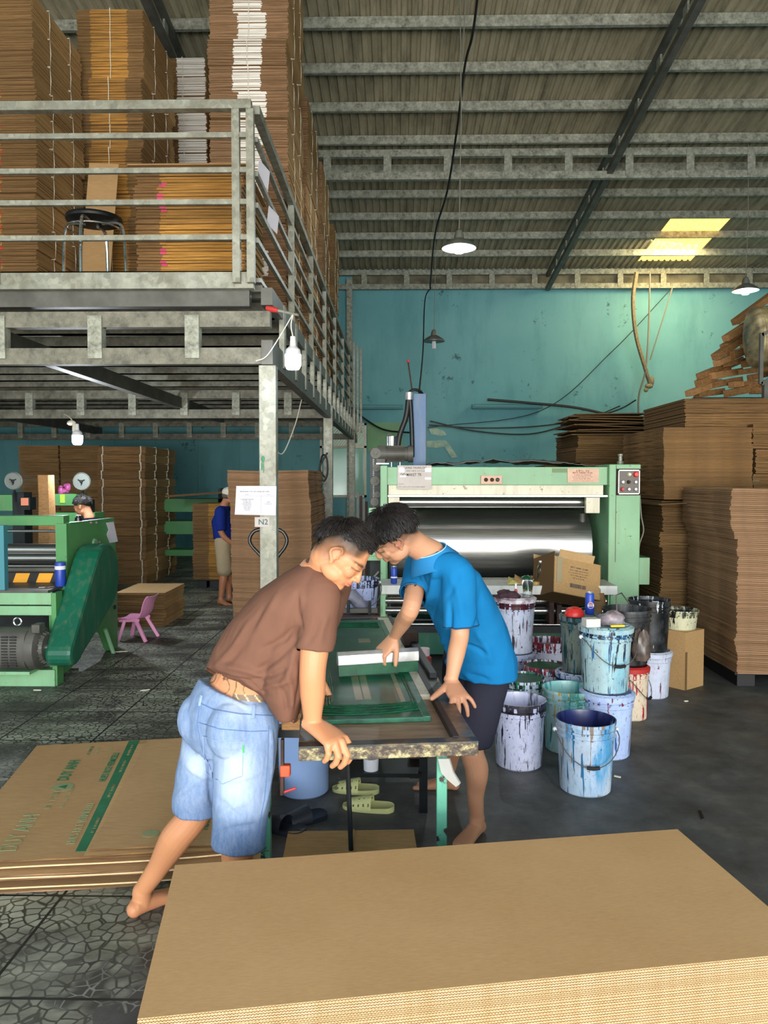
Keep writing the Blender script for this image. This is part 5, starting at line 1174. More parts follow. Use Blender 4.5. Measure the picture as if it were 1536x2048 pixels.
# ============================================================ ink buckets
def bucket(cx, cy, z0, R, H, mat, label, fill=None, fillz=.3, handle='down', lid=False, hang=0.0, handle_side=-1, group=None, fillm=None, inner=None, bottom=.84, cat='bucket', nm='paint_bucket'):
    t = thing(nm, (cx, cy, z0), label, cat, group)
    rb = R * bottom; M = Matrix.Translation((cx, cy, z0)); th = .004
    rz = lambda z: rb + (R * .955 - rb) * (z / H)
    prof = [(0, 0), (rb * .94, 0), (rb, .008), (rz(H * .78), H * .78), (rz(H * .78) + .006, H * .785), (rz(H * .80) + .006, H * .80), (rz(H * .815), H * .805), (rz(H * .86), H * .86), (rz(H * .86) + .008, H * .865), (rz(H * .885) + .008, H * .885), (rz(H * .89), H * .89), (rz(H * .95), H * .95), (R, H * .955), (R, H), (R - .006, H), (R - .009, H * .97)]
    if fill is None: prof += [(rb * .97, .012), (0, .012)]
    else: prof += [(rz(fillz) - .006, fillz - .02), (0, fillz - .02)]
    mbs = MB().lathe(prof, M, 48)
    nseg = len(prof) - 1; mbs.m = [1 if (k // 48) >= 13 and k < nseg * 48 else 0 for k in range(len(mbs.f))]
    ob = build('bucket_shell', mbs, [mat, inner or mat], t, origin=(cx, cy, z0))
    if fill is not None:
        mb = MB(); n = 40; vs = [(0, 0)]; r_ = rz(fillz) - .007
        mb.lathe([(r_, fillz - .018), (r_, fillz), (r_ * .7, fillz - .004), (r_ * .3, fillz - .005), (0, fillz - .005)], M, 40); build('ink', mb, fill, t)
    if lid:
        build('lid', MB().lathe([(R + .004, H - .03), (R + .006, H - .004), (R * .9, H + .008), (R * .86, H + .002), (R * .84, H - .012), (0, H - .012)], M, 48), fillm or mat, t)
    if handle:
        hz = H * .84; pts = []; a0 = handle_side; drop = .15 if handle == 'down' else -.0
        for k in range(17):
            a = pi * k / 16
            if handle == 'down': p = V((-(R + .006) * cos(a), -(R + .012) * sin(a) ** .6 - .0, hz - drop * sin(a) ** 1.3))
            else: p = V((-(R + .004) * cos(a), .02 * sin(a), hz + (R * 1.0) * sin(a)))
            pts.append(M @ (Matrix.Rotation(a0, 3, 'Z') @ p))
        hd = build('handle', MB().tube(pts, .0028, 6), MT['dsteel'], t)
        build('grip', MB().tube([pts[7], pts[8], pts[9]], .010, 10), MT['black'], hd)
        for e in (pts[0], pts[-1]): build('lug', MB().ball(e, .013, n=10), MT['lampwhite'], t)
    return t
def bx_(px, y): return (px - 795) / F * y
def drip(name, c, r): return simple(name, c, .25)
GI = simple('wet_green_ink', '#075a38', .42, var='#06442a', vs=20, spec=.25); NI = simple('wet_navy_ink', '#1c2450', .15, var='#2a3468', vs=12); DKI = simple('wet_black_ink', '#0c0d10', .2); WI = simple('pale_residue', '#c2c6d6', .4, var='#9fa6c0', vs=12)
B = bucket
def inner_mat(name, a, b, c):
    m = N(name); n = m.noise(1, m.mapped((16, 16, 3)), detail=4, rough=.6); m.col(m.ramp(n, [(.38, a), (.48, b), (.60, b), (.64, c)])); return m.set(.3)
INV = inner_mat('inner_navy', '#141a44', '#232c62', '#9fb0d0'); IWB = inner_mat('inner_white_black', '#1a1626', '#c6cbe6', '#d6daf0'); ITL = inner_mat('inner_teal', '#2f8a90', '#8fc6c2', '#cfe6e0')
B(bx_(1175, 4.05), 4.05, 0, .157, .38, bucket_mat('bucket_lightblue', '#a9c2d8', '#2a6a94', '#8a7a68', .35, .03, 1, '#c3cddc', wash='#2f8fc4'), 'front bucket of the group, pale blue with navy ink inside and a hanging wire handle', NI, .24, 'down', handle_side=.0, inner=INV)
B(bx_(1041, 4.40), 4.40, 0, .155, .38, bucket_mat('bucket_black_drips', '#c2c8e4', '#15121f', '#241c34', .72, .14, 2, '#cfd2e8'), 'white bucket streaked with black drips, left of the front pale blue one', WI, .10, None, inner=IWB)
B(bx_(1139, 4.66), 4.66, 0, .157, .38, bucket_mat('bucket_teal', '#9fc0c0', '#1f6a5e', '#b08a3a', .5, .03, 3, '#7fa8ac', wash='#3c8a90'), 'open teal-stained bucket behind the front pale blue one', simple('teal_residue', '#3f9a98', .3, var='#bcd8d4', vs=8), .22, None, inner=ITL)
b4 = B(bx_(1217, 4.58), 4.58, 0, .157, .38, bucket_mat('bucket_blue_white', '#b4c8ee', '#7a1c38', '#2a5a9a', .12, .06, 4, '#a8bfe8'), 'clean light blue bucket carrying a spattered bucket on top', None, .3, None, lid=True)
B(bx_(1213, 4.60), 4.60, .385, .157, .385, bucket_mat('bucket_topped', '#a9c6cc', '#1a2030', '#2c6a9a', .5, .10, 5, '#9fbcc0', wash='#7fb4c4'), 'spattered pale bucket stacked on the light blue one, white block on its lid', None, .3, 'down', lid=True, handle_side=.25)
B(bx_(1045, 4.90), 4.90, 0, .152, .38, bucket_mat('bucket_green_a', '#c3cfe0', '#1a2a2c', '#1c6a4a', .55, .12, 6), 'bucket full of green ink behind the black-streaked one', GI, .368, None)
B(bx_(1092, 5.24), 5.24, 0, .150, .38, bucket_mat('bucket_green_b', '#c9cfe2', '#8a2430', '#1f2a30', .5, .10, 7), 'bucket full of green ink with red smears, second from the front', GI, .368, None)
B(bx_(1029, 5.60), 5.60, 0, .155, .38, bucket_mat('bucket_low_left', '#b4bedd', '#2a2a40', '#c07a30', .3, .08, 8, '#a8b4d6'), 'lower bucket of the left pair before the press, with blue print', None, .3, None, lid=True)
B(bx_(1031, 5.62), 5.62, .385, .150, .40, bucket_mat('bucket_red_drips', '#bcc4da', '#4a1020', '#1c1820', .45, .17, 9, '#c6cce0'), 'upper bucket of the left pair, red drips and a crusted rim', None, .3, None, lid=True, fillm=simple('crusted_lid', '#7a5a66', .6, var='#d8d4dc', vs=22))
B(bx_(1097, 5.95), 5.95, 0, .155, .40, bucket_mat('bucket_back_red', '#c0c4d6', '#7a1a2a', '#1c1c28', .4, .12, 10), 'red-smeared bucket half hidden behind the green ink buckets', simple('grey_residue', '#8a8c9a', .4), .35, None)
B(bx_(1160, 5.05), 5.05, 0, .150, .38, bucket_mat('bucket_blue_smear', '#bcc8e0', '#1c2a5a', '#23509a', .7, .14, 11), 'blue-smeared lower bucket under the dark stained one', None, .3, None, lid=True)
B(bx_(1163, 5.05), 5.05, .385, .138, .37, bucket_mat('bucket_dark_teal', '#5f6c68', '#123036', '#1c5a66', .85, .14, 12, '#79827a', wash='#3a4640'), 'dark teal-crusted bucket stacked behind the spattered pale one', None, .3, None, lid=True)
B(bx_(1264, 5.30), 5.30, 0, .122, .36, bucket_mat('bucket_red_pail', '#cfc0a8', '#a01830', '#8a2038', .8, .14, 13, '#d8cab0'), 'narrow cream pail running with red ink', None, .3, 'down', lid=True, handle_side=.9, fillm=MT['redgrip'], bottom=.9)
B(bx_(1254, 5.34), 5.34, .372, .168, .38, bucket_mat('bucket_black_open', '#1d1c1c', '#3a3632', '#0e0e10', .3, .05, 14), 'black bucket with raised wire handle, stacked on the red-streaked pail', DKI, .33, None)
B(bx_(1303, 5.85), 5.85, 0, .155, .345, bucket_mat('bucket_white_right', '#c2cadc', '#7a1430', '#1a1626', .22, .12, 15), 'white bucket with crimson flecks under the tall black one', None, .3, None, lid=True)
B(bx_(1299, 5.86), 5.86, .35, .158, .385, bucket_mat('bucket_black_tall', '#101113', '#26282a', '#c8ccd0', .1, .05, 16), 'glossy black bucket stacked on the white crimson-flecked one', DKI, .36, None)
# raised bail of the open black bucket
t = thing('wire_bail', (bx_(1240, 5.25), 5.2, .74), 'bent wire bail standing up behind the black open bucket', 'wire')
build('wire', MB().tube([onY(1234, 1300, 5.17), onY(1233, 1190, 5.2), onY(1243, 1186, 5.25), onY(1262, 1212, 5.35)], .005, 6), MT['dsteel'], t)
# things standing on the buckets
def blob(name, c, r, mat, label, cat, seed, amp=.35, n=20):
    mb = MB(); mb.ball((0, 0, 0), 1, n=n); out = []
    for v in mb.v:
        v = V(v); k = 1 + amp * noise.noise(v * 1.7 + V((seed, 0, 0))) + amp * .5 * noise.noise(v * 4 + V((0, seed, 0))); out.append((c[0] + v.x * r[0] * k, c[1] + v.y * r[1] * k, max(c[2] + v.z * r[2] * k, c[2] - r[2] * .5)))
    mb.v = out; return tag(build(name, mb, mat, smooth=50), label, cat)
ph = V((bx_(1180, 4.85), 4.85, .765)); t = can(V((bx_(1180, 4.98), 4.98, .77)), .0285, .145, 'slim blue soft drink can on the dark teal bucket', MT['blueplastic'])
C0 = V((bx_(1180, 4.98), 4.98, .77)); mb = MB(); fr = frame(C0 + V((0, -.0292, .062)), (1, 0, 0), (0, 0, 1))
mb.lathe([(.021, 0), (.021, .0012)], fr, 30); lg_ = build('logo_ring', mb, MT['paper'], t)
def arcseg(z0, z1, h, r=.0185):
    P = []
    for k in range(13): 
        x = -r + 2 * r * k / 12; y = sqrt(max(0, r * r - x * x)); P.append((x, min(z1, y) if z1 > 0 else z1))
    for k in range(12, -1, -1):
        x = -r + 2 * r * k / 12; y = -sqrt(max(0, r * r - x * x)); P.append((x, max(z0, y) if z0 < 0 else z0))
    return P
mb = MB(); r = .0185; P = [(x, y) for x, y in [(r * cos(a), r * sin(a)) for a in [radians(q) for q in range(22, 159, 8)]]]; mb.prism(P, .0012, .002, fr); build('logo_top', mb, MT['redgrip'], lg_, smooth=0)
mb = MB(); P = [(r * cos(a), r * sin(a)) for a in [radians(q) for q in range(202, 339, 8)]]; mb.prism(P, .0012, .002, fr); build('logo_bottom', mb, simple('logo_blue', '#123a9a', .4), lg_, smooth=0)
mb = MB(); text_mb(mb, 'PEPSI', .0145, fr @ Matrix.Translation((0, -.0052, .0022)), align='CENTER', ext=.0004, sx=.85); build('logo_lettering', mb, MT['ink'], lg_, smooth=0)
c = V((bx_(1151, 4.93), 4.95, .765)); t = thing('red_cup', c, 'shiny red plastic bowl upturned on the dark teal bucket', 'bowl')
build('bowl', MB().lathe([(.062, 0), (.063, .006), (.058, .03), (.044, .05), (.02, .058), (0, .059)], Matrix.Translation(c), 24), MT['red'], t)
c = V((bx_(1185, 4.50), 4.52, .775)); o = build('white_block', MB().obox(Matrix.Translation(c + V((0, 0, .028))) @ Matrix.Rotation(.2, 4, 'Z'), .09, .07, .05), MT['white'], bevel=.004); tag(o, 'white foam block on the spattered pale bucket', 'block')
blob('crumpled_bag', V((bx_(1226, 4.63), 4.66, .79)), (.085, .06, .055), simple('crumpled_mauve_film', '#7a6a70', .35, var='#a29aa0', vs=18), 'crumpled mauve plastic bag on the spattered pale bucket', 'bag', 3)
c = V((bx_(1236, 4.50), 4.50, .778)); t = thing('yellow_cutter', c, 'yellow box cutter lying on the spattered pale bucket', 'cutter')
build('body', MB().obox(Matrix.Translation(c + V((0, 0, .008))) @ Matrix.Rotation(.15, 4, 'Z'), .085, .018, .012), MT['yellow'], t, bevel=.003)
build('blade', MB().obox(Matrix.Translation(c + V((.05, .008, .008))) @ Matrix.Rotation(.15, 4, 'Z'), .03, .010, .002), MT['alu'], t, smooth=0)
blob('purple_rag', V((bx_(1016, 5.6), 5.58, .80)), (.09, .06, .04), simple('ink_soaked_rag', '#2c1c26', .9, var='#4a3038', vs=25), 'ink-soaked dark rag heaped on the upper left bucket', 'rag', 9, .5)
c = V((bx_(1055, 5.62), 5.60, .79)); t = thing('plastic_cup', c, 'clear disposable cup standing on the upper left bucket', 'cup')
build('cup', MB().lathe([(0, .002), (.028, 0), (.045, .125), (.047, .128), (.044, .127), (.0275, .004), (0, .005)], Matrix.Translation(c), 28), MT['clear'], t)
build('straw', MB().tube([c + V((.01, 0, .004)), c + V((.0, .01, .12))], .003, 6), MT['lampwhite'], t)
c = V((bx_(1034, 5.62), 5.66, .79)); t = thing('small_bottle', c, 'tiny white-capped bottle between rag and clear cup', 'bottle')
build('bottle', MB().lathe([(.012, 0), (.012, .035), (.007, .045), (.007, .05), (0, .05)], Matrix.Translation(c), 14), MT['redgrip'], t); build('cap', MB().lathe([(.009, .05), (.008, .09), (0, .09)], Matrix.Translation(c), 14), MT['lampwhite'], t)
blob('dangling_bag', V((bx_(1280, 5.2), 5.16, .50)), (.06, .05, .14), simple('dark_clear_bag', '#3a3230', .3, var='#6a5a50', vs=14), 'dirty plastic bag slumped down the black bucket side', 'bag', 5)
o = build('white_stick', MB().obox(Matrix.Translation((bx_(1311, 5.8), 5.80, .722)) @ Matrix.Rotation(.2, 4, 'Z'), .05, .012, .01), MT['paper']); tag(o, 'short white stick lying across the glossy black bucket', 'stick')
# carton with the cream tub
t = thing('brown_carton', (bx_(1375, 6.15), 6.2, 0), 'plain brown carton standing on the floor before the right stacks', 'carton')
M = Matrix.Translation((bx_(1372, 5.98), 5.98, 0)) @ Matrix.Rotation(radians(47), 4, 'Z')
s1, s2 = .26, .20
Mx = Matrix.Translation((bx_(1372, 5.98), 5.98, 0))
ea = V((.80, .60, 0)); eb = V((-.62, .78, 0)); c0 = V((bx_(1372, 5.98), 5.98, 0)); Hc = .455
P = [c0, c0 + ea * .25, c0 + ea * .25 + eb * .24, c0 + eb * .24]
def wallp(a, b, z0, z1, nm, m): return build(nm, MB().bar(a.lerp(b, .5).lerp(a, 1) + V((0, 0, (z0 + z1) / 2)), b + V((0, 0, (z0 + z1) / 2)), .005, z1 - z0), MT[m], t, smooth=0)
for k, nm in enumerate(('front_panel', 'side_panel', 'back_panel', 'side_panel')): wallp(P[k], P[(k + 1) % 4], 0, Hc, nm, 'board')
mb = MB(); mb.add([p + V((0, 0, Hc)) for p in P] + [p + V((0, 0, Hc - .006)) for p in P], [(0, 1, 2, 3), (7, 6, 5, 4), (0, 4, 5, 1), (1, 5, 6, 2), (2, 6, 7, 3), (3, 7, 4, 0)]); build('top_panel', mb, MT['board_top'], t, smooth=0)
mb = MB(); mb.box(-.012, .012, -.003, 0, 0, .30); mb.v = [tuple(c0 + ea * .012 + V((v[0] * .8, v[0] * .6 - .004 + v[1], v[2]))) for v in mb.v]; build('seam_tape', mb, MT['board_dark'], t, smooth=0)
cc = c0 + ea * .12 + eb * .13
bucket(cc.x, cc.y, Hc + .001, .145, .155, bucket_mat('tub_cream', '#c4c2a0', '#1a1c1a', '#4a4a3a', .5, .12, 17, H=.155), 'short cream tub with black drips, standing on the brown carton', simple('black_residue', '#2a2c30', .3), .13, None, cat='tub', nm='ink_tub')
# blue tub left of the table, basin on trolley
bucket(bx_(605, 4.0), 4.0, 0, .140, .42, simple('smooth_blue_plastic', '#93b2e6', .4, var='#a2bfec', vs=3), 'clean light blue tub on the floor left under the printing table', None, .3, None, cat='tub', nm='plastic_tub', bottom=.93)
t = bucket(bx_(716, 5.35), 5.38, zt_ + .0, .15, .22, bucket_mat('bucket_basin', '#aab4d4', '#15182a', '#2a2f48', .5, .12, 18, '#98a4cc', H=.22), 'wide spattered basin with a grey rag, on the rusty trolley', simple('basin_residue', '#8a7464', .4, var='#b8c0dc', vs=6), .10, 'down', cat='basin', nm='ink_basin', handle_side=.3)
o = build('grey_rag', MB().tube(cat_pts([V((bx_(688, 5.2), 5.24, zt_ + .21)), V((bx_(700, 5.2), 5.20, zt_ + .14)), V((bx_(722, 5.2), 5.18, zt_ + .07)), V((bx_(738, 5.2), 5.22, zt_ + .05))], 5), [.015] * 5 + [.045] * 5 + [.035] * 5 + [.012], 12), simple('wet_grey_rag', '#6a6a78', .6, var='#8c8ca0', vs=9)); tag(o, 'wet grey rag draped over the basin edge', 'rag')
# litter on floor
for k, (px, py, L_, a, lab) in enumerate(((1146, 1512, .05, .3, 'scrap of pinkish paper on the floor between the front buckets'), (1235, 1553, .035, -.6, 'tiny white strip on the floor right of the front bucket'), (240, 1303, .14, .25, 'thin wooden sliver on the floor by the green machine'), (290, 1380, .07, .5, 'short white splinter on the open floor'), (75, 1380, .06, -.05, 'pale splinter before the green machine'), (802, 1662, .03, .2, 'small beige chip on the floor under the printing table'), (1403, 1630, .10, 1.35, 'black twisted scrap on the floor beyond the big stack'), (1372, 1402, .03, .2, 'small pale chip on the floor before the right pallets'))):
    p = onZ(px, py, .004); o = build('floor_scrap', MB().obox(Matrix.Translation(p) @ Matrix.Rotation(a, 4, 'Z'), L_, .012, .006), MT['black' if 'black' in lab else ('plate' if 'pink' in lab else 'wcord')], smooth=0); tag(o, lab, 'scrap')
# ============================================================ screen printing table
TA = radians(6.2); TU = V((cos(TA), sin(TA), 0)); TV = V((-sin(TA), cos(TA), 0)); T0 = onZ(597, 1495, .80); T0 = V((T0.x, T0.y, 0))
TW = .575; TL = 2.28; TZ = .80
MTB = Matrix(((TU.x, TV.x, 0, T0.x), (TU.y, TV.y, 0, T0.y), (0, 0, 1, 0), (0, 0, 0, 1)))
tp = lambda u_, v_, z=TZ: MTB @ V((u_, v_, z))
def tb(u0, u1, v0, v1, z0, z1): return MB().obox(MTB @ Matrix.Translation(((u0 + u1) / 2, (v0 + v1) / 2, (z0 + z1) / 2)), abs(u1 - u0), abs(v1 - v0), abs(z1 - z0))
def railmat():
    m = N('flaking_cream_paint_rail'); n = m.noise(26, m.mapped((1, 1, 1.6)), detail=8, rough=.75); m.col(m.ramp(n, [(.36, '#231e1b'), (.47, '#4a4038'), (.55, '#857a55'), (.61, '#b4b088'), (.66, '#6d6258')])); m.bump(n, .5, .004); return m.set(.6)
RM = railmat()
def siderail():
    m = N('ink_worn_rail'); n = m.noise(7, m.mapped((1, 1, 1)), detail=8, rough=.7); c = m.ramp(n, [(.34, '#15191a'), (.5, '#2f3432'), (.6, '#6a5b46'), (.68, '#2f5d66')]); m.col(c); return m.set(.35)
SRM = siderail()
tbl = thing('printing_table', tuple(tp(.28, 1.1, 0)), 'narrow steel screen printing table with flaking painted frame and green legs', 'table')
build('front_rail', tb(0, TW, -.0, .045, TZ - .045, TZ - .004), RM, tbl, bevel=.003, smooth=0)
build('front_rail_top', tb(0, TW, .0, .045, TZ - .004, TZ + .002), SRM, tbl, smooth=0)
build('side_rail', tb(0, .05, .045, TL, TZ - .04, TZ + .002), SRM, tbl, bevel=.003, smooth=0)
build('side_rail', tb(TW - .055, TW, .045, TL, TZ - .04, TZ + .002), SRM, tbl, bevel=.003, smooth=0)
build('inner_strip', tb(TW - .075, TW - .055, .045, TL, TZ - .02, TZ + .006), MT['dark'], tbl, smooth=0)
build('rear_rail', tb(0, TW, TL - .04, TL, TZ - .04, TZ + .002), SRM, tbl, bevel=.003, smooth=0)
def topb():
    m = N('brown_work_board'); n = m.noise(3, m.mapped((2, 14, 2)), detail=6, dist=.5); m.col(m.ramp(n, [(.35, '#7d6650'), (.6, '#9b8266'), (.75, '#8a735a')])); return m.set(.45)
build('work_board', tb(.05, TW - .075, .045, TL - .04, TZ - .035, TZ - .018), topb(), tbl, smooth=0)
build('side_board', tb(TW - .14, TW - .075, .55, TL - .04, TZ - .018, TZ + .002), MT['cream'], tbl, smooth=0)
build('black_arm', tb(TW - .042, TW - .008, .78, 1.95, TZ + .002, TZ + .026), MT['dark'], tbl, bevel=.004, smooth=0)
build('hinge', tb(TW - .075, TW + .0, 1.42, 1.52, TZ + .002, TZ + .07), MT['rust'], tbl, bevel=.006, smooth=0)
for (px, v_, lab) in ((527, .32, 'l'), (885, .20, 'r')):
    s = F / (2.42 + v_); x = (px - 795) / s; y = 2.42 + v_ + .0
    build('leg', MB().box(x - .018, x + .018, y - .018, y + .018, 0, TZ - .05), MT['tealpaint'], tbl, bevel=.003, smooth=0)
for u_ in (-.12, TW - .05): 
    p = tp(u_, TL - .15, 0); build('leg', MB().box(p.x - .018, p.x + .018, p.y - .018, p.y + .018, 0, TZ - .05), MT['tealpaint'], tbl, bevel=.003, smooth=0)
xl_, xr_ = (527 - 795) / F * 2.74, (885 - 795) / F * 2.62
build('cross_rail', MB().box(xl_ - .02, xr_ + .02, 2.72, 2.76, TZ - .085, TZ - .047), MT['dark'], tbl, smooth=0)
a, b = V((xl_, 2.74, TZ - .068)), V((tp(-.12, TL - .15).x, tp(-.12, TL - .15).y, TZ - .068)); build('long_rail', MB().bar(a, b, .035, .035), MT['dsteel'], tbl, smooth=0)
a, b = V((xr_, 2.64, TZ - .068)), V((tp(TW - .05, TL - .15).x, tp(TW - .05, TL - .15).y, TZ - .068)); build('long_rail', MB().bar(a, b, .035, .035), MT['dsteel'], tbl, smooth=0)
build('low_rail', MB().bar(V((xl_, 4.3, .26)), V((xr_ - .05, 4.3, .26)), .03, .03), MT['dsteel'], tbl, smooth=0)
build('tie_rod', MB().tube([onY(695, 1520, 2.62), onY(702, 1700, 2.62)], .0085, 8), MT['dark'], tbl)
build('tie_rod', MB().tube([V((xr_ - .0, 2.64, .68)), V((xr_, 2.64, .30))], .006, 6), MT['dark'], tbl)
c = onY(831, 1530, 3.9); build('foot_bracket', MB().box(c.x - .03, c.x + .03, c.y, c.y + .06, c.z - .07, c.z + .12), MT['rust'], tbl, smooth=0)
# wooden block at the left edge + clamp
o = build('wooden_block', MB().box((563 - 795) / F * 2.72, (603 - 795) / F * 2.72, 2.68, 2.86, TZ - .045, TZ + .015), MT['wood2'], bevel=.004); tag(o, 'pale wooden block on the left corner of the printing table', 'wood block')
cl = thing('bar_clamp', onY(563, 1600, 2.6), 'bar clamp with orange-red jaw hanging at the table corner', 'clamp'); y = 2.62
q = lambda px, py: onY(px, py, y)
build('bar', MB().bar(q(565, 1478), q(565, 1586), .010, .022), MT['rust'], cl, smooth=0)
build('sliding_jaw', MB().box(q(552, 0).x, q(573, 0).x, y - .015, y + .015, q(0, 1548).z, q(0, 1525).z), MT['orange'], cl, bevel=.004)
build('handle', MB().tube([q(563, 1586), q(592, 1576)], .0045, 8), MT['redgrip'], cl); build('screw', MB().tube([q(563, 1590), q(563, 1550)], .006, 8), MT['rust'], cl)
# the silk screen: frame, mesh, wet ink
def meshmat():
    m = N('green_inked_silk'); o = m.sep('Object')
    n = m.noise(5, m.mapped((1, 1, 1)), detail=6); c = m.ramp(n, [(.35, '#0d4030'), (.55, '#175842'), (.7, '#2a7455')]); m.col(c); return m.set(.34, spec=.4)
scr = thing('silk_screen', tuple(tp(.26, 1.0, TZ)), 'green-inked silk screen lying on the printing table', 'screen')
SU0, SU1, SV0, SV1 = .055, .44, .27, 2.16
MM = meshmat()
build('mesh', tb(SU0, SU1, SV0, SV1, TZ - .001, TZ + .002), MM, scr, smooth=0)
fm_ = simple('green_crusted_frame', '#124a38', .35, var='#2d6e54', vs=18, bump=.3, bs=40)
build('frame_bar', tb(SU0 - .02, SU0 + .012, SV0, SV1, TZ - .017, TZ + .004), fm_, scr, bevel=.003, smooth=0)
build('frame_bar', tb(SU1 - .008, SU1 + .022, SV0, SV1, TZ - .017, TZ + .004), fm_, scr, bevel=.003, smooth=0)
build('frame_bar', tb(SU0, SU1, SV1 - .03, SV1, TZ - .017, TZ + .004), fm_, scr, bevel=.003, smooth=0)
build('frame_bar', tb(SU0, SU1, SV0, SV0 + .03, TZ - .017, TZ + .001), fm_, scr, bevel=.003, smooth=0)
def inkridge(pts, r, seed, nm='ink_ridge'):
    rb = random.Random(seed); P = cat_pts(pts, 14); R = []
    for i, p in enumerate(P): R.append(r * (.55 + .45 * abs(noise.noise(V((i * .35, seed, 0)))) * 2)); p.z += 0
    mb = MB(); mb.tube(P, R, 8)
    z0 = TZ + .002; mb.v = [(x, y, z0 + max(0, (z - z0)) * .8) for x, y, z in mb.v]
    return build(nm, mb, GI, scr)
zt2 = TZ + .003
for k in range(4): inkridge([tp(SU0 + .04 + .008 * k + .004 * sin(k), .42 + .02 * k, zt2), tp(SU0 + .042 + .008 * k, .7, zt2), tp(SU0 + .036 + .008 * k, .95, zt2)], .006, k)
for k in range(7): inkridge([tp(SU0 + .0 + .015 * (k % 3), .33 + .018 * k + .01 * sin(k * 2), zt2), tp(.20, .315 + .018 * k, zt2), tp(.33, .33 + .016 * k + .006 * (k % 2), zt2), tp(SU1 - .01, .36 + .016 * k, zt2)], .007, 10 + k)
inkridge([tp(SU1 - .02, .42, zt2), tp(SU1 - .018, .8, zt2), tp(SU1 - .02, 1.0, zt2)], .007, 30); inkridge([tp(SU1 - .008, .4, zt2), tp(SU1 - .010, .8, zt2), tp(SU1 - .008, 1.3, zt2)], .005, 31)
for k in range(4): inkridge([tp(SU0, 1.95 + .04 * k, zt2), tp(.22, 1.96 + .04 * k, zt2), tp(SU1 - .02, 1.93 + .045 * k, zt2)], .008, 40 + k)
OPN = [((u0 + u1) / 2, (v0 + v1) / 2, u1 - u0, v1 - v0) for (u0, u1, v0, v1) in ((.205, .235, .50, .88), (.240, .268, .50, .88), (.376, .394, .45, .87), (.094, .116, .84, .96), (.058, .072, .75, .89), (.10, .16, 1.50, 1.60), (.28, .34, 1.53, 1.63))]
def patchm():
    m = N('open_stencil_patch'); m.col(m.ramp(m.noise(6, detail=5), [(.4, '#5d7a5c'), (.6, '#93805f')])); return m.set(.3)
PM = patchm()
for cu_, cv_, wu, wv in OPN: build('stencil_opening', MB().obox(MTB @ Matrix.Translation((cu_, cv_, TZ + .0026)), wu, wv, .0008), PM, scr, smooth=0)
# squeegee
sqa, sqb = onZ(676, 1353, TZ + .006), onZ(838, 1342, TZ + .006)
sq = thing('squeegee', tuple((sqa + sqb) / 2), 'wide aluminium squeegee with a green-inked blade, pulled across the screen', 'squeegee')
ax = (sqb - sqa).normalized(); up = V((0, .22, .975)); up = (up - ax * up.dot(ax)).normalized(); nz_ = ax.cross(up); Lq = (sqb - sqa).length
MQ = Matrix(((ax.x, up.x, nz_.x, sqa.x), (ax.y, up.y, nz_.y, sqa.y), (ax.z, up.z, nz_.z, sqa.z), (0, 0, 0, 1)))
build('blade', MB().obox(MQ @ Matrix.Translation((Lq / 2, .022, 0)), Lq * .985, .046, .009), GI, sq, bevel=.001, smooth=0)
prof = [(-.012, .044), (.012, .044), (.016, .062), (.018, .085), (.010, .102), (-.010, .102), (-.018, .085), (-.016, .06)]
mb = MB(); mb.prism([(z, y_) for z, y_ in prof], 0, Lq, MQ @ Matrix(((0, 0, 1, 0), (0, 1, 0, 0), (1, 0, 0, 0), (0, 0, 0, 1)))); build('holder', mb, MT['alu'], sq, bevel=.002, smooth=30)
SQTOP = lambda f, h=.102: MQ @ V((Lq * f, h, 0))
# small white pot and hanging film under the table
c = onY(742, 1540, 3.75); t = thing('white_pot', c, 'small white pot on a board under the printing table', 'pot'); c.z = onY(742, 1539, 3.75).z
build('pot', MB().lathe([(0, 0), (.036, 0), (.038, .06), (.035, .06), (.034, .006), (0, .006)], Matrix.Translation(c), 20), MT['lampwhite'], t)
o = build('under_shelf', MB().box(c.x - .12, c.x + .25, 3.7, 4.34, c.z - .02, c.z), MT['dark'], smooth=0); o.parent = tbl; o.location = wloc(o) - wloc(tbl)
mb = MB(); P = [onY(px, py, 2.58) for px, py in ((876, 1518), (898, 1518), (906, 1545), (920, 1568), (912, 1574), (893, 1558), (882, 1545))]
mb.add([p for p in P] + [p + V((.004, .012, 0)) for p in P], [tuple(range(7)), tuple(reversed(range(7, 14)))] + [(k, (k + 1) % 7, 7 + (k + 1) % 7, 7 + k) for k in range(7)]); tag(build('film_scrap', mb, MT['film'], smooth=0), 'wrinkled clear film dangling from the right front corner of the table', 'plastic film')
c = V(((848 - 795) / F * 3.75, 3.75, .70)); t = thing('pink_capped_jar', c, 'small red jar with pale pink cap between table and blue shirt', 'jar')
build('jar', MB().lathe([(0, 0), (.035, 0), (.038, .01), (.038, .07), (.028, .08), (0, .08)], Matrix.Translation(c), 20), MT['redgrip'], t); build('cap', MB().lathe([(.03, .08), (.03, .115), (0, .115)], Matrix.Translation(c), 20), simple('pale_pink_cap', '#e6cfd8', .4), t)
st = thing('side_stand', (c.x + .03, c.y + .02, 0), 'dark stand holding the pink-capped jar beside the table', 'stand'); build('top', MB().box(c.x - .07, c.x + .05, c.y - .06, c.y + .06, .68, .70), MT['dark'], st, smooth=0); build('post', MB().box(c.x - .02, c.x + .02, c.y - .02, c.y + .02, 0, .68), MT['dark'], st, smooth=0)
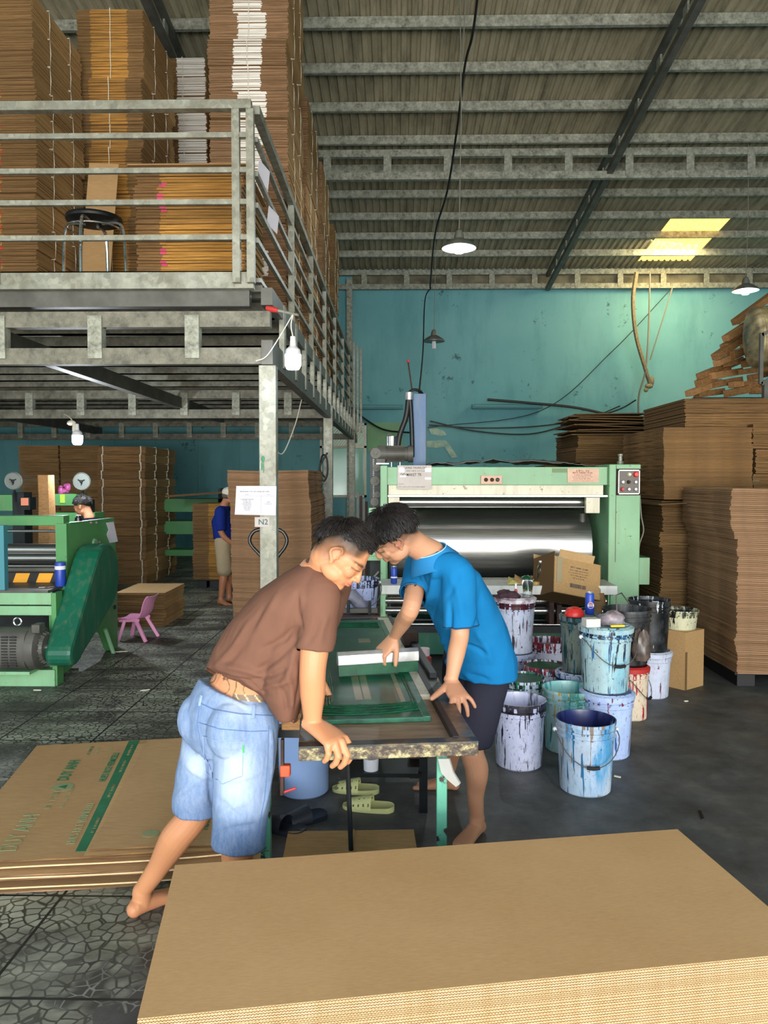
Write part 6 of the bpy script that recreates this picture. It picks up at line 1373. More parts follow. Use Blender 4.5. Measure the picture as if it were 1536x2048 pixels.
# ---- slippers
def slipper(name, heel, toe, mat, label, holes=True, W=.048, Hs=.028, group=None):
    heel, toe = V(heel), V(toe); d = toe - heel; L = d.length; d.normalize(); n_ = V((-d.y, d.x, 0)); M = Matrix(((d.x, n_.x, 0, heel.x), (d.y, n_.y, 0, heel.y), (0, 0, 1, heel.z), (0, 0, 0, 1)))
    t = thing(name, heel, label, 'slipper', group)
    wf = lambda f: W * (.72 + .28 * sin(pi * min(1, f * .9 + .05))) * (1 if f < .8 else sqrt(max(.05, 1 - ((f - .8) / .21) ** 2))) * (1 if f > .12 else sqrt(max(.1, 1 - ((.12 - f) / .13) ** 2)))
    secs = []; S = 16
    P = [f / S for f in range(S + 1)]; poly = [(f * L, wf(f)) for f in P] + [(f * L, -wf(f)) for f in reversed(P)]
    mb = MB(); n = len(poly); vs = [M @ V((x, y, 0)) for x, y in poly] + [M @ V((x, y * 1.06, Hs * (1 - .35 * x / L))) for x, y in poly] + [M @ V((x * .97 + .004, y * .88, Hs * (1 - .35 * x / L) - .006)) for x, y in poly]
    fs = [tuple(reversed(range(n))), tuple(range(2 * n, 3 * n))]
    for q_ in (0, 1): fs += [(q_ * n + k, q_ * n + (k + 1) % n, (q_ + 1) * n + (k + 1) % n, (q_ + 1) * n + k) for k in range(n)]
    mb.add(vs, fs); build('sole', mb, mat, t, smooth=50)
    mb = MB(); nu, nv = 14, 12; vs = []; 
    for s_ in (0, 1):
        for i in range(nu + 1):
            f = .42 + .45 * i / nu; x = f * L; hgt = (.062 - .028 * i / nu)
            for j in range(nv + 1):
                a = pi * j / nv; r_ = 1 - .05 * s_
                vs.append(M @ V((x, cos(a) * wf(f) * 1.08 * r_, .012 + sin(a) ** .8 * hgt * r_)))
    S_ = (nu + 1) * (nv + 1); g = lambda i, j, s_: s_ * S_ + i * (nv + 1) + j; fs = []
    for i in range(nu):
        for j in range(nv):
            if holes and i % 3 == 1 and j % 3 == 1 and 0 < j < nv - 1: 
                fs += [(g(i, j, 0), g(i, j, 1), g(i, j + 1, 1), g(i, j + 1, 0)), (g(i + 1, j, 0), g(i + 1, j + 1, 0), g(i + 1, j + 1, 1), g(i + 1, j, 1)), (g(i, j, 0), g(i + 1, j, 0), g(i + 1, j, 1), g(i, j, 1)), (g(i, j + 1, 0), g(i, j + 1, 1), g(i + 1, j + 1, 1), g(i + 1, j + 1, 0))]; continue
            fs += [(g(i, j, 0), g(i, j + 1, 0), g(i + 1, j + 1, 0), g(i + 1, j, 0)), (g(i, j, 1), g(i + 1, j, 1), g(i + 1, j + 1, 1), g(i, j + 1, 1))]
    for j in range(nv): fs += [(g(0, j, 0), g(0, j, 1), g(0, j + 1, 1), g(0, j + 1, 0)), (g(nu, j, 0), g(nu, j + 1, 0), g(nu, j + 1, 1), g(nu, j, 1))]
    mb.add(vs, fs); build('strap', mb, mat, t, smooth=60); return t
slipper('slipper', onZ(758, 1585, 0), onZ(665, 1580, 0), MT['lemon'], 'pale yellow perforated slipper, the farther of the pair under the table')
slipper('slipper', onZ(788, 1622, 0), onZ(686, 1614, 0), MT['lemon'], 'pale yellow perforated slipper, the nearer of the pair under the table')
slipper('slipper', onZ(652, 1632, 0), onZ(566, 1652, 0), MT['navyrubber'], 'dark navy slide, the right one behind the jeans leg', holes=False, W=.054)
slipper('slipper', onZ(608, 1672, 0), onZ(524, 1648, 0), MT['navyrubber'], 'dark navy slide, the left one against the table leg', holes=False, W=.054)
# ============================================================ drum, its frame, timber
y = 8.6; s = F / y
def D(px, py, dy=0): return V(((px - 795) / s, y + dy, 1.64 - (py - 960) / s))
dr = thing('metal_drum', D(1540, 740), 'big dented metal drum lying in a steel frame at the right edge', 'drum')
a = D(1484, 684, -.12); axd = V((.97, -.12, .07)).normalized(); R = .33; mb = MB()
side = axd.cross(V((0, 0, 1))).normalized(); upd = side.cross(axd); prof = [(0, R * .96)]
secs = []; zz_ = [(-.05, 0), (-.045, R * .4), (-.03, R * .75), (-.008, R * .95), (.01, R), (.03, R), (.04, R * .96)]
for k in range(1, 12): zz_ += [(.04 + k * .07 - .03, R * .955), (.04 + k * .07 - .018, R * .985), (.04 + k * .07 - .006, R * .955)]
zz_ += [(.86, R), (.88, R), (.88, 0)]
MD = Matrix(((side.x, upd.x, axd.x, a.x), (side.y, upd.y, axd.y, a.y), (side.z, upd.z, axd.z, a.z), (0, 0, 0, 1)))
mb.lathe([(r, z) for z, r in zz_], MD, 40)
m = N('dusty_tan_drum'); m.col(m.ramp(m.noise(4, m.mapped((1, 1, 3)), detail=7), [(.35, '#5f5642'), (.55, '#a3946e'), (.7, '#c2b48a')])); DM = m.set(.45, .35)
build('barrel', mb, DM, dr)
fr_ = thing('drum_frame', D(1510, 790), 'grey angle-steel frame holding the drum above the stacks', 'frame'); 
for (p, q_) in (((1469, 688), (1469, 782)), ((1469, 692), (1545, 655)), ((1470, 782), (1545, 742)), ((1497, 680), (1497, 735)), ((1530, 650), (1530, 790))): build('frame_bar', MB().bar(D(*p, -.50), D(*q_, -.50), .035, .035), MT['dsteel'], fr_, smooth=0)
for px in (1480, 1530): build('leg', MB().box(D(px, 0).x - .03, D(px, 0).x + .03, y - .52, y - .46, 0, D(px, 775).z), MT['dsteel'], fr_, smooth=0)
build('leg', MB().box(4.6, 4.66, 8.9, 8.96, 0, 2.9), MT['dsteel'], fr_, smooth=0)
rk = thing('timber_rack', (4.0, 9.2, 0), 'dark rack carrying the timber pile behind the stacks', 'rack')
build('shelf', MB().box(3.42, 5.6, 8.95, 10.0, 2.53, 2.59), MT['dark'], rk, smooth=0)
for xx in (3.5, 5.5):
    for yy in (8.95, 9.9): build('leg', MB().box(xx - .04, xx + .04, yy - .04, yy + .04, 0, 2.55), MT['dark'], rk, smooth=0)
yt = 9.25; s2 = F / yt; rowname = ['lowest', 'second', 'third', 'fourth', 'fifth', 'sixth', 'seventh', 'eighth', 'ninth']; posname = ['first', 'second', 'third', 'fourth', 'fifth']
for r_ in range(9):
    for c_ in range(5):
        rb = random.Random(r_ * 10 + c_); px = 1362 + r_ * 13 + c_ * 34 + rb.uniform(-9, 9) + (14 if r_ % 2 else 0); py = 788 - r_ * 17.5 + rb.uniform(-4, 4)
        if px > 1545: continue
        p = V(((px - 795) / s2, yt + rb.uniform(-.12, .12), 1.64 - (py - 960) / s2)); LL = rb.uniform(.38, .62) * (1.25 if c_ == 0 else 1)
        d = V((.80, .42, .10 + .28 * (r_ / 8) + rb.uniform(-.05, .12) + (.15 if c_ == 0 else 0))).normalized(); th = rb.uniform(.085, .12)
        o = build('timber_offcut', MB().bar(p, p + d * LL, th, th * .72), MT['wood' if (r_ + c_) % 3 else 'wood2'], bevel=.004, smooth=0)
        tag(o, 'rough timber offcut, %s row of the pile by the drum, %s from the left' % (rowname[r_], posname[c_]), 'timber')
# ============================================================ people
def attr_mat(name, rough=.5, bump=0, bs=80, sss=0, spec=.35, extra=None):
    m = N(name); a = m.n.new('ShaderNodeVertexColor'); a.layer_name = 'Col'
    c = a.outputs['Color']
    if extra: c = extra(m, c)
    m.col(c)
    if bump: m.bump(m.noise(bs, detail=6), bump, .002)
    if sss: m.b.inputs['Subsurface Weight'].default_value = sss; m.b.inputs['Subsurface Radius'].default_value = (.012, .005, .003)
    return m.set(rough, 0, spec=spec)
def cloth_extra(m, c):
    n = m.noise(2.5, detail=4); return m.mix(m.ramp(n, [(.35, 0), (.65, .10)]), c, '#2a2020', 'MULTIPLY')
def denim_extra(m, c):
    n = m.noise(60, m.mapped((1, 1, .35)), detail=5, rough=.8); return m.mix(m.ramp(n, [(.35, .0), (.7, .22)]), c, '#d6deea')
SKIN = attr_mat('skin', .48, .08, 160, .06); CLOTH = attr_mat('knit_cloth', .9, .25, 500, 0, .1, cloth_extra); DENIM = attr_mat('washed_denim', .85, .4, 420, 0, .15, denim_extra)
HAIR = simple('black_hair', '#0e0b0a', .62, var='#1c1512', vs=30)
from mathutils.bvhtree import BVHTree
from mathutils.kdtree import KDTree
def sm(e0, e1, x):
    t = max(0, min(1, (x - e0) / (e1 - e0) if e1 != e0 else 0)); return t * t * (3 - 2 * t)
def mixc(a, b, t): return tuple(a[i] + (b[i] - a[i]) * t for i in range(3))
def fuse(name, mb, vox, smooth, mat, parent, colf=None, cuts=(), solid=0, folds=(), wr=0, wrs=8, post=None, sub=0, orient=None):
    """several closed shapes -> one continuous skin; cuts: (point, normal, radius) opens cuffs and hems"""
    me = mb.mesh('raw', mat); ob = bpy.data.objects.new('raw', me); COL.objects.link(ob)
    r = ob.modifiers.new('r', 'REMESH'); r.mode = 'VOXEL'; r.voxel_size = vox; r.adaptivity = 0
    if smooth: s = ob.modifiers.new('s', 'SMOOTH'); s.iterations = smooth; s.factor = .5
    dg = bpy.context.evaluated_depsgraph_get(); m2 = bpy.data.meshes.new_from_object(ob.evaluated_get(dg)); bpy.data.objects.remove(ob); bpy.data.meshes.remove(me)
    bm = bmesh.new(); bm.from_mesh(m2); bm.verts.ensure_lookup_table()
    for c, n, rad in cuts:
        c, n = V(c), V(n).normalized()
        bm.normal_update(); kill = []
        for v in bm.verts:
            d = v.co - c; h = d.dot(n); r_ = (d - n * h).length
            if r_ < rad and abs(h) < .03 and v.normal.dot(n) > .72: kill.append(v)
        if kill:
            bmesh.ops.delete(bm, geom=kill, context='VERTS')
            rim = [v for v in bm.verts if v.is_boundary and (v.co - c).length < rad * 1.4 + .02 and abs((v.co - c).dot(n)) < .03]
            for _ in range(6):
                nw = {}
                for v in rim:
                    nb_ = [e.other_vert(v).co for e in v.link_edges if e.is_boundary]
                    if len(nb_) == 2: nw[v] = v.co * .4 + (nb_[0] + nb_[1]) * .3
                for v, co in nw.items(): v.co = co
    bm.normal_update()
    if folds or wr:
        bm.verts.ensure_lookup_table(); disp = [0.0] * len(bm.verts); bvh = BVHTree.FromBMesh(bm); kd = KDTree(len(bm.verts))
        for v in bm.verts: kd.insert(v.co, v.index)
        bm.verts.index_update(); kd.balance()
        for (a, b, w_, amp) in folds:
            A, B_ = V((a[0], a[1], 0)), V((b[0], b[1], 0)); n_ = max(4, int((B_ - A).length / 2.5)); best = {}
            bow = V((-(B_ - A).y, (B_ - A).x, 0)) * .06 * (1 if (a[0] + b[1]) % 2 else -1)
            for i in range(n_ + 1):
                t = i / n_; px_ = A.lerp(B_, t) + bow * sin(pi * t); hit = bvh.ray_cast(CAMLOC, ray(px_.x, px_.y).normalized())
                if hit[0] is None: continue
                for co, idx, dist in kd.find_range(hit[0], w_ * 2.4):
                    e = math.exp(-(dist / w_) ** 2) * min(1, 4 * t + .15, 4 * (1 - t) + .15)
                    if e > best.get(idx, 0): best[idx] = e
            for idx, e in best.items(): disp[idx] += amp * e
        for v in bm.verts:
            p = v.co; d = disp[v.index]
            if wr: d += wr * (noise.noise(p * wrs) + .9 * (.5 - abs(noise.noise(V((p.x * wrs * 1.3, p.y * wrs * 1.3, p.z * wrs * .8))))) * 1.2)
            v.co = p + v.normal * d
    if post: post(bm)
    if solid:
        bm.normal_update(); vs = list(bm.verts); fs = list(bm.faces); be = [e for e in bm.edges if len(e.link_faces) == 1]
        new = {v: bm.verts.new(v.co - v.normal * abs(solid)) for v in vs}
        for f in fs: bm.faces.new([new[v] for v in reversed(f.verts)])
        for e in be:
            a, b = e.verts; bm.faces.new((b, a, new[a], new[b]))
        bmesh.ops.recalc_face_normals(bm, faces=bm.faces)
    bm.normal_update(); bm.to_mesh(m2); bm.free()
    xs = [v.co for v in m2.vertices]; c = V((sum(p.x for p in xs) / len(xs), sum(p.y for p in xs) / len(xs), min(p.z for p in xs)))
    ca = m2.color_attributes.new('Col', 'FLOAT_COLOR', 'POINT')
    if colf:
        dat = []
        for v in m2.vertices:
            k = colf(v.co, v.normal); dat += [k[0], k[1], k[2], 1]
        ca.data.foreach_set('color', dat)
    for v in m2.vertices: v.co -= c
    m2.materials.clear(); m2.materials.append(mat); m2.polygons.foreach_set('use_smooth', [True] * len(m2.polygons)); m2.name = name
    return link(name, m2, parent, c)
def limb(mb, pts, rad, k=6, flat=None, n=20, end=True):
    P = cat_pts(pts, k); R = []
    m_ = len(pts) - 1
    for i in range(len(P)):
        t = i / k; a = min(int(t), m_ - 1); f = t - a; f = f * f * (3 - 2 * f) * .5 + f * .5; R.append(rad[a] + (rad[min(a + 1, m_)] - rad[a]) * f)
    mb.tube(P, R, n); mb.ball(P[0], R[0] * .99, n=16)
    if end: mb.ball(P[-1], R[-1] * .99, n=16)
def basis(fwd, up):
    u_ = V(up).normalized(); f = V(fwd); f = (f - u_ * f.dot(u_)).normalized(); r = f.cross(u_)      # r = person's right
    return Matrix(((r.x, f.x, u_.x), (r.y, f.y, u_.y), (r.z, f.z, u_.z)))
def head(mb, C, B, s=1.0, neck=None, nr=.056):
    q = lambda x, y, z: V(C) + B @ (V((x, y, z)) * s)
    def e(c, r): mb.ball(q(*c), tuple(k * s for k in r), B, 20)
    e((0, -.012, .028), (.076, .094, .082)); e((0, .015, .0), (.070, .076, .078)); e((0, .036, -.045), (.056, .050, .062)); e((0, .058, -.088), (.027, .024, .020))
    for sx in (-1, 1):
        e((sx * .034, .060, -.026), (.027, .024, .024)); e((sx * .040, .018, -.062), (.024, .044, .030)); e((sx * .028, .078, .012), (.027, .012, .008))
        # ear: shell, rim, lobe
        e((sx * .075, -.006, -.010), (.006, .017, .027)); P = [q(sx * (.080 + .007 * sin(pi * k / 8)), .004 - .026 * sin(pi * k / 8) - .004 * (1 - k / 8), .022 - .054 * k / 8) for k in range(9)]
        mb.tube([q(sx * .077, .012, .004), q(sx * .08, .010, .016)] + P, .0052 * s, 8); e((sx * .079, .002, -.036), (.006, .008, .009)); e((sx * .079, .011, -.012), (.005, .004, .007))
        e((sx * .012, .093, -.036), (.008, .009, .007))
        e((sx * .030, .074, -.003), (.014, .010, .008))
    mb.tube([q(0, .078, .006), q(0, .089, -.012), q(0, .098, -.030)], [.009 * s, .0105 * s, .012 * s], 12); e((0, .100, -.034), (.012, .010, .009))
    e((0, .086, -.056), (.020, .010, .0055)); e((0, .085, -.066), (.018, .010, .006)); e((0, .078, -.052), (.026, .014, .012))
    if neck: limb(mb, [q(0, -.03, -.04), V(neck).lerp(q(0, -.03, -.04), .45), neck], [nr * s, nr * .98 * s, nr * 1.12 * s])
    return q
def hair(parent, q, B, s, mat, top=.022, seed=1, n=1500, fade=(.02, -.045, .07), lift=.012, dirf=None, crown=(0, -.075, .09), length=.03):
    """cap following the skull plus thousands of short locks, one mesh"""
    rb = random.Random(seed); mb = MB(); C = (0, -.012, .028); R = (.0785, .0965, .0845)
    def line(a, el):   # is it inside the hair region; a = azimuth 0 front
        ca = cos(a)
        return fade[0] * (1 - ca * ca) + (fade[2] if ca > 0 else fade[1]) * ca * ca + .006 * sin(a * 9 + seed)
    nu, nv = 48, 24; vs = []; fs = []; ok = {}
    for j in range(nv + 1):
        t = pi * .78 * j / nv
        for i in range(nu):
            a = 2 * pi * i / nu; x, y, z = sin(t) * sin(a), sin(t) * cos(a), cos(t)
            zz = C[2] + R[2] * z; low = line(a, 0); k = sm(low - .004, low + .03, zz)
            k2 = 1 + top * k / .09 * (0.35 + .65 * max(0, z)) + .05 * k * noise.noise(V((x * 3, y * 3, z * 3)) + V((seed, 0, 0)))
            vs.append(q(C[0] + R[0] * x * k2, C[1] + R[1] * y * k2, C[2] + R[2] * z * k2)); ok[(i, j)] = zz > low
    for j in range(nv):
        for i in range(nu):
            if all(ok[c] for c in ((i, j), ((i + 1) % nu, j), (i, j + 1), ((i + 1) % nu, j + 1))): fs.append((j * nu + i, (j + 1) * nu + i, (j + 1) * nu + (i + 1) % nu, j * nu + (i + 1) % nu))
    mb.add(vs, fs)
    for _ in range(n):
        a = rb.uniform(0, 2 * pi); t = math.acos(rb.uniform(-.25, 1)); x, y, z = sin(t) * sin(a), sin(t) * cos(a), cos(t); zz = C[2] + R[2] * z; low = line(a, 0)
        if zz < low + .006: continue
        k = sm(low, low + .05, zz); nrm = V((x, y, z)).normalized(); p0 = V((C[0] + R[0] * x, C[1] + R[1] * y, C[2] + R[2] * z)) + nrm * (top * k * .5)
        fl = (V((x, y, z)) - V((crown[0] / .09, crown[1] / .1, crown[2] / .1))); fl = (fl - nrm * fl.dot(nrm)); fl = fl.normalized() if fl.length > .05 else V((rb.uniform(-1, 1), 1, 0)).normalized()
        if dirf: fl = dirf(V((x, y, z)), fl)
        L = length * (.18 + 1.0 * k) * rb.uniform(.7, 1.25); w_ = rb.uniform(.0014, .0030)
        fl = (fl + V((rb.uniform(-.35, .35), rb.uniform(-.35, .35), rb.uniform(-.2, .2)))).normalized()
        P = [q(*(p0)), q(*(p0 + fl * L * .5 + nrm * (lift * .9 * k + .002))), q(*(p0 + fl * L * .95 + nrm * lift * .7 * k))]
        mb.tube(P, [w_ * s, w_ * .9 * s, .0003], 4, cap=False)
    o = build('hair', mb, mat, parent, smooth=80, weld=False); return o
def hand(mb, W, fdir, back, side, curl=(25, 35, 25), spread=0, s=1.0, thumb=(35, 15), fing=None, tcurl=20):
    """W wrist, fdir towards the fingers, back = direction of the back of the hand, side=+1: thumb on fdir x back side"""
    f = V(fdir).normalized(); b = V(back); b = (b - f * b.dot(f)).normalized(); t = f.cross(b) * side     # t towards thumb
    q = lambda x, y, z: V(W) + (t * x + f * y + b * z) * s
    secs = [(q(0, -.025, 0), t * .026 * s, b * .020 * s), (q(0, .0, 0), t * .028 * s, b * .019 * s), (q(.003, .03, 0), t * .036 * s, b * .017 * s), (q(.003, .06, .0), t * .041 * s, b * .015 * s), (q(0, .085, .0), t * .041 * s, b * .013 * s), (q(0, .096, -.001), t * .036 * s, b * .010 * s)]
    mb.loft(secs, 24, p=2.5)
    roots = [(.030, .088), (.010, .094), (-.0115, .090), (-.031, .080)]; lens = [.072, .080, .074, .058]; rad = [.0100, .0102, .0098, .0088]
    tips = []
    for i in range(4):
        cu = (fing[i] if fing else curl); x, y = roots[i]; p = q(x, y - .012, 0); ang = 0; L = lens[i]; sp = radians(spread * (1.5 - i) * .66); P = [p, q(x, y, .001)]; R = [rad[i] * 1.05, rad[i] * 1.08]
        d0 = (f * cos(sp) + t * sin(sp)); cur = q(x, y, .001)
        for k, (fr, cdeg) in enumerate(zip((.46, .30, .24), cu)):
            ang += radians(cdeg); d = d0 * cos(ang) - b * sin(ang); cur = cur + d * L * fr * s; P.append(cur); R.append(rad[i] * (1.02 - .10 * k))
        R = [r * s for r in R]; mb.tube(P, R, 12); [mb.ball(P[k], R[k], n=10) for k in (1, 2, 3)]; mb.ball(P[-1], R[-1], n=12); tips.append((P[-1], d, b))
    a1, a2 = radians(thumb[0]), radians(thumb[1]); p0 = q(.022, .012, -.004); d = (f * cos(a1) + t * sin(a1)) - b * sin(a2) * .8; d.normalize(); p1 = p0 + d * .040 * s
    d2 = (d * cos(radians(tcurl)) + (f * .9 - t * .2) * sin(radians(tcurl))).normalized(); p2 = p1 + d2 * .033 * s; p3 = p2 + d2 * .025 * s
    mb.tube([p0, p1, p2, p3], [.018 * s, .0140 * s, .0122 * s, .0098 * s], 12); mb.ball(p1, .0140 * s, n=12); mb.ball(p3, .0098 * s, n=12); mb.ball(p0, .017 * s, n=12)
    return tips
def foot(mb, ankle, toe_dir, z0=0, s=1.0, tilt=0, L=.245):
    a = V(ankle); d = V(toe_dir); d.z = 0; d.normalize(); n_ = V((-d.y, d.x, 0)); o = V((a.x, a.y, z0)) - d * .055 * s
    S = [(-.0, .022, .018, .026), (.02, .031, .030, .034), (.06, .034, .036, .040), (.11, .036, .030, .030), (.16, .043, .022, .022), (.20, .045, .016, .016), (.225, .040, .012, .012)]
    mb.loft([(o + d * x * s + V((0, 0, z * s)), n_ * w_ * s, V((0, 0, h * s))) for x, w_, h, z in S], 24, p=2.4)
    mb.ball(o + d * .022 * s + V((0, 0, .030 * s)), (.030 * s, .032 * s, .031 * s), n=16)
    for k in range(5):
        r = (.0125, .0095, .009, .0085, .008)[k] * s; off = (.030 - .0165 * k) * s; ln = (.235, .232, .222, .21, .196)[k] * s; b_ = o + d * (ln - .03 * s) + n_ * off + V((0, 0, r * 1.0)); mb.tube([b_, o + d * ln + n_ * off + V((0, 0, r * .95))], r, 10); mb.ball(o + d * ln + n_ * off + V((0, 0, r * .95)), r, n=10)
    limb(mb, [o + d * .055 * s + V((0, 0, .04 * s)), a], [.036 * s, .037 * s])
Ft = frame

# ------------------------------------------------------------ man in the brown T-shirt
S1 = hexc('#cc8e66')[:3]; S1r = hexc('#c27a58')[:3]; S1d = hexc('#b98258')[:3]
per = thing('person', (-.62, 2.66, 0), 'barefoot person in brown T-shirt and denim shorts, bending forward, hand gripping the table edge', 'person')
HL, HR = V((-.655, 2.735, .80)), V((-.515, 2.615, .81)); KL, KR = V((-.735, 2.775, .43)), V((-.545, 2.60, .44)); AL, AR = V((-.965, 2.835, .085)), V((-.585, 2.74, .09))
WAI = V((-.560, 2.665, .905)); BK = V((-.415, 2.635, 1.14)); CH = V((-.300, 2.60, 1.27)); NB = V((-.262, 2.575, 1.335))
SR, SL = V((-.250, 2.472, 1.258)), V((-.235, 2.76, 1.28)); ER, WR = V((-.271, 2.440, 1.035)), V((-.276, 2.470, .858)); EL, WLf = V((-.305, 2.90, 1.05)), V((-.312, 2.98, .86))
u1 = V((.66, 0, .75)).normalized(); n1 = V((.75, -.16, -.66)); HB = basis(n1, u1); HC = V((-.168, 2.50, 1.414)) - u1 * .018
mb = MB(); hq = head(mb, HC, HB, .96, NB + V((.01, -.01, -.02)), .060)
mb.loft([(HL.lerp(HR, .5) + V((0, 0, -.02)), V((.105, -.09, 0)), V((.05, .06, .03))), (WAI, V((.103, -.085, 0)), V((.048, .056, -.025))), (BK, V((.05, -.135, 0)), V((.07, .02, -.05))), (CH, V((.02, -.165, 0)), V((.06, .0, -.05))), (NB, V((.0, -.09, 0)), V((.05, 0, -.04)))], 28)
limb(mb, [NB + V((0, -.03, -.02)), SR, SR.lerp(ER, .5), ER, ER.lerp(WR, .42), WR], [.050, .054, .049, .043, .042, .030])
limb(mb, [NB + V((0, .03, -.02)), SL, SL.lerp(EL, .5), EL, EL.lerp(WLf, .42), WLf], [.05, .056, .049, .041, .040, .028])
limb(mb, [HL, HL.lerp(KL, .5), KL, KL.lerp(AL, .32) + V((-.008, -.022, 0)), KL.lerp(AL, .72), AL, AL + V((0, 0, -.03))], [.085, .078, .058, .058, .040, .033, .032])
limb(mb, [HR, HR.lerp(KR, .5), KR, KR.lerp(AR, .3) + V((0, -.02, 0)), KR.lerp(AR, .72), AR], [.085, .078, .057, .056, .039, .034])
foot(mb, AL, (.62, .78, 0), 0, 1.0); foot(mb, AR, (.75, .66, 0), 0, 1.0)
tipsR = hand(mb, WR + V((.006, -.004, -.014)), (.74, -.60, -.30), (.25, -.2, .95), -1, fing=((38, 46, 22), (44, 50, 25), (46, 52, 25), (46, 52, 25)), spread=14, s=1.22, thumb=(40, 35))
hand(mb, WLf, (.25, .35, -.75), (.3, .3, .7), 1, curl=(20, 30, 20), s=1.0)
tatt = hexc('#5f6058')[:3]; tline = hexc('#3a2a20')[:3]
HBi = HB.inverted()
def hairline(l, fade):
    x, y = l.x, l.y + .012; r2 = x * x + y * y + 1e-9; c2 = y * y / r2
    return fade[0] * (1 - c2) + (fade[2] if y > 0 else fade[1]) * c2
def skin1(p, n):
    c = S1
    l = (HBi @ (p - HC)) / .96
    if l.length < .16:
        c = mixc(c, S1r, .55 * math.exp(-((l.x - .07) ** 2 + (l.y) ** 2 + (l.z + .012) ** 2) / .0006))   # ear, cheek
        c = mixc(c, S1r, .35 * math.exp(-((l.y - .07) ** 2 + (l.z + .03) ** 2) / .0012))
        # clipped sides of the hair
        k = sm(-.02 + .05 * sm(.0, .08, l.y), .035, l.z) * (1 - sm(.050, .075, l.y)) ; c = mixc(c, hexc('#4c3a2a')[:3], .78 * k); k = sm(.022, .06, l.z) * (1 - sm(.05, .07, l.y)) ; c = mixc(c, hexc('#1e1814')[:3], .75 * k)
        k = sm(.0, -.04, l.y) * sm(-.075, -.03, l.z); c = mixc(c, hexc('#5a4432')[:3], .6 * k)
        hd_ = l.z - hairline(l, (.050, -.048, .064)); c = mixc(c, hexc('#4a382a')[:3], .75 * sm(-.050, .004, hd_) * (1 - sm(.045, .075, l.y))); c = mixc(c, (.012, .009, .008), .93 * sm(-.010, .012, hd_))
        for sx in (-1, 1):
            if .0100 < l.x * sx < .070 and l.y > .03: c = mixc(c, (.012, .009, .007), .85 * math.exp(-((l.z - .017 + .12 * abs(l.x * sx - .032)) / .0042) ** 2) * sm(.010, .018, l.x * sx) * sm(.068, .05, l.x * sx))
            if .014 < l.x * sx < .054 and l.y > .04: c = mixc(c, (.012, .008, .006), .85 * math.exp(-((l.z + .005 + .10 * (l.x * sx - .03)) / .0024) ** 2))
        if abs(l.z + .061) < .009 and l.y > .082 and abs(l.x) < .022: c = mixc(c, hexc('#b0605a')[:3], .55)
        if abs(l.z + .061) < .0014 and l.y > .085 and abs(l.x) < .021: c = mixc(c, hexc('#5a2a28')[:3], .8)
    # tattoo across the small of the back
    if .84 < p.z < 1.02 and p.x < -.36 and p.y < 2.75:
        v = noise.noise(V((p.x * 22, p.y * 10, p.z * 22)));
        if abs(v) < .045: c = mixc(c, tline, .75)
        if p.x > -.56 and p.z < .915: c = mixc(c, tatt, .8) if abs(sin((p.x + p.z * .6) * 95)) > .22 else hexc('#cdb98a')[:3]
    if .80 < p.z < .882 and -.60 < p.x < -.40 and p.y > 2.5: c = hexc('#3a3e48')[:3]
    if p.z < .045: c = mixc(c, hexc('#b46a60')[:3], .5 * sm(.045, .0, p.z))
    if p.z < .5: c = mixc(c, S1d, .35 + .2 * noise.noise(p * 12))
    d = (p - ER).length; c = mixc(c, S1r, .4 * math.exp(-(d / .035) ** 2))
    return c
fuse('body', mb, .0036, 4, SKIN, per, skin1)
# hair: longer on the top, swept forward
fw = lambda nrm, fl: V((0.0, 1.0, .15)) if nrm.z > .2 else fl
hr = hair(per, lambda x, y, z: hq(x, y, z), HB, .96, HAIR, top=.006, seed=3, n=4600, fade=(.050, -.040, .064), lift=.003, dirf=lambda nrm, fl: (V((.1, 1.0, .1)) if nrm.y > -.25 and nrm.z > .3 else fl), length=.031)
# T-shirt
TH = V((-.548, 2.655, .925)); mb = MB()
shp = [(V((-.510, 2.655, .885)), V((.120, -.118, -.0)), V((.105, .08, -.115))), (V((-.495, 2.65, .965)), V((.11, -.125, 0)), V((.105, .07, -.10))), (V((-.435, 2.635, 1.075)), V((.065, -.155, 0)), V((.115, .04, -.095))),
       (V((-.365, 2.615, 1.175)), V((.035, -.18, 0)), V((.105, .02, -.085))), (V((-.300, 2.60, 1.250)), V((.02, -.185, 0)), V((.090, .01, -.070))), (V((-.262, 2.585, 1.312)), V((.01, -.135, .0)), V((.062, .005, -.045))), (V((-.246, 2.575, 1.345)), V((.0, -.078, 0)), V((.050, 0, -.034)))]
mb.loft(shp, 36, p=2.2)
limb(mb, [NB + V((-.01, -.05, -.035)), SR + V((.0, 0, .0)), SR.lerp(ER, .5) + V((0, 0, 0)), SR.lerp(ER, .74)], [.060, .067, .064, .061], n=24, end=False)
limb(mb, [NB + V((-.01, .05, -.035)), SL, SL.lerp(EL, .5), SL.lerp(EL, .80)], [.060, .072, .070, .068], n=24, end=False)
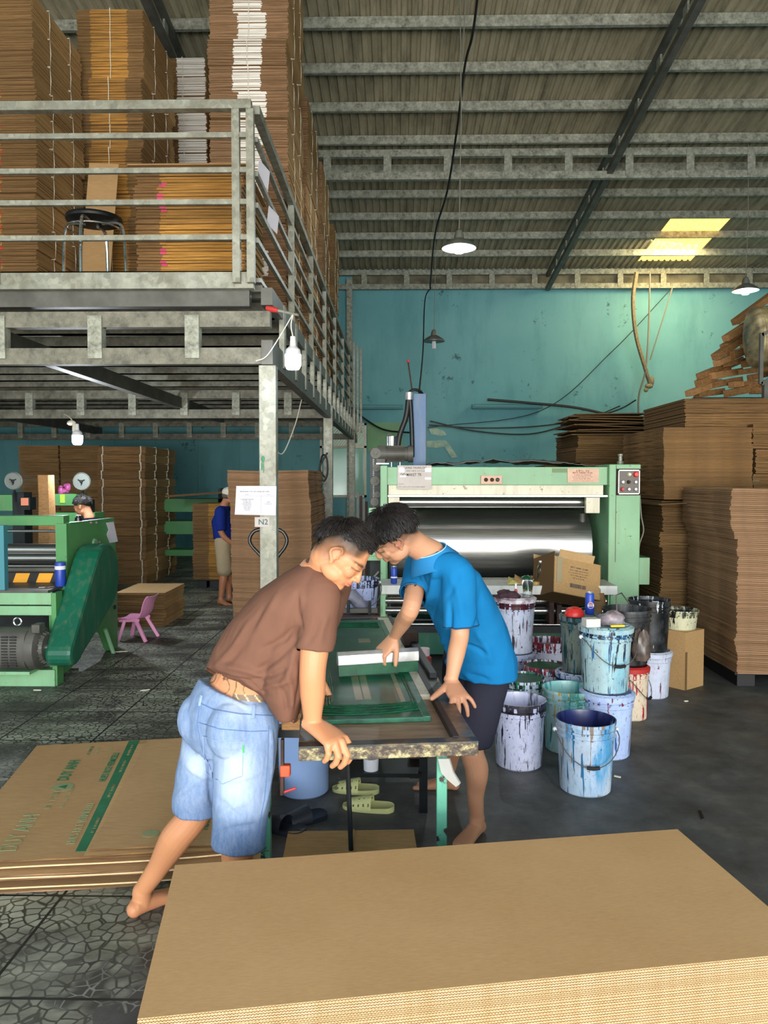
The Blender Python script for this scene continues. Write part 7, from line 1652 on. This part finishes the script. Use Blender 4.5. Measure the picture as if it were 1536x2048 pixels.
# loose front of the shirt hanging down beside the arm
mb.loft([(V((-.345, 2.56, 1.14)), V((.10, -.02, 0)), V((0, .11, 0))), (V((-.36, 2.56, 1.02)), V((.095, -.02, 0)), V((0, .115, 0))), (V((-.385, 2.565, .92)), V((.075, -.03, 0)), V((0, .11, 0))), (V((-.375, 2.57, .845)), V((.040, -.02, 0)), V((0, .09, 0)))], 28)
SH1 = hexc('#765445')[:3]
cuffn = (ER - SR).normalized()
fo = []
ap = SR + V((-.05, -.03, -.03))
def seg(p0, p1, w_=.012, amp=.007): fo.append((V(p0), V(p1), w_, amp))
q5 = lambda px, py, y=2.45: onY(px, py, y)
for (a, b, w_, am) in (((600, 1250), (520, 1300), .011, -.008), ((600, 1270), (500, 1350), .012, -.009), ((590, 1290), (560, 1380), .011, .008), ((585, 1330), (470, 1365), .010, -.008), ((588, 1355), (500, 1378), .010, .008), ((590, 1200), (560, 1300), .014, -.007), ((560, 1180), (480, 1290), .016, .006), ((530, 1210), (450, 1330), .014, -.006), ((600, 1310), (590, 1410), .009, -.010), ((575, 1340), (580, 1425), .009, .009), ((560, 1370), (575, 1430), .008, -.008), ((640, 1235), (612, 1290), .010, -.005), ((655, 1230), (640, 1290), .012, .005), ((595, 1180), (605, 1260), .009, -.008), ((430, 1330), (560, 1370), .012, .010), ((420, 1345), (540, 1390), .008, -.008), ((500, 1240), (430, 1330), .012, .006)):
    fo.append((a, b, w_, am * 1.15))
fuse('t_shirt', mb, .0055, 5, CLOTH, per, lambda p, n: SH1, cuts=[(SR.lerp(ER, .74), cuffn, .056), (SL.lerp(EL, .80), (EL - SL), .062), (V((-.510, 2.655, .885)), V((-.42, .0, -.90)), .19)], solid=-.003, folds=fo, wr=.004, wrs=9)
# denim shorts
J1, J2 = hexc('#5f7da6')[:3], hexc('#acbdd6')[:3]; J3 = hexc('#4b6a96')[:3]
mb = MB()
ax1, ay1 = V((.125, -.105, 0)), V((.078, .092, .0))
mb.loft([(WAI + V((-.014, .0, -.018)), V((.119, -.100, -.028)), V((.062, .070, -.040))), (WAI + V((-.02, .005, -.06)), V((.130, -.110, -.018)), V((.08, .09, -.045))), (HL.lerp(HR, .5) + V((-.005, 0, .03)), ax1 * 1.2, ay1 * 1.12), (HL.lerp(HR, .5) + V((-.008, 0, -.05)), ax1 * 1.22, ay1 * 1.1), (HL.lerp(HR, .5) + V((-.01, 0, -.12)), ax1 * 1.05, ay1 * .9)], 36)
limb(mb, [HL + V((0, 0, -.01)), HL.lerp(KL, .45), HL.lerp(KL, .85) + V((-.008, 0, 0)), HL.lerp(KL, 1.0)], [.105, .100, .090, .092], n=24, end=False)
limb(mb, [HR + V((0, 0, -.01)), HR.lerp(KR, .5), HR.lerp(KR, .95) + V((0, -.0, 0)), HR.lerp(KR, 1.17)], [.108, .102, .093, .092], n=24, end=False)
mb.ball(HR + V((-.045, -.055, -.015)), (.085, .08, .10)); mb.ball(HL + V((-.045, -.045, -.01)), (.08, .08, .10))
def jean(p, n):
    t = .18 + .12 * noise.noise(p * 9)
    for (c, r, k) in ((q5(480, 1400, 2.53), .06, .95), (q5(470, 1530, 2.50), .055, .9), (q5(465, 1580, 2.50), .07, .85), (q5(385, 1530, 2.65), .04, .8), (q5(400, 1555, 2.62), .05, .5), (q5(530, 1620, 2.5), .05, .5), (q5(372, 1500, 2.7), .03, .8)):
        t += k * math.exp(-((p - c).length / r) ** 2)
    c = mixc(J1, J2, min(1, max(0, t)))
    return mixc(c, J3, .5 * sm(.52, .43, p.z) + .15)
jf = [(a, b, w_ * .9, am) for a, b, w_, am in (((425, 1540), (380, 1500), .012, -.008), ((428, 1560), (370, 1530), .012, .007), ((425, 1500), (428, 1620), .012, -.012), ((430, 1640), (500, 1600), .014, .006), ((430, 1670), (520, 1650), .010, -.006), ((540, 1440), (520, 1640), .012, .005), ((350, 1600), (400, 1560), .012, .006), ((440, 1560), (520, 1545), .012, .006), ((436, 1600), (480, 1640), .012, -.006))]
LHn = (KL - HL).normalized(); RHn = (KR - HR).normalized()
sh = fuse('denim_shorts', mb, .0055, 4, DENIM, per, jean, cuts=[(HL.lerp(KL, 1.0), LHn, .10), (HR.lerp(KR, 1.17), RHn, .10)], solid=-.004, folds=jf, wr=.003, wrs=12)
tag(sh, 'pale washed-out denim')
def ring_on(target, c, nrm, r1, r2, ax, r=.004, n=40, mat=None, nm='hem', par=None):
    """narrow band pressed onto the cloth, following its real surface"""
    dg = bpy.context.evaluated_depsgraph_get()
    pts = []; nrm = V(nrm).normalized(); ax = V(ax); ax = (ax - nrm * ax.dot(nrm)).normalized(); ay = nrm.cross(ax); base = wloc(target)
    for k in range(n + 1):
        a = 2 * pi * k / n; d = ax * cos(a) + ay * sin(a)
        ok, loc, no, _ = target.ray_cast(V(c) + d * .30 - base, -d)
        if ok: pts.append(loc + base + no * .0012)
    if len(pts) > 4: return build(nm, MB().tube(pts, r, 6), mat or DENIM, par or target, weld=False)
stitch = simple('pale_denim_stitching', '#8fa6c8', .8); dk = simple('denim_shade_edge', '#5d7aa6', .85)
bpy.context.view_layer.update()
def on_surface(target, p, d, off=.0015):
    base = wloc(target); ok, loc, no, _ = target.ray_cast(V(p) - base, V(d).normalized()); return (loc + base + no * off, no) if ok else (None, None)
def surf_line(target, pix, r, mat, nm, off=.001, par=None, k=6):
    P = []; 
    for px, py in pix:
        d = ray(px, py); p, no = on_surface(target, CAMLOC, d, off)
        if p is not None: P.append(p)
    if len(P) > 1: return build(nm, MB().tube(cat_pts(P, k), r, 5), mat, par or target, weld=False)
def dense(pix, st=8):
    out = []
    for a, b in zip(pix[:-1], pix[1:]):
        n = max(1, int(((a[0] - b[0]) ** 2 + (a[1] - b[1]) ** 2) ** .5 / st)); out += [(a[0] + (b[0] - a[0]) * i / n, a[1] + (b[1] - a[1]) * i / n) for i in range(n)]
    return out + [pix[-1]]
for nm, pix, r in (('pocket_stitching', [(406, 1472), (440, 1485), (487, 1483), (485, 1552), (445, 1568), (412, 1545), (408, 1510), (406, 1472)], .0014), ('waistband_seam', [(398, 1405), (430, 1420), (480, 1428), (548, 1432)], .0018), ('yoke_seam', [(398, 1445), (440, 1458), (500, 1463), (535, 1462)], .0014), ('centre_seam', [(400, 1405), (395, 1450), (405, 1500), (425, 1545), (428, 1600)], .0016), ('outer_seam', [(537, 1450), (535, 1520), (528, 1600), (512, 1680)], .0014)):
    surf_line(sh, dense(pix), r, stitch if 'stitch' in nm else dk, nm)
for px in ((404, 1392, 400, 1412), (508, 1412, 506, 1438)): surf_line(sh, dense([(px[0], px[1]), (px[2], px[3])], 5), .005, DENIM if False else stitch, 'belt_loop', .003)
surf_line(sh, [(486, 1490), (487, 1505)], .003, simple('lime_tab', '#4fd06a', .6), 'pocket_tab', .002)
# finger nails of the gripping hand
nl = simple('finger_nail', '#e0b09a', .3)

# ------------------------------------------------------------ man in the blue polo shirt
S2 = hexc('#c08e6e')[:3]; S2r = hexc('#b87060')[:3]; S2d = hexc('#9c6c50')[:3]
p2 = thing('person', (.36, 3.45, 0), 'person in bright blue polo shirt and dark shorts leaning across the table with the squeegee', 'person')
hN, hF = V((.405, 3.36, .82)), V((.31, 3.54, .82)); kN, kF = V((.335, 3.42, .44)), V((.30, 3.76, .43)); aN, aF = V((.368, 3.50, .085)), V((.27, 4.02, .09))
wai2 = V((.335, 3.40, .93)); bk2 = V((.255, 3.28, 1.12)); ch2 = V((.185, 3.19, 1.26)); nb2 = V((.130, 3.125, 1.345))
sN, sF = V((.235, 3.055, 1.270)), V((.098, 3.33, 1.275)); eN, wN = V((.250, 3.045, 1.035)), V((.211, 2.965, .868)); eF, wF = V((.055, 3.13, 1.115)), V((-.010, 3.325, .962))
u2 = V((-.62, -.35, .70)).normalized(); B2 = basis(V((-.70, .05, -.70)), u2); C2 = V((-.032, 3.045, 1.432)) - u2 * .018
mb = MB(); hq2 = head(mb, C2, B2, .98, nb2 + V((.01, .01, -.01)), .056)
mb.loft([(hN.lerp(hF, .5) + V((0, 0, -.02)), V((.05, -.13, 0)), V((.08, .04, .0))), (wai2, V((.05, -.12, 0)), V((.075, .04, .03))), (bk2, V((.055, -.12, 0)), V((.065, .035, .035))), (ch2, V((.055, -.115, 0)), V((.055, .03, .04))), (nb2, V((.03, -.06, 0)), V((.03, .015, .03)))], 28)
limb(mb, [nb2 + V((.03, -.02, -.045)), sN, sN.lerp(eN, .5), eN, eN.lerp(wN, .42), wN], [.050, .052, .044, .037, .036, .025])
limb(mb, [nb2 + V((.0, .05, -.045)), sF, sF.lerp(eF, .5), eF, eF.lerp(wF, .42), wF], [.048, .050, .043, .037, .036, .025])
limb(mb, [hN, hN.lerp(kN, .5), kN, kN.lerp(aN, .32) + V((.015, .0, 0)), kN.lerp(aN, .72), aN], [.08, .072, .053, .054, .038, .033])
limb(mb, [hF, hF.lerp(kF, .5), kF, kF.lerp(aF, .32) + V((.0, .015, 0)), kF.lerp(aF, .72), aF], [.08, .072, .053, .052, .038, .033])
foot(mb, aN, (-.55, -.84, 0), 0, .98); foot(mb, aF, (-.95, .1, 0), 0, .98)
# near hand: heel of the palm on the rail, fingers spread; far hand over the squeegee
hand(mb, wN + V((.0, -.006, -.010)), (.28, -.80, -.48), (.05, -.45, .88), 1, fing=((22, 28, 15), (26, 32, 18), (24, 30, 16), (16, 22, 14)), spread=30, s=.98, thumb=(58, 0), tcurl=0)
hand(mb, wF + V((-.006, .0, -.008)), (-.52, -.12, -.60), (-.35, -.55, .75), -1, fing=((45, 30, 10), (60, 50, 30), (64, 52, 30), (64, 50, 30)), spread=10, s=.98, thumb=(45, 35))
B2i = B2.inverted()
def skin2(p, n):
    c = S2; l = B2i @ (p - C2)
    if l.length < .16:
        c = mixc(c, S2r, .6 * math.exp(-((abs(l.x) - .078) ** 2 + l.y ** 2 + (l.z + .012) ** 2) / .0006))
        k = sm(-.045 + .06 * sm(.0, .07, l.y), .01, l.z) * (1 - sm(.05, .08, l.y)); c = mixc(c, hexc('#6a4c3a')[:3], .6 * k)
        k = sm(.0, -.05, l.y) * sm(-.09, -.03, l.z); c = mixc(c, hexc('#4a362a')[:3], .65 * k)
        c = mixc(c, (.012, .009, .008), .93 * sm(-.006, .014, l.z - hairline(l, (.010, -.062, .068))))
        for sx in (-1, 1):
            if .010 < l.x * sx < .070 and l.y > .03: c = mixc(c, (.012, .009, .007), .85 * math.exp(-((l.z - .017 + .12 * abs(l.x * sx - .032)) / .0042) ** 2) * sm(.010, .018, l.x * sx) * sm(.068, .05, l.x * sx))
            if .014 < l.x * sx < .054 and l.y > .04: c = mixc(c, (.012, .008, .006), .85 * math.exp(-((l.z + .005 + .10 * (l.x * sx - .03)) / .0024) ** 2))
        if abs(l.z + .061) < .009 and l.y > .082 and abs(l.x) < .022: c = mixc(c, hexc('#a05a52')[:3], .5)
    if p.z < .62: c = mixc(c, S2d, .3 + .3 * noise.noise(p * 14))
    if (p - wN).length < .20 and p.z < .86: c = mixc(c, hexc('#8a5e4a')[:3], .45)
    return c
fuse('body', mb, .0036, 4, SKIN, p2, skin2)
hair(p2, hq2, B2, .98, HAIR, top=.010, seed=7, n=4200, fade=(.010, -.050, .068), lift=.006, length=.034, crown=(0.02, -.04, .11))
SH2 = hexc('#166ea4')[:3]; SH2b = hexc('#247cb0')[:3]
mb = MB()
mb.loft([(V((.372, 3.385, .775)), V((.100, -.150, 0)), V((.105, .07, .0))), (V((.372, 3.38, .86)), V((.09, -.150, 0)), V((.115, .07, .0))), (V((.330, 3.345, .98)), V((.085, -.150, 0)), V((.112, .06, .03))), (V((.272, 3.28, 1.10)), V((.08, -.155, 0)), V((.105, .05, .045))), (V((.210, 3.21, 1.21)), V((.085, -.16, 0)), V((.090, .04, .055))), (V((.172, 3.17, 1.285)), V((.07, -.135, 0)), V((.062, .035, .045))), (V((.142, 3.14, 1.335)), V((.035, -.075, 0)), V((.044, .02, .035)))], 36, p=2.2)
limb(mb, [nb2 + V((.04, -.03, -.045)), sN, sN.lerp(eN, .5) + V((.004, 0, 0)), sN.lerp(eN, .92) + V((.006, 0, 0))], [.058, .068, .068, .070], n=24, end=False)
limb(mb, [nb2 + V((.01, .06, -.045)), sF, sF.lerp(eF, .5), sF.lerp(eF, .70)], [.056, .062, .062, .061], n=24, end=False)
f2 = [(a, b, w_ * 1.1, am * 1.3) for a, b, w_, am in (((880, 1150), (850, 1260), .014, -.009), ((870, 1130), (842, 1230), .012, .008), ((900, 1200), (880, 1330), .012, -.010), ((885, 1260), (905, 1380), .012, .008), ((920, 1140), (890, 1200), .012, -.006), ((950, 1260), (985, 1330), .014, .007), ((930, 1290), (975, 1310), .010, -.008), ((940, 1350), (980, 1362), .009, -.007), ((860, 1180), (845, 1150), .012, -.006), ((925, 1345), (985, 1380), .012, .006), ((900, 1150), (925, 1240), .014, .006), ((870, 1290), (905, 1350), .012, .007), ((960, 1180), (940, 1280), .014, -.006))]
po_ = fuse('polo_shirt', mb, .0055, 5, CLOTH, p2, lambda p, n: mixc(SH2, SH2b, max(0, noise.noise(p * 7))), cuts=[(sN.lerp(eN, .92) + V((.006, 0, 0)), (eN - sN), .066), (sF.lerp(eF, .70), (eF - sF), .058), (V((.372, 3.385, .775)), V((0, 0, -1)), .19)], solid=-.003, folds=f2, wr=.004, wrs=9)
# collar: open band standing round the neck, falling into a point at the front left
mb = MB(); vs = []; fs = []; nn = 36; cc = V((.138, 3.13, 1.325)); up_ = V((-.35, -.25, .90)).normalized(); a_ = V((.8, -.6, 0)); a_ = (a_ - up_ * a_.dot(up_)).normalized(); b_ = up_.cross(a_)
for s_ in range(3):
    for k in range(nn + 1):
        a = -2.55 + 5.1 * k / nn; rr = (.062, .073, .108)[s_]; hh = (-.012, .034, -.020 - .045 * (abs(a) / 2.55) ** 4)[s_]
        vs.append(cc + (a_ * cos(a) + b_ * sin(a)) * rr * (1 + .08 * cos(2 * a)) + up_ * hh)
for s_ in range(2):
    for k in range(nn): fs.append((s_ * (nn + 1) + k, s_ * (nn + 1) + k + 1, (s_ + 1) * (nn + 1) + k + 1, (s_ + 1) * (nn + 1) + k))
mb.add(vs, fs); polo_m = simple('polo_blue_collar', '#1874ac', .85); co = build('collar', mb, polo_m, p2, smooth=60, weld=False); sd = co.modifiers.new('thick', 'SOLIDIFY'); sd.thickness = .0035
build('collar_piping', MB().tube([vs[(nn + 1) + k] for k in range(nn + 1)], .0022, 6), simple('light_blue_piping', '#9cd0ea', .8), co)
bpy.context.view_layer.update()
for c_, n_, nm in ((sN.lerp(eN, .89) + V((.006, 0, 0)), eN - sN, 'cuff_piping'), (sF.lerp(eF, .67), eF - sF, 'cuff_piping')):
    base = wloc(po_); pts = []; n_ = V(n_).normalized(); ax = V((1, 0, 0)); ax = (ax - n_ * ax.dot(n_)).normalized(); ay = n_.cross(ax)
    for k in range(33):
        a = 2 * pi * k / 32; d = ax * cos(a) + ay * sin(a); ok, loc, no, _ = po_.ray_cast(c_ + d * .14 - base, -d)
        if ok and (loc + base - c_).length < .092: pts.append(loc + base)
    if len(pts) > 20: build(nm, MB().tube(pts, .0028, 6), simple('navy_piping', '#12365a', .8), po_, weld=False)
mb = MB(); mb.loft([(wai2 + V((.02, 0, -.03)), V((.055, -.135, 0)), V((.09, .05, 0))), (hN.lerp(hF, .5) + V((0.02, 0, 0)), V((.06, -.15, 0)), V((.105, .05, 0))), (hN.lerp(hF, .5) + V((0.01, 0, -.12)), V((.06, -.14, 0)), V((.10, .05, 0)))], 32)
limb(mb, [hN, hN.lerp(kN, .5), hN.lerp(kN, .92)], [.10, .092, .088], n=24, end=False); limb(mb, [hF, hF.lerp(kF, .5), hF.lerp(kF, .92)], [.10, .092, .088], n=24, end=False)
fuse('dark_shorts', mb, .007, 4, CLOTH, p2, lambda p, n: hexc('#2b2c38')[:3], cuts=[(hN.lerp(kN, .92), kN - hN, .09), (hF.lerp(kF, .92), kF - hF, .09)], solid=-.003, wr=.004, wrs=9)

# ------------------------------------------------------------ old man in the back, seated worker
S3 = hexc('#a06a4c')[:3]
y = 10.15; s = F / y; q = lambda px, py, dy=0: V(((px - 795) / s, y + dy, 1.64 - (py - 960) / s))
p3 = thing('person', (q(448, 0).x, y, 0), 'person in navy polo, beige shorts and pale cap standing behind the tall stack', 'person')
hp = V((q(447, 0).x, y, .86)); nb = q(447, 1012); hd = q(460, 992, -.02); mb = MB(); f3 = V((.93, .1, -.15)); B3 = basis(f3, V((.15, 0, 1))); hq3 = head(mb, hd, B3, 1.0, nb, .055)
mb.loft([(hp + V((0, 0, -.05)), V((.0, .16, 0)), V((.11, 0, 0))), (hp + V((-.02, 0, .15)), V((0, .15, 0)), V((.11, 0, 0))), (nb + V((-.03, 0, -.20)), V((0, .17, 0)), V((.11, 0, 0))), (nb + V((-.0, 0, -.03)), V((0, .12, 0)), V((.06, 0, 0)))], 24)
for sy in (-1, 1):
    sh_ = nb + V((-.01, sy * .18, -.07)); el = sh_ + V((.02, sy * .02, -.28)); wr_ = el + V((.17, -sy * .05, -.17)); limb(mb, [sh_, el, wr_], [.05, .038, .026]); hand(mb, wr_, (.7, 0, -.6), (.5, 0, .6), sy, s=.95)
    hh = hp + V((0, sy * .09, -.02)); kn = V((hh.x + .02, y + sy * .10, .46)); an = V((kn.x - .02 + .03 * sy, y + sy * .11, .08)); limb(mb, [hh, kn, kn.lerp(an, .35), an], [.085, .052, .054, .032]); foot(mb, an, (.75, -.6, 0), 0, 1.0)
fuse('body', mb, .009, 3, SKIN, p3, lambda p, n: S3)
mb = MB(); mb.loft([(hp + V((0, 0, .0)), V((.0, .185, 0)), V((.14, 0, 0))), (hp + V((-.02, 0, .18)), V((0, .18, 0)), V((.14, 0, 0))), (nb + V((-.03, 0, -.20)), V((0, .195, 0)), V((.135, 0, 0))), (nb + V((-.01, 0, -.045)), V((0, .15, 0)), V((.075, 0, 0))), (nb + V((0, 0, .0)), V((0, .07, 0)), V((.065, 0, 0)))], 28)
for sy in (-1, 1): sh_ = nb + V((-.01, sy * .18, -.07)); limb(mb, [sh_, sh_ + V((.01, sy * .02, -.13)), sh_ + V((.02, sy * .02, -.24))], [.072, .066, .066], end=False)
fuse('navy_polo', mb, .009, 3, CLOTH, p3, lambda p, n: hexc('#182a72')[:3], wr=.005, wrs=7)
mb = MB(); mb.loft([(hp + V((0, 0, .06)), V((0, .15, 0)), V((.11, 0, 0))), (hp + V((0, 0, -.08)), V((0, .18, 0)), V((.13, 0, 0)))], 24)
for sy in (-1, 1): hh = hp + V((0, sy * .09, -.02)); kn = V((hh.x + .02, y + sy * .10, .46)); limb(mb, [hh, hh.lerp(kn, .5), kn + V((0, 0, .0))], [.11, .10, .098])
fuse('beige_shorts', mb, .009, 3, CLOTH, p3, lambda p, n: hexc('#9c8c70')[:3], cuts=[], wr=.006, wrs=8)
mb = MB(); vs = []; mb.ball(hq3(0, -.012, .045), (.084, .103, .075), B3, 24); mb.v = [v for v in mb.v]; mb.prism([(.07, .05), (.05, .13), (0, .155), (-.05, .13), (-.07, .05)], .03, .04, Matrix.Translation(hd) @ B3.to_4x4()); build('cap', mb, simple('pale_cap', '#bdb8a8', .85), p3, smooth=60)
mb = MB(); mb.ball(hq3(0, -.04, -.005), (.079, .07, .05), B3, 20); build('hair', mb, simple('grey_hair', '#4a453f', .8), p3)
# seated worker
y = 8.75; s = F / y
p4 = thing('person', (q(172, 0).x if False else (172 - 795) / s, y, 0), 'dark-haired person in black top sitting behind the left green machine', 'person')
q = lambda px, py, dy=0: V(((px - 795) / s, y + dy, 1.64 - (py - 960) / s))
hd = q(160, 1012); nb = q(174, 1036); mb = MB(); B4 = basis(V((-.9, .1, -.42)), V((-.35, 0, .95))); hq4 = head(mb, hd, B4, 1.0, nb, .055)
base = V((nb.x + .05, y, .48)); mb.loft([(base, V((0, .16, 0)), V((.13, 0, 0))), (base.lerp(nb, .5) + V((.02, 0, 0)), V((0, .17, 0)), V((.12, 0, 0))), (nb + V((.02, 0, -.04)), V((0, .13, 0)), V((.07, 0, 0)))], 24)
sh_ = nb + V((.03, -.16, -.08)); el = q(150, 1100, -.2); wr_ = q(112, 1086, -.28); limb(mb, [sh_, el, wr_], [.05, .04, .028]); hand(mb, wr_, (-1, 0, -.1), (0, -.3, .9), 1, s=.95)
sh2 = nb + V((.03, .16, -.08)); limb(mb, [sh2, sh2 + V((-.05, .03, -.25)), sh2 + V((-.28, .0, -.32))], [.05, .04, .028]); hand(mb, sh2 + V((-.28, 0, -.32)), (-1, 0, -.1), (0, .3, .9), -1, s=.95)
for sy in (-1, 1): kn = base + V((-.42, sy * .12, .0)); an = kn + V((.02, 0, -.40)); limb(mb, [base + V((0, sy * .09, 0)), kn, an], [.085, .058, .035]); foot(mb, an, (-1, 0, 0), 0, 1.0)
fuse('body', mb, .010, 3, SKIN, p4, lambda p, n: hexc('#c48c6a')[:3])
mb = MB(); mb.loft([(base + V((0, 0, -.05)), V((0, .19, 0)), V((.15, 0, 0))), (base.lerp(nb, .5) + V((.02, 0, 0)), V((0, .195, 0)), V((.15, 0, 0))), (nb + V((.03, 0, -.05)), V((0, .16, 0)), V((.09, 0, 0))), (nb + V((.01, 0, .0)), V((0, .07, 0)), V((.065, 0, 0)))], 24)
limb(mb, [sh_, sh_.lerp(el, .6)], [.07, .062]); limb(mb, [sh2, sh2 + V((-.03, .02, -.16))], [.07, .062])
fuse('black_top', mb, .010, 3, CLOTH, p4, lambda p, n: hexc('#101420')[:3], wr=.005, wrs=7)
mb = MB(); mb.loft([(base + V((.02, 0, .02)), V((0, .18, 0)), V((.13, 0, 0))), (base + V((0, 0, -.08)), V((0, .18, 0)), V((.13, 0, 0)))], 20)
for sy in (-1, 1): kn = base + V((-.42, sy * .12, .0)); limb(mb, [base + V((0, sy * .09, 0)), kn, kn + V((.02, 0, -.34))], [.10, .078, .055])
fuse('trousers', mb, .012, 2, CLOTH, p4, lambda p, n: hexc('#22242c')[:3])
hair(p4, hq4, B4, 1.0, HAIR, top=.016, seed=12, n=700, fade=(.0, -.05, .066), lift=.006, length=.03)
bs = thing('work_stool', (base.x, base.y, 0), 'low dark stool under the seated worker', 'stool'); build('seat', MB().box(base.x - .16, base.x + .16, y - .16, y + .16, .33, .37), MT['dark'], bs, smooth=0)
for a in (-1, 1):
    for b in (-1, 1): build('leg', MB().box(base.x + a * .13 - .015, base.x + a * .13 + .015, y + b * .13 - .015, y + b * .13 + .015, 0, .33), MT['dark'], bs, smooth=0)
